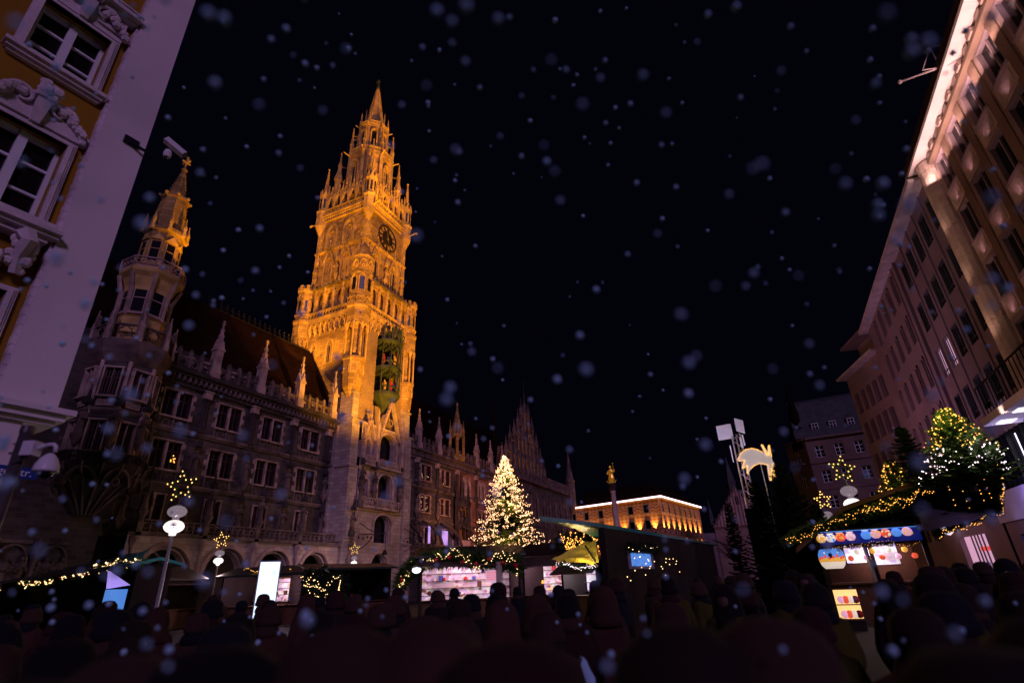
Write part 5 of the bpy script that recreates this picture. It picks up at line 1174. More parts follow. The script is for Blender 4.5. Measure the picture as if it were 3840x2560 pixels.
# ------------------------------------------------------------------ old mansard house between the trees
bh = thing('mansard_house', 'dim brown house with white cross-barred windows, dark mansard roof and corner spire', 'house', (12, 110, 0))
BF = Face((0, 109.3, 0), R(-4))
q = BF.mb(); ops = [(9.9+3.05*k, 11.3+3.05*k, z, z+2.1) for k in range(6) for z in (20.0, 15.6, 11.3, 7)]
wall(q, 8.6, 30, 0, 23.3, ops, .35); q.box(9.0, 29.9, -10, -.4, 0, 23.1); q.build('wall', 'brown_render', bh)
for a, b, c, d in ops:
    q = BF.mb(); q.box(a, a+.1, -.3, -.2, c, d); q.box(b-.1, b, -.3, -.2, c, d); q.box(a, b, -.3, -.2, d-.1, d); q.box(a, b, -.3, -.15, c, c+.1); q.box((a+b)/2-.06, (a+b)/2+.06, -.3, -.18, c, d); q.box(a, b, -.3, -.18, c+1.3, c+1.4); q.box(a, b, -.3, -.2, c+.65, c+.7)
    w_ = q.build('window', 'white_paint', bh); q = BF.mb(); q.box(a, b, -.34, -.33, c, d); q.build('pane', 'glass', w_)
CF = Face(BF.w(8.6, 0, 0), BF.rot-R(48))
q = CF.mb(); wall(q, -5, 0, 0, 23.3, [(-3.2, -1.9, 19.8, 22.2), (-3.2, -1.9, 15.5, 17.6), (-3.2, -1.9, 11.3, 13.4)], .35); q.box(-4.9, -.5, -6, -.4, 0, 23); q.build('corner_wall', 'brown_render', bh)
for z in (19.8, 15.5, 11.3):
    q = CF.mb(); q.box(-3.2, -3.1, -.3, -.2, z, z+2.1); q.box(-2.0, -1.9, -.3, -.2, z, z+2.1); q.box(-2.6, -2.5, -.3, -.18, z, z+2.1); q.box(-3.2, -1.9, -.3, -.18, z+1.3, z+1.4); w_ = q.build('window', 'white_paint', bh); q = CF.mb(); q.box(-3.2, -1.9, -.34, -.33, z, z+2.1); q.build('pane', 'glass', w_)
q = CF.mb(); q.box(-4, -1.1, 0, .9, 19.2, 19.4)
for k in range(10): q.box(-3.95+.31*k, -3.91+.31*k, .8, .86, 19.4, 20.4)
q.box(-4, -1.1, .8, .88, 20.4, 20.5); q.build('corner_balcony', 'trim_dirty', bh)
for f, a, b in ((BF, 8.6, 30), (CF, -5, 0)):
    q = f.mb(); q.box(a, b, 0, .5, 23.3, 23.7); q.box(a, b, 0, .2, 19.0, 19.25); q.box(a, b, 0, .12, 14.4, 14.6); q.build('cornice', 'brown_render', bh)
q = BF.mb(); q.prism_u([(.3, 23.7), (-3.2, 31), (-9, 33), (-12, 23.7)], 7.2, 30); q.build('mansard_roof', 'lead', bh)
for k in range(5):
    u = 12.1+2.85*k-1.2; q = BF.mb(); q.box(u-.6, u+.6, -2.2, -.5, 24.2, 26.4); d_ = q.build('dormer', 'lead', bh)
    q = BF.mb(); q.box(u-.5, u+.5, -.49, -.44, 24.8, 26.2); q.build('dormer_pane', 'glass', d_); q = BF.mb(); strip_mb(q, [(u-.5, 24.8), (u-.5, 26.2), (u+.5, 26.2), (u+.5, 24.8), (u-.5, 24.8)], .1, -.44, -.38); q.box(u-.04, u+.04, -.44, -.4, 24.8, 26.2); q.box(u-.5, u+.5, -.44, -.4, 25.6, 25.68); q.build('dormer_frame', 'white_paint', d_)
q = BF.mb(); q.lathe(8.0, -2.2, [(1.7, 22), (1.7, 25.6), (1.9, 25.8), (1.3, 26.2), (.9, 28.5), (.15, 34.3), (.25, 34.6), (.05, 34.9), (.04, 36)], 8); q.build('corner_spire', 'roof', bh)

# ------------------------------------------------------------------ truss mast with antenna panels
tm = thing('truss_mast', 'aluminium lattice mast on a black box carrying square white antenna panels', 'mast', (atr(2830, 1930, 30).x, atr(2830, 1930, 30).y, 0))
def at30(x, y): return atr(2640+x/2.413, 1500+y/2.413, 30)
def mbp(v): return (v.x, -v.y, v.z)
La, Lb = at30(250, 320), at30(378, 980); Ra, Rb = at30(325, 300), at30(462, 975)
Lb = Vector((La.x+.0, La.y, Lb.z)); Rb = Vector((La.x+.42, La.y+.1, Rb.z)); Ra.x = Rb.x; Ra.y = Rb.y
Bb = Vector((La.x+.2, La.y+.45, Lb.z)); 
for nm, p0, p1 in (('chord', La, Lb), ('chord', Ra, Rb), ('chord', Vector((Bb.x, Bb.y, La.z)), Bb)):
    q = MB(); q.tube([mbp(p0), mbp(p1)], .038, 8); q.build(nm, 'steel', tm)
k = 0; z = Lb.z+.1
while z < La.z-.1:
    z2 = z+.42; a_, b_ = (Lb, Rb) if k % 2 == 0 else (Rb, Lb)
    q = MB(); q.tube([(a_.x, -a_.y, z), (b_.x, -b_.y, z2)], .016, 5); q.build('brace', 'steel', tm)
    a_, b_ = (Rb, Bb) if k % 2 == 0 else (Bb, Rb); q = MB(); q.tube([(a_.x, -a_.y, z), (b_.x, -b_.y, z2)], .016, 5); q.build('brace', 'steel', tm); z = z2; k += 1
for qd in (((105, 235), (240, 210), (270, 340), (135, 362)), ((270, 160), (352, 182), (372, 300), (292, 275))):
    P = [at30(*c) for c in qd]; nrm = (P[1]-P[0]).cross(P[3]-P[0]).normalized(); nrm = nrm if nrm.y > 0 else -nrm
    cen = sum(P, Vector((0, 0, 0)))/4; R1 = []; 
    for i in range(4):                              # rounded corners
        a_, b_, c_ = P[i-1], P[i], P[(i+1) % 4]; R1 += [b_.lerp(a_, .09), b_.lerp(cen, .015), b_.lerp(c_, .09)]
    q = MB(); q.loft([[mbp(v.lerp(cen, .03)) for v in R1], [mbp(v+nrm*.02) for v in R1], [mbp(v+nrm*.10) for v in R1]]); q.build('antenna_panel', 'plastic_white', tm)
for c in ((318, 340, 360, 430), (340, 315, 375, 410), (240, 410, 262, 560)):
    a_, b_ = at30(c[0], c[1]), at30(c[2], c[3]); q = MB(); q.box(min(a_.x, b_.x), max(a_.x, b_.x), -a_.y-.06, -a_.y+.06, b_.z, a_.z); q.build('antenna_unit', 'plastic_white', tm)
bx = at30(430, 980); q = MB(); q.box(bx.x-.34, bx.x+.34, -bx.y-.3, -bx.y+.3, 0, bx.z); q.build('base_box', 'plastic_black', tm)

lamp('SPOT', (La.x-3.0, La.y-4, 4.0), 1300, (.85, .68, 1.), aim=(La.x, La.y, La.z), size=.2, angle=45, blend=.8)  # unseen spot, added to brighten the antenna panels
# ------------------------------------------------------------------ comet light sign
def at28(x, y): return atr(2640+x/2.413, 1500+y/2.413, 27)
OUT = [(305, 535), (330, 480), (375, 445), (430, 435), (480, 445), (530, 470), (565, 500), (518, 402), (530, 405), (583, 495), (582, 412), (592, 412), (610, 510), (622, 550), (662, 608), (615, 575), (652, 715), (640, 712), (608, 620), (608, 725), (597, 722), (582, 640), (575, 585), (545, 578), (500, 572), (450, 595), (425, 620), (402, 665), (390, 660), (390, 595), (352, 618), (345, 610), (365, 545), (318, 550)]
cs = thing('comet_sign', 'white comet-shaped light sign outlined with yellow bulbs on a thin blue pole', 'light sign', at28(590, 540))
P = [at28(*c) for c in OUT]; bkn = _fh*.09; cen = at28(600, 555)
T0 = at28(450, 520)
me = bpy.data.meshes.new('comet'); bm = bmesh.new(); vs = [bm.verts.new(p-cs.location) for p in P]; f_ = bm.faces.new(vs); r_ = bmesh.ops.extrude_face_region(bm, geom=[f_])
bmesh.ops.translate(bm, verts=[v for v in r_['geom'] if isinstance(v, bmesh.types.BMVert)], vec=bkn); bmesh.ops.triangulate(bm, faces=bm.faces[:]); bm.to_mesh(me); bm.free(); me.materials.append(MT['comet_white']); link('comet_panel', me, cs)
q = MB(); rng = list(range(0, 6))+[7, 8]+[10, 11, 12]+[16, 17]+[19, 20, 21, 22]+[24, 25, 26, 27]+[28, 29, 30, 31, 32, 33]
def bulbs_on(q, A, B, step, r, back=-.03):
    n = max(1, int((B-A).length/step))
    for i in range(n+1):
        p = A.lerp(B, i/n)-_fh*.03; q.octa(tuple(p), r)
for a_, b_ in ((0, 1), (1, 2), (2, 3), (3, 4), (4, 5), (6, 7), (8, 9), (10, 11), (11, 12), (9, 10), (15, 16), (18, 19), (20, 21), (17, 18), (21, 22), (22, 23), (23, 24), (24, 25), (25, 26), (28, 29), (27, 28), (29, 30), (31, 32), (32, 33), (33, 0)):
    bulbs_on(q, P[a_], P[b_], .055, .022)
q.build('outline_bulbs', 'bulb_comet', cs, stuff=True)
pt = at28(512, 575); q = MB(); q.tube([(pt.x, -pt.y-.1, pt.z), (pt.x, -pt.y-.1, 1.0)], .025, 6); q.build('pole', 'steel', cs)

# ------------------------------------------------------------------ firs
def fir(name, label, cat, loc, h, r, z0, mt='fir', nb=150, seed=1, bulbs=0, bulb_mt='bulb', br=.05, droop=.25, group=None, zmax=1.0, nl=26, leaf=.35, second=None, wild=0.):
    rr = random.Random(seed); t = thing(name, label, cat, loc, 0, group); x0, y0, gz = loc
    q = MB(); q.lathe(x0, -y0, [(r*.05+.04, gz), (r*.03+.03, gz+h*.5), (.02, gz+h*.97)], 7); q.build('trunk', 'bark', t)
    q = MB(); B = []
    for k in range(nb):
        f = (k/nb)**.8; zz = gz+z0+(h-z0)*f; L = r*(1-f)**.85*rr.uniform(.78-wild*.5, 1.1+wild*.3)+.12; a = k*2.399+rr.uniform(-.3, .3)
        d = Vector((math.cos(a), math.sin(a), 0)); base = Vector((x0, y0, zz)); tp = base+d*L+Vector((0, 0, L*rr.uniform(-droop, -droop*.1)+.12*L)); side = d.cross(Vector((0, 0, 1)))
        B.append((base, tp))
        for j in range(nl):
            s = (j+.5)/nl; p = base.lerp(tp, s); p.z -= .12*L*math.sin(s*PI); ll = leaf*L**.5*(1.15-s)*rr.uniform(.6, 1.1)+.04
            for sg_ in (-1, 1):
                e_ = p+side*sg_*ll*rr.uniform(.7, 1)+d*ll*.6+Vector((0, 0, rr.uniform(-.35, .15)*ll)); w_ = d*(L/nl*1.3+.01)
                q.tri(p-w_, p+w_+Vector((0, 0, rr.uniform(-.05, .05))), e_)
            if j % 2 == 0: e_ = p+Vector((rr.uniform(-.3, .3), rr.uniform(-.3, .3), rr.uniform(.3, 1)))*ll*.5; q.tri(p-side*.04*L**.5, p+side*.04*L**.5, e_)
    o = q.build('foliage', mt, t); o['kind'] = 'stuff'
    if bulbs:
        q = MB(); q2 = MB()
        for k in range(bulbs):
            b, tp = B[int(len(B)*rr.random()**1.0)]; s = rr.uniform(.55, 1.02); p = b.lerp(tp, s)+Vector((rr.uniform(-.1, .1), rr.uniform(-.1, .1), rr.uniform(-.15, .1)))*r*.25
            (q2 if second and p.z < gz+z0+(h-z0)*second[1] else q).octa(tuple(p), br*rr.uniform(.7, 1.15))
        q.build('fairy_lights', bulb_mt, t, stuff=True)
        if second and q2.V: q2.build('fairy_lights', second[0], t, stuff=True)
    return t
xt = atr(1910, 2080, 64)
fir('christmas_tree', 'tall conical christmas tree covered in warm white fairy lights before the town hall', 'christmas tree', (xt.x-.2, xt.y, 0), 15.8, 4.9, 2.6, nb=380, seed=3, bulbs=4200, bulb_mt='bulb_tree', br=.058, nl=18, leaf=.55, wild=.5)
for z, e_ in ((6, 500), (9.5, 450), (13, 260)): lamp('POINT', (xt.x+.6, xt.y-1.2, z), e_*4.5, (1., .46, .16), size=1.2)
lamp('SPOT', (xt.x-3.5, xt.y+3, 8), 9000, (1., .36, .12), aim=(-45, 82, 12), size=1.0, angle=95, blend=1)
# fairy-lit firs standing on the stall at the right
def px_r(x, y, r): return atr(x, y, r)
b = px_r(3640, 1800, 21); tp = px_r(3590, 1475, 21)
fir('fir_tree', 'bushy fir on the stall roof with yellow and white fairy lights beside the shop canopy', 'fir tree', (b.x, b.y, b.z-.35), tp.z-b.z-.05, 1.3, .35, nb=200, seed=11, bulbs=420, bulb_mt='bulb_gold' if 'bulb_gold' in MT else 'bulb_amber', br=.022, nl=22, leaf=.3, second=('bulb_white', .42), droop=.1)
lamp('POINT', (b.x-.5, b.y-1.3, b.z+1.9), 200, (1., .8, .2), size=.5); lamp('POINT', (b.x+.3, b.y-1.0, b.z+.9), 60, (.9, .75, 1.), size=.5)
b = px_r(3390, 1890, 25); tp = px_r(3352, 1722, 25)
fir('fir_tree', 'small fir with yellow fairy lights behind the stall roof, nearest the beige office block', 'fir tree', (b.x, b.y, b.z-.5), tp.z-b.z+.5, 1.0, .2, nb=90, seed=12, bulbs=170, bulb_mt='bulb_amber', br=.026, nl=16, leaf=.3, droop=.1)
lamp('POINT', (b.x, b.y-.9, b.z+.7), 25, (1., .75, .2), size=.3)
b = px_r(3480, 1900, 24); tp = px_r(3440, 1600, 24)
fir('fir_tree', 'unlit dark fir between the small lit fir and the large lit fir', 'fir tree', (b.x, b.y, b.z-.4), tp.z-b.z+.5, 1.1, .1, mt='fir_dark', nb=110, seed=14, nl=18)
b = px_r(3010, 2120, 27); tp = px_r(2945, 1725, 27)
for i, (dx, yb, xt_, yt_, r_, lab) in enumerate(((3015, 2140, 2955, 1735, 27, 'big dark unlit fir right of the comet sign'), (2905, 2150, 2870, 1800, 28, 'dark fir between the comet pole and the brown house'), (3110, 2100, 3060, 1890, 29, 'low dark fir below the right-hand star lamps'), (2780, 2140, 2765, 1880, 29, 'thin dark shrub left of the black mast box'))):
    b = px_r(dx, yb, r_); tp = px_r(xt_, yt_, r_)
    fir('fir_tree', lab, 'fir tree', (b.x, b.y, .0), tp.z, (2.1, 1.5, 1.3, .6)[i], .6, mt='fir_dark', nb=(230, 150, 120, 90)[i], seed=20+i, nl=22, leaf=.4, droop=.05)
# bare twigs before the stepped gable
tw_ = thing('bare_shrub', 'bare leafless twigs in front of the stepped pink gable', 'shrub', (px_r(2720, 2060, 30).x, px_r(2720, 2060, 30).y, 0)); rr = random.Random(5); q = MB()
b = px_r(2755, 2110, 30)
for k in range(60):
    a = rr.uniform(0, 2*PI); p0 = Vector((b.x, b.y, 2.2)); p1 = p0+Vector((math.cos(a)*.4, math.sin(a)*.4, rr.uniform(.3, 1.0))); p2 = p1+Vector((math.cos(a)*rr.uniform(.2, .9)-.25, math.sin(a)*.5, rr.uniform(-.1, .5))); q.tube([mbp(p0), mbp(p1), mbp(p2)], .014, 3, .004)
q.build('twigs', 'bark', tw_, stuff=True)

# ------------------------------------------------------------------ street lamps with lit stars
def star_lamp(px_, label, r, light, tilt, zc=None):
    """px_: pixel of the lower globe's centre"""
    p = atr(px_[0], px_[1], r); t = thing('street_lamp', label, 'street lamp', (p.x, p.y, 0), 0, 'star-topped lamps of the square'); x, y, z = p.x, -p.y, p.z
    q = MB(); q.lathe(x, y, [(.07, 0), (.05, z-.28)], 10); q.build('pole', 'steel', t)
    q = MB(); q.lathe(x, y, [(.1, z-.27), (.1, z-.21)]+[(.295*math.cos(a_), z+.205*math.sin(a_)) for a_ in [-1.15+.23*k_ for k_ in range(11)]], 24); q.build('lower_globe', 'globe_lit', t, smooth=True)
    q = MB(); q.lathe(x, y, [(.10, z+.2), (.10, z+.27)], 16); q.build('collar', 'globe_dim_glow', t)
    q = MB(); q.lathe(x, y, [(.296, z-.008), (.31, z), (.296, z+.008)], 20); q.build('globe_seam', 'globe_lit', t)
    q = MB(); q.lathe(x, y, [(.285*math.cos(a_), z+.465+.195*math.sin(a_)) for a_ in [-1.2+.24*k_ for k_ in range(11)]], 24); q.build('upper_globe', 'globe_dim_glow', t, smooth=True)
    q = MB(); q.lathe(x, y, [(.085, z+.66), (.085, z+.70)], 12); q.tube([(x, y, z+.70), (x, y, z+.88)], .03, 6); q.tube([(x, y, z+.86), (x-.09, y, z+.98)], .018, 5); q.tube([(x, y, z+.86), (x+.09, y, z+.98)], .018, 5); q.build('star_bracket', 'pole_grey', t)
    st = []; sc = z+1.28; ca, sa = _rt.x, _rt.y
    for k in range(10):
        a = PI/2+k*PI/5+tilt; rad = .46 if k % 2 == 0 else .19; st.append((x+ca*rad*math.cos(a), y-sa*rad*math.cos(a), sc+rad*math.sin(a)))
    q = MB(); rr = random.Random(int(r*10))
    for A, B in zip(st, st[1:]+st[:1]):
        q.tube([A, B], .05, 5)
        for k in range(26):
            c = Vector(A).lerp(Vector(B), rr.random()); d = Vector((rr.gauss(0, 1), rr.gauss(0, 1), rr.gauss(0, 1))).normalized()*.07; e = Vector((rr.gauss(0, 1), rr.gauss(0, 1), rr.gauss(0, 1))).normalized()*.012
            q.face(tuple(c-e), tuple(c+e), tuple(c+d))
    q.build('star_garland', 'fir', t)
    q = MB(); 
    for A, B in zip(st, st[1:]+st[:1]):
        for f in (0, .5):
            c = Vector(A).lerp(Vector(B), f)*1.0; d = (c-Vector((x, y, sc))).normalized()*.035; c = c+d; q.octa((c.x, -c.y-.05, c.z), .03 if r < 30 else .045)
    q.build('star_bulbs', 'bulb_soft', t, stuff=True)
    lamp('POINT', (p.x, p.y, z), light, (1., .66, .72), size=.12); return t
star_lamp((500+478/3.136, 1700+858/3.136), 'largest star-topped twin-globe lamp on the left, before the oriel arches', 21, 1100, R(8))
star_lamp((500+1000/3.136, 1700+1260/3.136), 'middle-sized star-topped lamp before the second arch of the arcade', 42, 1900, R(10))
star_lamp((1200+230/1.809, 1900+362/1.809+10), 'small distant star-topped lamp at the foot of the clock tower', 58, 1900, R(5))
star_lamp((3000+618/3.136, 1680+655/3.136), 'star-topped lamp right of centre, rising behind the garlanded stall roof', 24, 300, R(-8))
star_lamp((3000+345/3.136, 1680+880/3.136), 'half-hidden star-topped lamp left of the nearer right-hand lamp', 37, 260, R(4))

# ------------------------------------------------------------------ garlands
def garland(name, label, path, r, n, bulbs, bulb_mt='bulb', baubles=0, seed=1, br=.022, mt='fir', group=None, cat='garland', swag=0):
    rr = random.Random(seed); P = [Vector(p) for p in path]; t = thing(name, label, cat, P[0], 0, group)
    seg = [(b-a).length for a, b in zip(P, P[1:])]; tot = sum(seg)
    def at(s):
        s *= tot
        for a, b, l in zip(P, P[1:], seg):
            if s <= l: return a.lerp(b, s/l)
            s -= l
        return P[-1].copy()
    q = MB()
    for k in range(n):
        c = at(rr.random()); d = Vector((rr.gauss(0, 1), rr.gauss(0, 1), rr.gauss(-.25, 1))).normalized(); e = Vector((rr.gauss(0, 1), rr.gauss(0, 1), rr.gauss(0, 1))).normalized()*r*.13
        c = c+d*r*rr.random()*.6; q.tri(c-e, c+e, c+d*r*rr.uniform(.6, 1.2))
    q.build('greenery', mt, t, stuff=True)
    q = MB(); s = 0; wz = 0
    for k in range(bulbs):
        f = (k+rr.uniform(-.3, .3))/bulbs; c = at(min(max(f, 0), 1)); wz = wz*.8+rr.gauss(0, .35)*r; c.z += max(-r, min(r, wz))+rr.uniform(-.15, .15)*r; c = c-_fh*r*.8+Vector((0, 0, swag*math.sin(f*PI)*-1)); q.octa(tuple(c), br*rr.uniform(.7, 1.2))
    if bulbs: q.build('fairy_lights', bulb_mt, t, stuff=True)
    for k in range(baubles):
        c = at((k+.5)/baubles)-_fh*r*.9+Vector((0, 0, rr.uniform(-.5, .3)*r)); q = MB(); q.ball(c.x, -c.y, c.z, r*.28, 8, 6); q.build('bauble', 'bauble', t, smooth=True)
    return t

# ------------------------------------------------------------------ market stalls
def stall(label, A, B, depth, h, rise, roof='tarp_dark', glow=None, awn=0., awz=.5, roofover=.35, counter=True, back='wood', power=0, pcol=(1, .6, .85), lowglow=1.0, name='market_stall'):
    A = Vector((A[0], A[1], 0)); B = Vector((B[0], B[1], 0)); L = (B-A).length; f = Face(A, math.atan2(B.y-A.y, B.x-A.x)); mid = (A+B)/2
    t = thing(name, label, 'market stall', (A.x, A.y, 0)); t['group'] = 'wooden christmas market stalls'
    q = f.mb(); q.prism_u([(roofover, h), (roofover, h+.1), (-depth/2, h+rise+.1), (-depth-.3, h+.1), (-depth-.3, h), (-depth/2, h+rise)], -roofover, L+roofover); q.build('roof', roof, t)
    for u in (0, L):
        for o in (0, -depth): q = f.mb(); q.box(u-.06, u+.06, o-.06, o+.06, 0, h+.02); q.build('post', 'wood_dark', t)
    q = f.mb()
    for u in (0.0, L-.03):
        q2 = f.mb(); q2.box(u+.0, u+.03, -depth+.06, -.06, 0, h); q2.prism_u([(-.06, h), (-depth/2, h+rise-.02), (-depth+.06, h)], u, u+.03); q2.build('side_wall', 'wood_dark', t)
    q = f.mb(); q.box(.03, L-.03, -depth-.02, -depth+.03, 0, h); q.build('back_wall', back, t)
    if glow: q = f.mb(); q.box(.1, L-.1, -depth+.04, -depth+.07, lowglow, h-.1); q.build('glow_back_panel', glow, t)
    if counter:
        n = max(3, int(L/.5))
        for k in range(n): q = f.mb(); q.box(L*k/n+.006, L*(k+1)/n-.006, -.12, -.08, .05, 1.02); q.build('plank', 'wood', t)
        q = f.mb(); q.box(0, L, -.5, .08, 1.02, 1.07); q.build('counter_top', 'wood', t)
        for k in range(min(60, int(L/.3)-1)):                      # goods silhouettes on shelves
            x = .2+k*.3; q = f.mb(); rg = random.Random(k*7+int(L*10)); sz = rg.uniform(.05, .12); zz_ = 1.25+.33*rg.randrange(4); (q.ball(x+rg.uniform(-.2, .2), -depth+.2, zz_+sz, sz, 6, 4) if rg.random() < .6 else q.box(x-sz, x+sz, -depth+.1, -depth+.22, zz_, zz_+sz*2.6)); q.build('goods', rg.choice(('figure_red', 'goods_amber', 'white_trim', 'figure_blue', 'wood', 'figure_gold')), t)
    if glow:
        for zz_ in (1.25, 1.6, 1.95, 2.3):
            if zz_ < h-.2: q = f.mb(); q.box(.1, L-.1, -depth+.08, -depth+.3, zz_-.03, zz_); q.build('shelf', 'wood', t)
    if awn: q = f.mb(); q.prism_u([(0, h-.05), (0, h), (awn, h-awz), (awn, h-awz-.05)], -.2, L+.2); q.build('awning', 'awning', t); q = f.mb(); q.box(.05, .09, 0, awn, h-awz-.02, h-awz+.02); q.build('awning_arm', 'iron', t)
    if power: c = f.w(L/2, .2-depth*.3, h-.35); lamp('POINT', c, power, pcol, size=.35)
    return t, f, L
g_ = lambda x, y, z: atz(x, y, z)
s1, f1, L1 = stall('long stall with teal tarpaulin roof and a red-bauble garland at the left edge', (-40.5, 17.4), (-20.9, 12.8), 1.0, 2.75, .2, roof='tarp_green', glow=None, back='wood_dark', counter=False)
garland('garland', 'fir garland with white lights and red baubles along the teal roof edge at the left', [g_(0, 2206, 2.62), g_(260, 2163, 2.75), g_(530, 2104, 2.9)], .24, 5200, 190, 'bulb', 26, 3, br=.035)
garland('garland', 'short light cluster dangling below the long left garland', [g_(143, 2185, 2.7), g_(150, 2215, 2.45)], .15, 200, 26, 'bulb', 0, 4, br=.04)
q = MB(); a_, b_ = g_(0, 2204, 2.66), g_(524, 2104, 2.88); a2, b2 = g_(0, 2168, 2.66), g_(520, 2078, 2.88); nz = 40; grid = []
for k in range(nz+1):
    t_ = k/nz; lo = a_.lerp(b_, t_); zt2 = (a2-a_).length*(1-t_)*0+.42
    grid.append([q.p(lo.x+.05*math.sin(k*1.7), -lo.y+.08*math.sin(k*.9), lo.z), q.p(lo.x+.04*math.sin(k*2.3), -lo.y-.1, lo.z+.22), q.p(lo.x, -lo.y-.3, lo.z+zt2+.03*math.sin(k*1.1))])
for A_, B_ in zip(grid, grid[1:]): q.F += [[A_[0], B_[0], B_[1], A_[1]], [A_[1], B_[1], B_[2], A_[2]]]
q.build('tarpaulin', 'tarp_green', s1)
# lit glass booth at its right end
bo = thing('glass_booth', 'small booth with slanted blue-white glass top beside the left lamp pole', 'booth', tuple(atr(440, 2200, 26).xy)+(0,))
ps = [atr(x, y, 26) for x, y in ((405, 2140), (482, 2192), (398, 2206))]
q = MB(); q.loft([[mbp(p) for p in ps], [mbp(p+_fh*.1) for p in ps]]); q.build('glass_top', 'glow_violet', bo)
c0 = atr(398, 2210, 26.1); c1 = atr(482, 2200, 26.1); q = MB(); q.box(min(c0.x, c1.x), max(c0.x, c1.x), -max(c0.y, c1.y), -min(c0.y, c1.y)+.02, .9, c0.z); q.build('cabinet', 'goods_blue', bo)
q = MB(); q.box(min(c0.x, c1.x), max(c0.x, c1.x), -max(c0.y, c1.y), -min(c0.y, c1.y)+.02, 0, .9); q.build('base', 'wood_dark', bo)
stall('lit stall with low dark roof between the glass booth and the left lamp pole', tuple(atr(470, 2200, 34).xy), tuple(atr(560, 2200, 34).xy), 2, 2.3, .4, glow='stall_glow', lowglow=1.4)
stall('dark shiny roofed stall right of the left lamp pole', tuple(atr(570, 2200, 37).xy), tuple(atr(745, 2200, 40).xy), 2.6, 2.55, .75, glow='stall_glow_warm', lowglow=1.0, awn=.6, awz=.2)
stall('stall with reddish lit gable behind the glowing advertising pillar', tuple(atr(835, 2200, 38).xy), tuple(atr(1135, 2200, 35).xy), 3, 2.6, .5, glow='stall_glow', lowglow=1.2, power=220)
stall('long dark roofed stall at the foot of the clock tower', tuple(atr(1150, 2200, 36).xy), tuple(atr(1460, 2200, 38).xy), 3, 2.85, .3, glow=None, back='wood_dark')
garland('garland', 'yellowish light chain under the roof left of the glowing pillar', [atr(917, 2134, 37), atr(960, 2142, 37), atr(1120, 2138, 36)], .12, 300, 44, 'bulb_amber', 0, 5, br=.024)
garland('garland', 'sparse fir branches with scattered white lights right of the glowing pillar', [atr(1140, 2150, 33), atr(1200, 2180, 33), atr(1285, 2175, 33), atr(1275, 2235, 33), atr(1150, 2225, 33), atr(1240, 2250, 33)], .45, 2600, 75, 'bulb', 0, 6, br=.03, mt='fir_dark')
garland('garland', 'small wreath of yellow lights on the low stall at the left', [atr(540, 2168, 33), atr(556, 2172, 33), atr(548, 2200, 33), atr(535, 2204, 33)], .18, 500, 40, 'bulb_amber', 0, 7, br=.03)
# glowing advertising pillar
a0 = atr(975, 2102, 31); a1 = atr(1056, 2102, 31); dd = (a1-a0).normalized(); ff = Face((a0.x, a0.y, 0), math.atan2(a1.y-a0.y, a1.x-a0.x)); wl = (Vector((a1.x, a1.y))-Vector((a0.x, a0.y))).length
ap = thing('advertising_pillar', 'tall blank glowing blue-white advertising pillar in a grey frame', 'advertising pillar', (a0.x, a0.y, 0))
q = ff.mb(); q.box(0, wl, -.55, 0, .25, a0.z); q.box(.1, wl-.1, -.5, -.05, 0, .25); q.build('cabinet', 'ad_frame', ap)
q = ff.mb(); q.box(.05, wl-.05, .0, .02, .35, a0.z-.06); q.build('lit_panel', 'ad_panel', ap)
lamp('AREA', ff.w(wl/2, .3, 1.9), 60, (.7, .85, 1), aim=ff.w(wl/2, 5, 1.7), size=1.0, sy=2.4)

# central stall with the thick garland
sA = atr(1580, 2140, 29); sB = atr(1945, 2140, 29.5)
stall('brightly lit long stall with thick light garland over its dark awning, in the centre', tuple(sA.xy), tuple(sB.xy), 2.6, 3.0, .5, glow='stall_glow', awn=1.0, awz=.42, lowglow=.9, power=380, pcol=(1, .55, .8))
garland('garland', 'thick fir garland with warm lights and red baubles over the central stall', [atr(1500, 2195, 31), atr(1525, 2140, 31), atr(1590, 2100, 29), atr(1690, 2092, 28.8), atr(1820, 2100, 28.6), atr(1940, 2108, 28.8), atr(1935, 2128, 28.8)], .42, 9000, 170, 'bulb', 12, 8, br=.026)
q_ = thing('work_lamp', 'bright white lamp in the greenery at the left end of the central stall', 'lamp', tuple(atr(1562, 2136, 28)))
c = atr(1562, 2136, 28); q = MB(); q.ball(c.x, -c.y, c.z, .22, 10, 6, .7); q.build('bulb', 'glow_white', q_); q = MB(); q.lathe(c.x, -c.y, [(.24, c.z+.1), (.2, c.z+.2), (.05, c.z+.26)], 10); q.build('shade', 'iron', q_)
lamp('POINT', c-_fh*.4, 25, (.9, 1, .85), size=.2)
pc = atr(1873, 2180, 28.4); q = MB(); q.box(pc.x-.12, pc.x+.12, -pc.y-.12, -pc.y+.12, 0, 2.7); pp = tag(q.build('stall_pillar', 'marble'), 'pale pink pillar at the right end of the central lit stall', 'pillar')
ms = thing('menu_board', 'white price board with red printed lines inside the central stall', 'menu board', tuple(atr(1845, 2160, 28.6)))
c = atr(1845, 2155, 28.6); q = MB(); q.box(c.x-.34, c.x+.34, -c.y-.02, -c.y+.02, c.z-.3, c.z+.22); q.build('board', 'glow_pink', ms)
for k in range(4): q = MB(); q.box(c.x-.28, c.x+.26-.05*(k % 2), -c.y+.02, -c.y+.03, c.z+.1-.1*k, c.z+.13-.1*k); q.build('printed_line', 'glow_red', ms)
stall('lit stall under a plain brown awning, right of the central stall', tuple(atr(1965, 2150, 31).xy), tuple(atr(2120, 2150, 30).xy), 2.4, 2.95, .6, glow='stall_glow', awn=1.2, awz=.5, lowglow=1.0, power=260, roof='wood_dark')
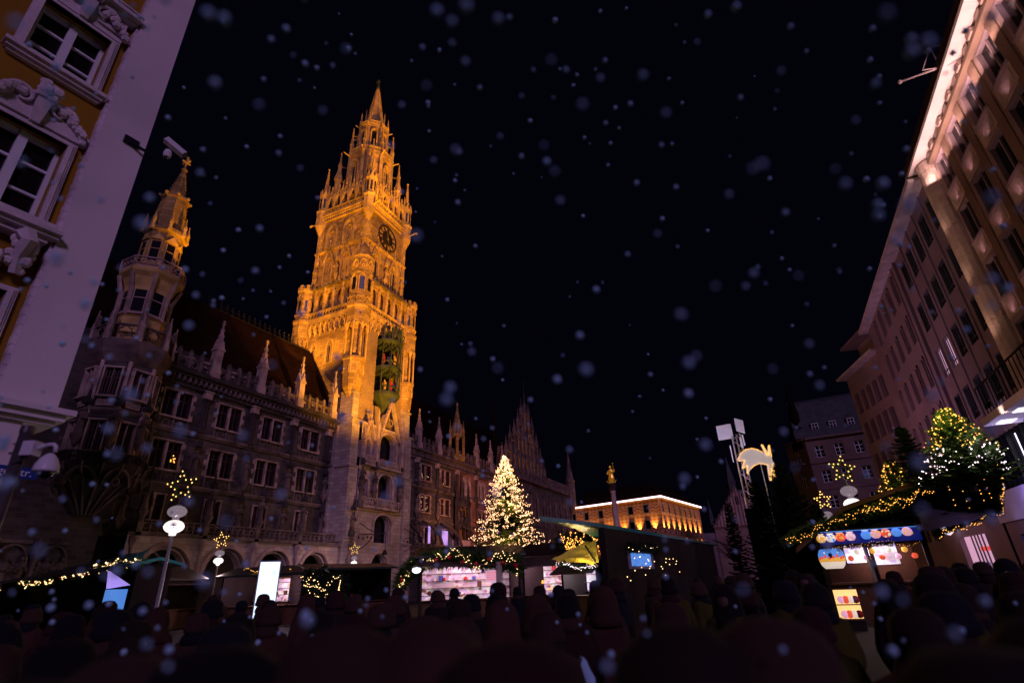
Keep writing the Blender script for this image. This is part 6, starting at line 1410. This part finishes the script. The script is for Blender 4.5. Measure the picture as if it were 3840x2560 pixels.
stall('white-lit small stall below the yellow awning', tuple(atr(2110, 2150, 27).xy), tuple(atr(2240, 2150, 26).xy), 2.0, 2.35, .3, glow='stall_glow_white', awn=.8, awz=.35, lowglow=1.2, power=160, pcol=(.85, .8, 1))
garland('garland', 'thin row of white lights under the yellow awning', [atr(2085, 2118, 25.5), atr(2130, 2112, 25.5), atr(2150, 2122, 25.5), atr(2235, 2130, 25.5)], .15, 300, 50, 'bulb_white', 0, 9, br=.02)
ya = thing('yellow_awning', 'crumpled translucent yellow tarpaulin awning propped on a black pole', 'awning', tuple(atr(2180, 2080, 24).xy)+(0,))
c4 = [atr(2066, 2100, 24.5), atr(2232, 2016, 23), atr(2246, 2114, 22.2), atr(2120, 2101, 23.2)]
q = MB(); NU, NV = 26, 10; rr = random.Random(2); grid = []
for i in range(NU+1):
    row = []
    for j in range(NV+1):
        u, v = i/NU, j/NV; p = (c4[0].lerp(c4[1], u)).lerp(c4[3].lerp(c4[2], u), v); p = p+Vector((0, 0, .05*math.sin(9*v+5*u*u+2*math.sin(7*u))+.03*math.sin(23*v-8*u))); row.append(q.p(*mbp(p)))
    grid.append(row)
for i in range(NU):
    for j in range(NV): q.F.append([grid[i][j], grid[i+1][j], grid[i+1][j+1], grid[i][j+1]])
q.build('tarpaulin', 'tarp_yellow', ya)
q = MB(); q.tube([mbp(atr(2195, 2045, 22.8)), mbp(atr(2245, 2125, 22.2))], .04, 6); q.build('prop', 'iron', ya)
lamp('POINT', atr(2165, 2118, 22.6), 34, (1, .72, .2), size=.15); lamp('POINT', atr(2200, 2100, 22.0), 24, (1, .8, .4), size=.1)  # added unseen lamps that brighten the awning
for a_, b_, c_ in ((2105, 2195, 6),):
    garland('garland', 'swarm of orange fairy lights hanging behind the yellow awning', [atr(2100, 2010, 30), atr(2150, 2040, 30), atr(2125, 2060, 30), atr(2200, 2000, 30), atr(2240, 2030, 30)], .5, 900, 190, 'bulb_amber', 0, 10, br=.03, mt='fir_dark')

# big dark stall right of centre
bs = thing('market_stall', 'large dark closed stall with teal roof edge before the orange house', 'market stall', (-5.3, 18, 0))
RW = [Vector((-5.95, 14.5, 3.28)), Vector((-5.35, 18, 3.32)), Vector((-3.3, 36.6, 3.3)), Vector((-9.0, 36.8, 3.3)), Vector((-6.1, 18, 3.3))]
q = MB(); q.loft([[mbp(p) for p in RW], [mbp(p+Vector((0, 0, .12))) for p in RW]]); q.build('roof', 'tarp_green', bs)
RW2 = [p+Vector((0, 0, .125)) for p in RW[1:4]]+[RW[4]+Vector((0, 0, .125))]
n = 22; A = Vector((-5.2, 18.2, 0)); B = Vector((-3.5, 36.2, 0)); bf = Face(A, math.atan2(B.y-A.y, B.x-A.x)); LL = (B-A).length
for k in range(n):
    q = bf.mb(); q.box(LL*k/n+.008, LL*(k+1)/n-.008, -.06, -.02, 0, 3.28); q.build('plank', 'wood_dark', bs)
q = MB(); q.box(-5.32, -5.12, -18.3, -18.1, 0, 3.28); q.build('corner_post', 'wood_dark', bs)
q = MB(); q.loft([[(-5.3, -18.3, 0), (-3.6, -36, 0), (-8.9, -36, 0)], [(-5.3, -18.3, 3.28), (-3.6, -36, 3.28), (-8.9, -36, 3.28)]]); q.build('core', 'plastic_black', bs)
q = bf.mb(); q.box(2.2, 5.3, -.01, .02, 2.0, 2.62); q.build('window', 'canvas_purple', bs)
q = bf.mb(); q.box(2.5, 4.9, .021, .03, 2.1, 2.55); q.build('lit_window', 'goods_blue', bs)
q = bf.mb(); 
for i in range(9):
    for j in range(4): q.tube([(2.0+i*.42, .06, 1.75+j*.28), (2.0+(i+1)*.42, .06, 1.75+(j+(1 if i % 2 else -1)*.5)*.28)], .006, 3)
q.build('net_wire', 'iron', bs, stuff=True)
q = MB(); rr = random.Random(8)
for i in range(34):
    px_, py_ = rr.uniform(2350, 2560), rr.uniform(2085, 2185)
    if py_ > 2120 and rr.random() < .3: continue
    d = ray(px_, py_); P0 = bf.w(0, .1, 0); nn = Vector((math.sin(bf.rot), -math.cos(bf.rot), 0)); tt = (P0-CAM).dot(nn)/d.dot(nn); c = CAM+d*tt; q.octa(tuple(c), .022)
nl_ = q.build('light_net', 'bulb'); tag(nl_, 'net of warm fairy lights over the blue window of the large dark stall', 'fairy lights', kind=None)
garland('garland', 'dark fir garland with few lights above the blue window', [bf.w(2.0, .12, 2.75), bf.w(5.8, .12, 2.8)], .2, 1500, 10, 'bulb', 0, 12, br=.02, mt='fir_dark')

# right-hand hut with glass-ball fascia
Y8 = 23.6
hut = thing('market_stall', 'gabled hut with blue fascia of nine painted glowing glass balls at the right', 'market stall', (1.5, Y8, 0))
G = [aty(x, y, Y8) for x, y in ((2990, 2070), (3160, 1918), (3350, 1852), (3500, 1800), (3668, 1737), (3735, 1745), (3738, 1905), (3436, 1890), (3440, 1966), (3065, 2003))]
q = MB(); q.loft([[mbp(p) for p in G], [mbp(p+Vector((0, .15, 0))) for p in G]]); 
me = bpy.data.meshes.new('gable_board'); bm = bmesh.new(); vs = [bm.verts.new(p-hut.location) for p in G]; f_ = bm.faces.new(vs); r_ = bmesh.ops.extrude_face_region(bm, geom=[f_])
bmesh.ops.translate(bm, verts=[v for v in r_['geom'] if isinstance(v, bmesh.types.BMVert)], vec=Vector((0, .12, 0))); bmesh.ops.triangulate(bm, faces=bm.faces[:]); bm.to_mesh(me); bm.free(); me.materials.append(MT['wood_dark']); link('gable_board', me, hut)
q = MB()
for a_, b_ in zip(G[:4], G[1:5]):
    q.loft([[(a_.x, -a_.y+.35, a_.z), (a_.x, -a_.y+.35, a_.z+.16), (a_.x, -a_.y-3.5, a_.z+.16), (a_.x, -a_.y-3.5, a_.z)], [(b_.x, -b_.y+.35, b_.z), (b_.x, -b_.y+.35, b_.z+.16), (b_.x, -b_.y-3.5, b_.z+.16), (b_.x, -b_.y-3.5, b_.z)]])
q.build('roof', 'wood', hut)
F0, F1 = aty(3065, 2001, Y8-.1), aty(3440, 1968, Y8-.1); F2, F3_ = aty(3082, 2052, Y8-.1), aty(3437, 2022, Y8-.1)
x0, x1 = F0.x, F1.x; zt_, zb_ = (F0.z+F1.z)/2, (F2.z+F3_.z)/2
q = MB(); q.box(x0, x1, -Y8+.05, -Y8+.2, zb_, zt_); q.build('fascia', 'fascia_blue', hut)
q = MB(); q.box(x0, x1, -Y8+.2, -Y8+.5, zt_, zt_+.05); q.box(x0, x1, -Y8+.2, -Y8+.26, zb_-.03, zb_+.02); q.build('fascia_moulding', 'wood_dark', hut)
q = MB(); q.box(x0+.1, x1-.1, -Y8+.35, -Y8+.45, zt_-.02, zt_-.001); q.build('strip_lamp', 'goods_blue', hut)
q = MB(); q.box(x0-.1, x0+.06, -Y8, -Y8+.14, 0, zt_); q.box(x1-.06, x1+.1, -Y8, -Y8+.14, 0, zt_+.4); q.build('post', 'wood_dark', hut)
balls = [(250, 1065, 'goods_amber', 'cream and amber'), (362, 1056, 'goods_white', 'white and yellow'), (475, 1046, 'goods_red', 'glowing orange'), (594, 1037, 'goods_pink', 'violet and white'), (775, 1020, 'goods_blue', 'sky-blue'), (888, 1009, 'goods_pink', 'pink and purple'), (1010, 998, 'goods_red', 'red and amber'), (1133, 987, 'goods_blue', 'blue and golden'), (1257, 977, 'goods_pink', 'pale red')]
for i, (bx_, by_, m_, lab) in enumerate(balls):
    p = aty(3000+bx_/3.136, 1680+by_/3.136, Y8-.25); t = thing('glass_ball', lab+' painted glass ball, '+('first', 'second', 'third', 'fourth', 'fifth', 'sixth', 'seventh', 'eighth', 'ninth')[i]+' from the left on the blue fascia', 'glass ball', tuple(p), 0, 'glowing glass balls on the hut fascia'); r_ = .145
    q = MB(); q.lathe(p.x, -p.y, [(r_*math.cos(a_)*1.08, p.z+r_*math.sin(a_)) for a_ in [-1.15+.23*k_ for k_ in range(11)]], 16); q.build('globe', m_, t, smooth=True)
    rr = random.Random(i); q = MB()
    for k in range(9):
        a = rr.uniform(-2.6, -.5); zz = p.z+rr.uniform(-.1, .1); rad = math.sqrt(max(r_*r_-(zz-p.z)**2*1.1, .01)); q.ball(p.x+rad*math.cos(a), -p.y-rad*math.sin(a), zz, rr.uniform(.025, .05), 5, 3)
    q.build('painted_motif', ('goods_white', 'goods_blue', 'goods_amber')[i % 3], t); q = MB(); q.lathe(p.x, -p.y, [(.11, p.z+r_), (.11, p.z+r_+.02)], 12); q.build('rim', 'goods_white', t)
# interior
q = MB(); q.box(x0, x1, -Y8-2.2, -Y8-2.1, 0, zt_); q.build('back_wall', 'wood', hut)
q = MB(); q.box(x0+.9, x0+1.55, -Y8-2.08, -Y8-2.0, 1.9, 2.6); q.box(x0+1.75, x1-.5, -Y8-2.08, -Y8-2.0, 1.8, 2.62); q.build('glow_shelf_panel', 'stall_glow_white', hut)
q = MB(); q.box(x0+1.6, x0+1.72, -Y8-1.2, -Y8-1.0, 0, 2.7); q.build('inner_post', 'wood_dark', hut)
for k in range(9):
    u = x0+.95+k*.25; q = MB(); q.ball(u, -Y8-.9, 2.05+.22*(k % 2), .10, 8, 5); q.build('hanging_lantern', ('goods_red', 'goods_white', 'goods_pink', 'goods_amber')[k % 4], hut)
for k in range(4): q = MB(); q.box(x0-.02+(x1-x0)*k/4+.01, x0-.02+(x1-x0)*(k+1)/4-.01, -Y8+.0, -Y8+.05, 0, 1.2); q.build('plank', 'wood', hut)
q = MB(); q.box(x0, x1, -Y8-.5, -Y8+.2, 1.2, 1.26); q.build('counter_top', 'wood', hut)
garland('garland', 'golden tinsel strip under the blue fascia of the hut', [(x0+.1, Y8-.25, zb_-.05), (x1-.1, Y8-.25, zb_-.05)], .1, 1600, 40, 'bulb_amber', 0, 15, br=.008, mt='goods_amber' if False else 'wood', cat='tinsel')
# large painted lantern
p = aty(3120, 2094, Y8-.5); bl_ = thing('painted_lantern', 'large barrel-shaped lantern painted with a blue night sky and snowy village', 'lantern', tuple(p)); R_ = .42
for nm, pr, m_ in (('snow_band', [(.27, p.z-.32), (.36, p.z-.22), (.40, p.z-.1)], 'goods_white'), ('village_band', [(.402, p.z-.1), (.415, p.z-.02), (.417, p.z+.03)], 'goods_amber'), ('sky_band', [(.418, p.z+.03), (.41, p.z+.15), (.36, p.z+.27), (.31, p.z+.32)], 'goods_blue')):
    q = MB(); q.lathe(p.x, -p.y, pr, 20); q.build(nm, m_, bl_, smooth=False)
q = MB(); 
for k in range(8): a = -2.7+k*.3; q.ball(p.x+.41*math.cos(a), -p.y-.41*math.sin(a), p.z+.02+.03*(k % 3), .05, 6, 4)
q.build('village_motif', 'goods_red', bl_); q = MB(); q.ball(p.x-.05, -p.y+.4, p.z+.12, .07, 7, 5); q.ball(p.x-.05, -p.y+.41, p.z+.06, .05, 7, 5); q.build('tree_motif', 'sign_blue', bl_)
q = MB(); q.ball(p.x-.22, -p.y+.33, p.z+.2, .03, 6, 4); q.ball(p.x+.2, -p.y+.36, p.z+.2, .03, 6, 4); q.build('moon_motif', 'goods_white', bl_)
lamp('POINT', (x0+2.0, Y8+1.0, 2.4), 90, (1, .6, .75), size=.3)
# display of boxed goods low in the crowd gap
ds = thing('display_case', 'lit golden display shelf with glass ornaments seen between dark figures', 'display case', tuple(aty(3185, 2320, Y8-3).xy)+(0,))
c0, c1 = aty(3125, 2212, Y8-3), aty(3245, 2320, Y8-3); q = MB(); q.box(c0.x, c1.x, -c0.y-.35, -c0.y-.3, c1.z, c0.z); q.build('back_panel', 'glow_warm', ds)
q = MB(); q.box(c0.x, c1.x, -c0.y-.3, -c0.y, c1.z-.04, c1.z); q.build('shelf', 'wood', ds); q = MB(); q.box(c0.x, c1.x, -c0.y-.3, -c0.y, (c0.z+c1.z)/2-.02, (c0.z+c1.z)/2); q.build('shelf', 'wood', ds); q = MB(); q.box(c0.x, c1.x, -c0.y-.3, -c0.y-.02, 0, c1.z-.04); q.build('base', 'wood_dark', ds)
for k in range(8):
    u = c0.x+.15+(c1.x-c0.x-.25)*(k % 4)/3; zz = (c1.z if k < 4 else (c0.z+c1.z)/2)+.1; q = MB(); q.ball(u, -c0.y-.12, zz+.03, .11, 8, 6); q.build('ornament', ('goods_pink', 'goods_red', 'goods_white', 'figure_red')[k % 4], ds)
# raised flap and its garlands
fl = [aty(3436, 1892, Y8-.02), aty(3730, 1915, Y8-.02), aty(3645, 1955, Y8-1.6), aty(3469, 1990, Y8-1.6)]
q = MB(); q.loft([[mbp(v) for v in fl], [mbp(v+Vector((0, 0, .05))) for v in fl]]); tg_ = thing('hinged_flap', 'raised grey-violet hinged flap of the hut with gas strut, below the fir branches', 'flap', tuple(fl[0])); q.build('panel', 'canvas_purple', tg_)
q = MB(); q.tube([mbp(fl[0].lerp(fl[3], .15)+Vector((.12, 0, -.05))), mbp(fl[0].lerp(fl[3], .75)+Vector((.1, 0, -.05)))], .025, 6); q.build('gas_strut', 'iron', tg_)
garland('garland', 'long fir garland with amber lights climbing the hut gable from left to right', [aty(x, y, Y8-.4) for x, y in ((2940, 2030), (3040, 1985), (3110, 1965), (3200, 1935), (3330, 1895), (3420, 1850), (3520, 1815), (3650, 1755), (3730, 1740))], .22, 8000, 160, 'bulb_amber', 0, 17, br=.015)
garland('garland', 'fir garland with amber lights hanging down the right end of the hut', [aty(x, y, Y8-.4) for x, y in ((3730, 1740), (3748, 1800), (3738, 1860), (3742, 1905), (3600, 1965), (3500, 2000))], .17, 2400, 80, 'bulb_amber', 0, 18, br=.016)
garland('garland', 'second amber light string below the gable edge of the hut', [aty(x, y, Y8-.4) for x, y in ((3230, 1920), (3300, 1890), (3390, 1875), (3440, 1830))], .12, 500, 60, 'bulb_amber', 0, 19, br=.02)
for i, (gx_, gy_) in enumerate(((3600, 1860), (3660, 1850), (3700, 1870), (3560, 1880))):
    c = aty(gx_, gy_, Y8-.6); garland('hanging_branches', ('bushy dark fir branches hanging in the hut opening, second from its right end', 'dark fir branches hanging next to the hut post, third', 'dark fir branches at the right end of the hut opening', 'short dark fir branches at the left of the hut opening')[i], [c+Vector((0, 0, .6)), c+Vector((0, 0, -.4))], .25, 1500, 5, 'bulb_amber', 0, 30+i, br=.02, mt='fir_dark', cat='fir branches')
for i, (x, y, m_) in enumerate(((3600, 1835, 'goods_blue'), (3618, 1850, 'goods_blue'), (3575, 1848, 'goods_pink'), (3640, 1800, 'glow_red'), (3520, 1880, 'goods_white'), (3560, 1862, 'glow_red'))):
    c = aty(x, y, Y8+.3); q = MB(); q.ball(c.x, -c.y, c.z, .10, 8, 5); tag(q.build('hanging_bauble', m_), ('pale blue lit bauble hanging highest of the blue pair in the hut', 'lower pale blue lit bauble in the hut', 'pink lit bauble left of the blue pair', 'red lit bauble highest under the gable', 'white lit bauble nearest the flap', 'small red lit bauble above the flap')[i], 'bauble')

# ------------------------------------------------------------------ lights on the right-hand buildings, with two added spots in the square
for k in range(6):
    y = (38.5-k*3.6)*KR; lamp('AREA', (XR-.62, y, rz(26.6)), 85, (1, .60, .56), aim=(XR-.5, y, rz(28.7)), size=2.4, sy=.2)
for k, (a, b) in enumerate(RW1[:6]):
    y = (a+b)/2*KR
    for z in (23.75, 19.5, 15.2):
        lamp('SPOT', (XR-.45, y, rz(z-.1)), 12, (1, .5, .68), aim=(XR-.12, y, rz(z+1.6)), size=.08, angle=95, blend=1)
for z in (13, 17, 21, 25): lamp('SPOT', (XR-2.0, 40.4*KR, rz(z)-3), 130, (1, .6, .45), aim=(XR-.4, 40.5*KR, rz(z)), size=.2, angle=60, blend=1)
lamp('SPOT', (-1, 52, 4.5), 2600, (1, .45, .80), aim=(14, 54, 15), size=1.5, angle=100, blend=1)  # unseen spot added out in the square to light the office facade
lamp('SPOT', (-2, 32, 4.5), 420, (1, .42, .55), aim=(14, 27, 17), size=1.5, angle=75, blend=1)  # second unseen spot added there, brightening the store facade
lamp('POINT', (XR-.9, 44*KR, rz(8.8)), 60, (.7, .6, 1), size=.3); lamp('POINT', (XR-1.2, 50*KR, rz(4.4)), 9, (.45, .35, 1), size=.4)
lamp('POINT', (XR-1.4, 46*KR, rz(5.2)), 170, (.32, .26, 1), size=.4)

# ------------------------------------------------------------------ people
def person_mesh(seed, stride=0., lean=0.):
    rr = random.Random(seed); bm = bmesh.new(); sk = bm.verts.layers.skin.verify(); V = []
    def v(x, y, z, rx, ry=None): a = bm.verts.new((x, y, z)); a[sk].radius = (rx, ry or rx); V.append(a); return a
    pel = v(0, 0, .95, .17, .14); wa = v(0, lean*.3, 1.12, .165, .13); ch = v(0, lean*.7, 1.34, .19, .13); sh_ = v(0, lean, 1.46, .11, .09); nk = v(0, lean, 1.53, .06); hd = v(0, lean+.01, 1.63, .095, .11); tp = v(0, lean, 1.72, .075, .085)
    for a, b in ((pel, wa), (wa, ch), (ch, sh_), (sh_, nk), (nk, hd), (hd, tp)): bm.edges.new((a, b))
    for s in (-1, 1):
        a = v(s*.17, lean, 1.42, .085); b = v(s*.25, lean+.02, 1.16, .07); c = v(s*(.24-.1*abs(stride)), lean+.10+s*stride*.3, .93, .055); d = v(s*.23, lean+.14+s*stride*.4, .85, .045)
        bm.edges.new((sh_, a)); bm.edges.new((a, b)); bm.edges.new((b, c)); bm.edges.new((c, d))
        h = v(s*.1, 0, .86, .115); k = v(s*.11, -s*stride*.25+.02, .48, .085); an = v(s*.11, -s*stride*.55, .1, .055); ft = v(s*.12, -s*stride*.55+.13, .05, .05)
        bm.edges.new((pel, h)); bm.edges.new((h, k)); bm.edges.new((k, an)); bm.edges.new((an, ft))
    me = bpy.data.meshes.new('tmp'); bm.to_mesh(me); bm.free(); o = bpy.data.objects.new('tmp', me); COL.objects.link(o)
    md = o.modifiers.new('s', 'SKIN'); md.use_smooth_shade = True; o.data.skin_vertices[0].data[0].use_root = True
    sb = o.modifiers.new('u', 'SUBSURF'); sb.levels = 1; sb.render_levels = 1
    dg = bpy.context.evaluated_depsgraph_get(); m2 = bpy.data.meshes.new_from_object(o.evaluated_get(dg)); bpy.data.objects.remove(o); m2.name = 'person_body'; return m2
def colour_body(me, coat, legs='coat_black'):
    me = me.copy(); me.materials.clear()
    for n_ in (coat, legs, 'skin'): me.materials.append(MT[n_])
    for p in me.polygons:
        z = p.center.z; p.material_index = 2 if z > 1.545 else (1 if z < .8 else 0); p.use_smooth = True
    return me
bodies = [person_mesh(1, 0, 0), person_mesh(2, .25, .03), person_mesh(3, .5, .05)]
COATS = ['coat_black', 'coat_brown', 'coat_wine', 'coat_olive', 'coat_blue', 'coat_tan']
BM = {(i, c): colour_body(b, c) for i, b in enumerate(bodies) for c in COATS}
def wear():
    out = []
    q = MB(); q.lathe(0, 0, [(.30, .52), (.27, .8), (.235, 1.1), (.25, 1.3), (.20, 1.44), (.10, 1.5)], 14, sq=.68); out.append(q)           # coat
    q = MB(); q.lathe(0, -.02, [(.118, 1.57), (.136, 1.58), (.138, 1.63), (.126, 1.64), (.122, 1.70), (.105, 1.745), (.065, 1.775), (.01, 1.785)], 14); out.append(q)               # knitted cap
    q = MB(); q.lathe(0, .01, [(.10, 1.40), (.135, 1.46), (.128, 1.55), (.135, 1.64), (.12, 1.72), (.07, 1.765), (.01, 1.775)], 12, sq=.9); out.append(q)                  # hair
    q = MB(); q.lathe(0, 0, [(.14, 1.45), (.145, 1.5), (.12, 1.56), (.10, 1.57)], 12); out.append(q)                                      # scarf
    return out
wc, wk, wh, wsc = wear()
whd = MB(); whd.lathe(0, .02, [(.21, 1.38), (.19, 1.46), (.165, 1.56), (.16, 1.66), (.13, 1.75), (.07, 1.80), (.01, 1.82)], 12, sq=.95); HDM = {c: whd.mesh('hood', 'coat_black' if c == 'coat_olive' else c, True) for c in COATS}
WM = {c: wc.mesh('coat', c, True) for c in COATS}; KM = {c: wk.mesh('hat', c, True) for c in ('coat_black', 'coat_wine', 'coat_tan', 'coat_blue')}; HM = wh.mesh('hair', 'hair', True); SM = {c: wsc.mesh('scarf', c, True) for c in ('coat_wine', 'coat_tan', 'coat_blue')}
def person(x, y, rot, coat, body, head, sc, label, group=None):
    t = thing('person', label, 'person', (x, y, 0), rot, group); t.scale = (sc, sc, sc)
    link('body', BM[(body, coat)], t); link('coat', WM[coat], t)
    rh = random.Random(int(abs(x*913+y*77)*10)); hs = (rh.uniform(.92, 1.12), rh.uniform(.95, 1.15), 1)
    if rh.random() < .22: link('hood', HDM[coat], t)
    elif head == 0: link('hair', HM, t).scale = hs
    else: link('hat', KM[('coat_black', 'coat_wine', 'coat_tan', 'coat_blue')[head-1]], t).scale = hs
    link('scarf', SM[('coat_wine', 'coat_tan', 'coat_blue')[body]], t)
    return t
rr = random.Random(21); placed = []; special = [
    (1868, 8.5, 'coat_black', 0, 'lone person whose dark head stands out against the central lit stall'),
    (3610, 13, 'coat_black', 1, 'dark person below the lit shop window at the right, left of a grey-capped one'),
    (3695, 12, 'coat_tan', 3, 'person in a tan cap below the right edge of the lit shop window'),
    (3780, 11, 'coat_blue', 4, 'person in blue hat near the right edge of the frame')]
for px_, r_, c_, hd_, lab in special:
    d = atr(px_, 2150, r_); placed.append((d.x, d.y)); person(d.x, d.y, rr.uniform(-.4, .4), c_, 0, hd_, .97, lab)
CN = dict(coat_black='black', coat_brown='dark brown', coat_wine='wine-red', coat_olive='olive', coat_blue='navy', coat_tan='tan')
HN = ['bare dark hair', 'a black cap', 'a wine-red cap', 'a tan cap', 'a navy cap']
def spot(px_):
    for lim, nm in ((400, 'below the left garland stall'), (850, 'near the left lamp pole'), (1150, 'before the glowing pillar'), (1550, 'below the clock tower'), (2000, 'before the central lit stall'), (2350, 'below the yellow awning'), (2750, 'before the large dark stall'), (3080, 'below the mast and firs'), (3450, 'before the glass-ball hut')):
        if px_ < lim: return nm
    return 'below the lit shop window'
USED = set()
def crowd_person(px_, r_, c_, body, head, sc, rot, row):
    d = atr(px_, 2180, r_); placed.append((d.x, d.y))
    for t_ in range(12):
        lab = 'figure in %s coat with %s, %s row, %s' % (CN[c_], HN[head], row, spot(px_))
        if lab not in USED: break
        head = (head+1) % 5
        if t_ % 5 == 4: c_ = COATS[(COATS.index(c_)+1) % 6]
    USED.add(lab); person(d.x, d.y, rot, c_, body, head, sc, lab, 'crowd of dark figures in the foreground')
# nearest figures, so close that the lens leaves them soft
near = []
for k in range(13):
    near.append((-80+k*330+rr.uniform(-60, 60), rr.uniform(.85, 1.35), ['coat_black', 'coat_wine', 'coat_blue', 'coat_tan', 'coat_brown', 'coat_brown', 'coat_black', 'coat_wine', 'coat_olive', 'coat_olive', 'coat_brown', 'coat_black', 'coat_brown'][k], rr.randrange(5)))
for px_, r_, c_, hd_ in near:
    if 3040 < px_ < 3330 or 2080 < px_ < 2310: continue
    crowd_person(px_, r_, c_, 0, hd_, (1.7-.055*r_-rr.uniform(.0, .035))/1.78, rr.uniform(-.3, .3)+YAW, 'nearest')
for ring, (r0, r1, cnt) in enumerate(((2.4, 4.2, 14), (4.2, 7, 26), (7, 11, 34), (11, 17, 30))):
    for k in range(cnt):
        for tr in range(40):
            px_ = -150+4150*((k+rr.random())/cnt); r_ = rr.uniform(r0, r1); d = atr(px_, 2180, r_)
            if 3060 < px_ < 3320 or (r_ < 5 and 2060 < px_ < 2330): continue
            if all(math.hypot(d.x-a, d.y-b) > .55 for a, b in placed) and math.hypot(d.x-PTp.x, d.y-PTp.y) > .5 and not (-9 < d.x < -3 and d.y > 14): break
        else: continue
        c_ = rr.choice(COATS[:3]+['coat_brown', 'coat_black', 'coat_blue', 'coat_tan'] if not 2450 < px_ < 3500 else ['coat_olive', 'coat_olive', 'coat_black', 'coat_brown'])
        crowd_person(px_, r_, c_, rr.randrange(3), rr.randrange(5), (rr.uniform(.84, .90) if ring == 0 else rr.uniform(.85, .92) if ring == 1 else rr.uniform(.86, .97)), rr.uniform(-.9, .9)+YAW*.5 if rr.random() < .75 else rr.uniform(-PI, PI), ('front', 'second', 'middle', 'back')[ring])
wb = thing('paper_bag', 'white board-like bag catching light low between two dark figures at the bottom edge', 'bag', tuple(atr(2195, 2520, 4.6)))
q = MB(); pts = [atr(x, y, 4.6) for x, y in ((2160, 2600), (2162, 2530), (2175, 2500), (2185, 2468), (2200, 2475), (2212, 2505), (2232, 2540), (2236, 2600))]; q.loft([[mbp(p) for p in pts], [mbp(p+_fh*.18) for p in pts]]); q.build('shell', 'snow', wb)

# ------------------------------------------------------------------ falling snow
rr = random.Random(77); q = MB()
for k in range(600):
    px_, py_ = rr.uniform(0, 3840), rr.uniform(-20, 2560); dist = rr.choice((rr.uniform(.7, 1.2), rr.uniform(1.2, 2.2), rr.uniform(2, 3.6), rr.uniform(2, 4.2), rr.uniform(3, 6))); d = ray(px_, py_).normalized()*dist; c = CAM+d
    r_ = rr.uniform(.0032, .0082)*(1 if dist < 1.2 else 1.25 if dist < 3 else 1.7); q.ball(c.x, -c.y, c.z, r_, 7, 5)
o = q.build('falling_snow', 'snow'); tag(o, 'soft out-of-focus snowflakes drifting through the air near the camera', 'snow', kind='stuff')
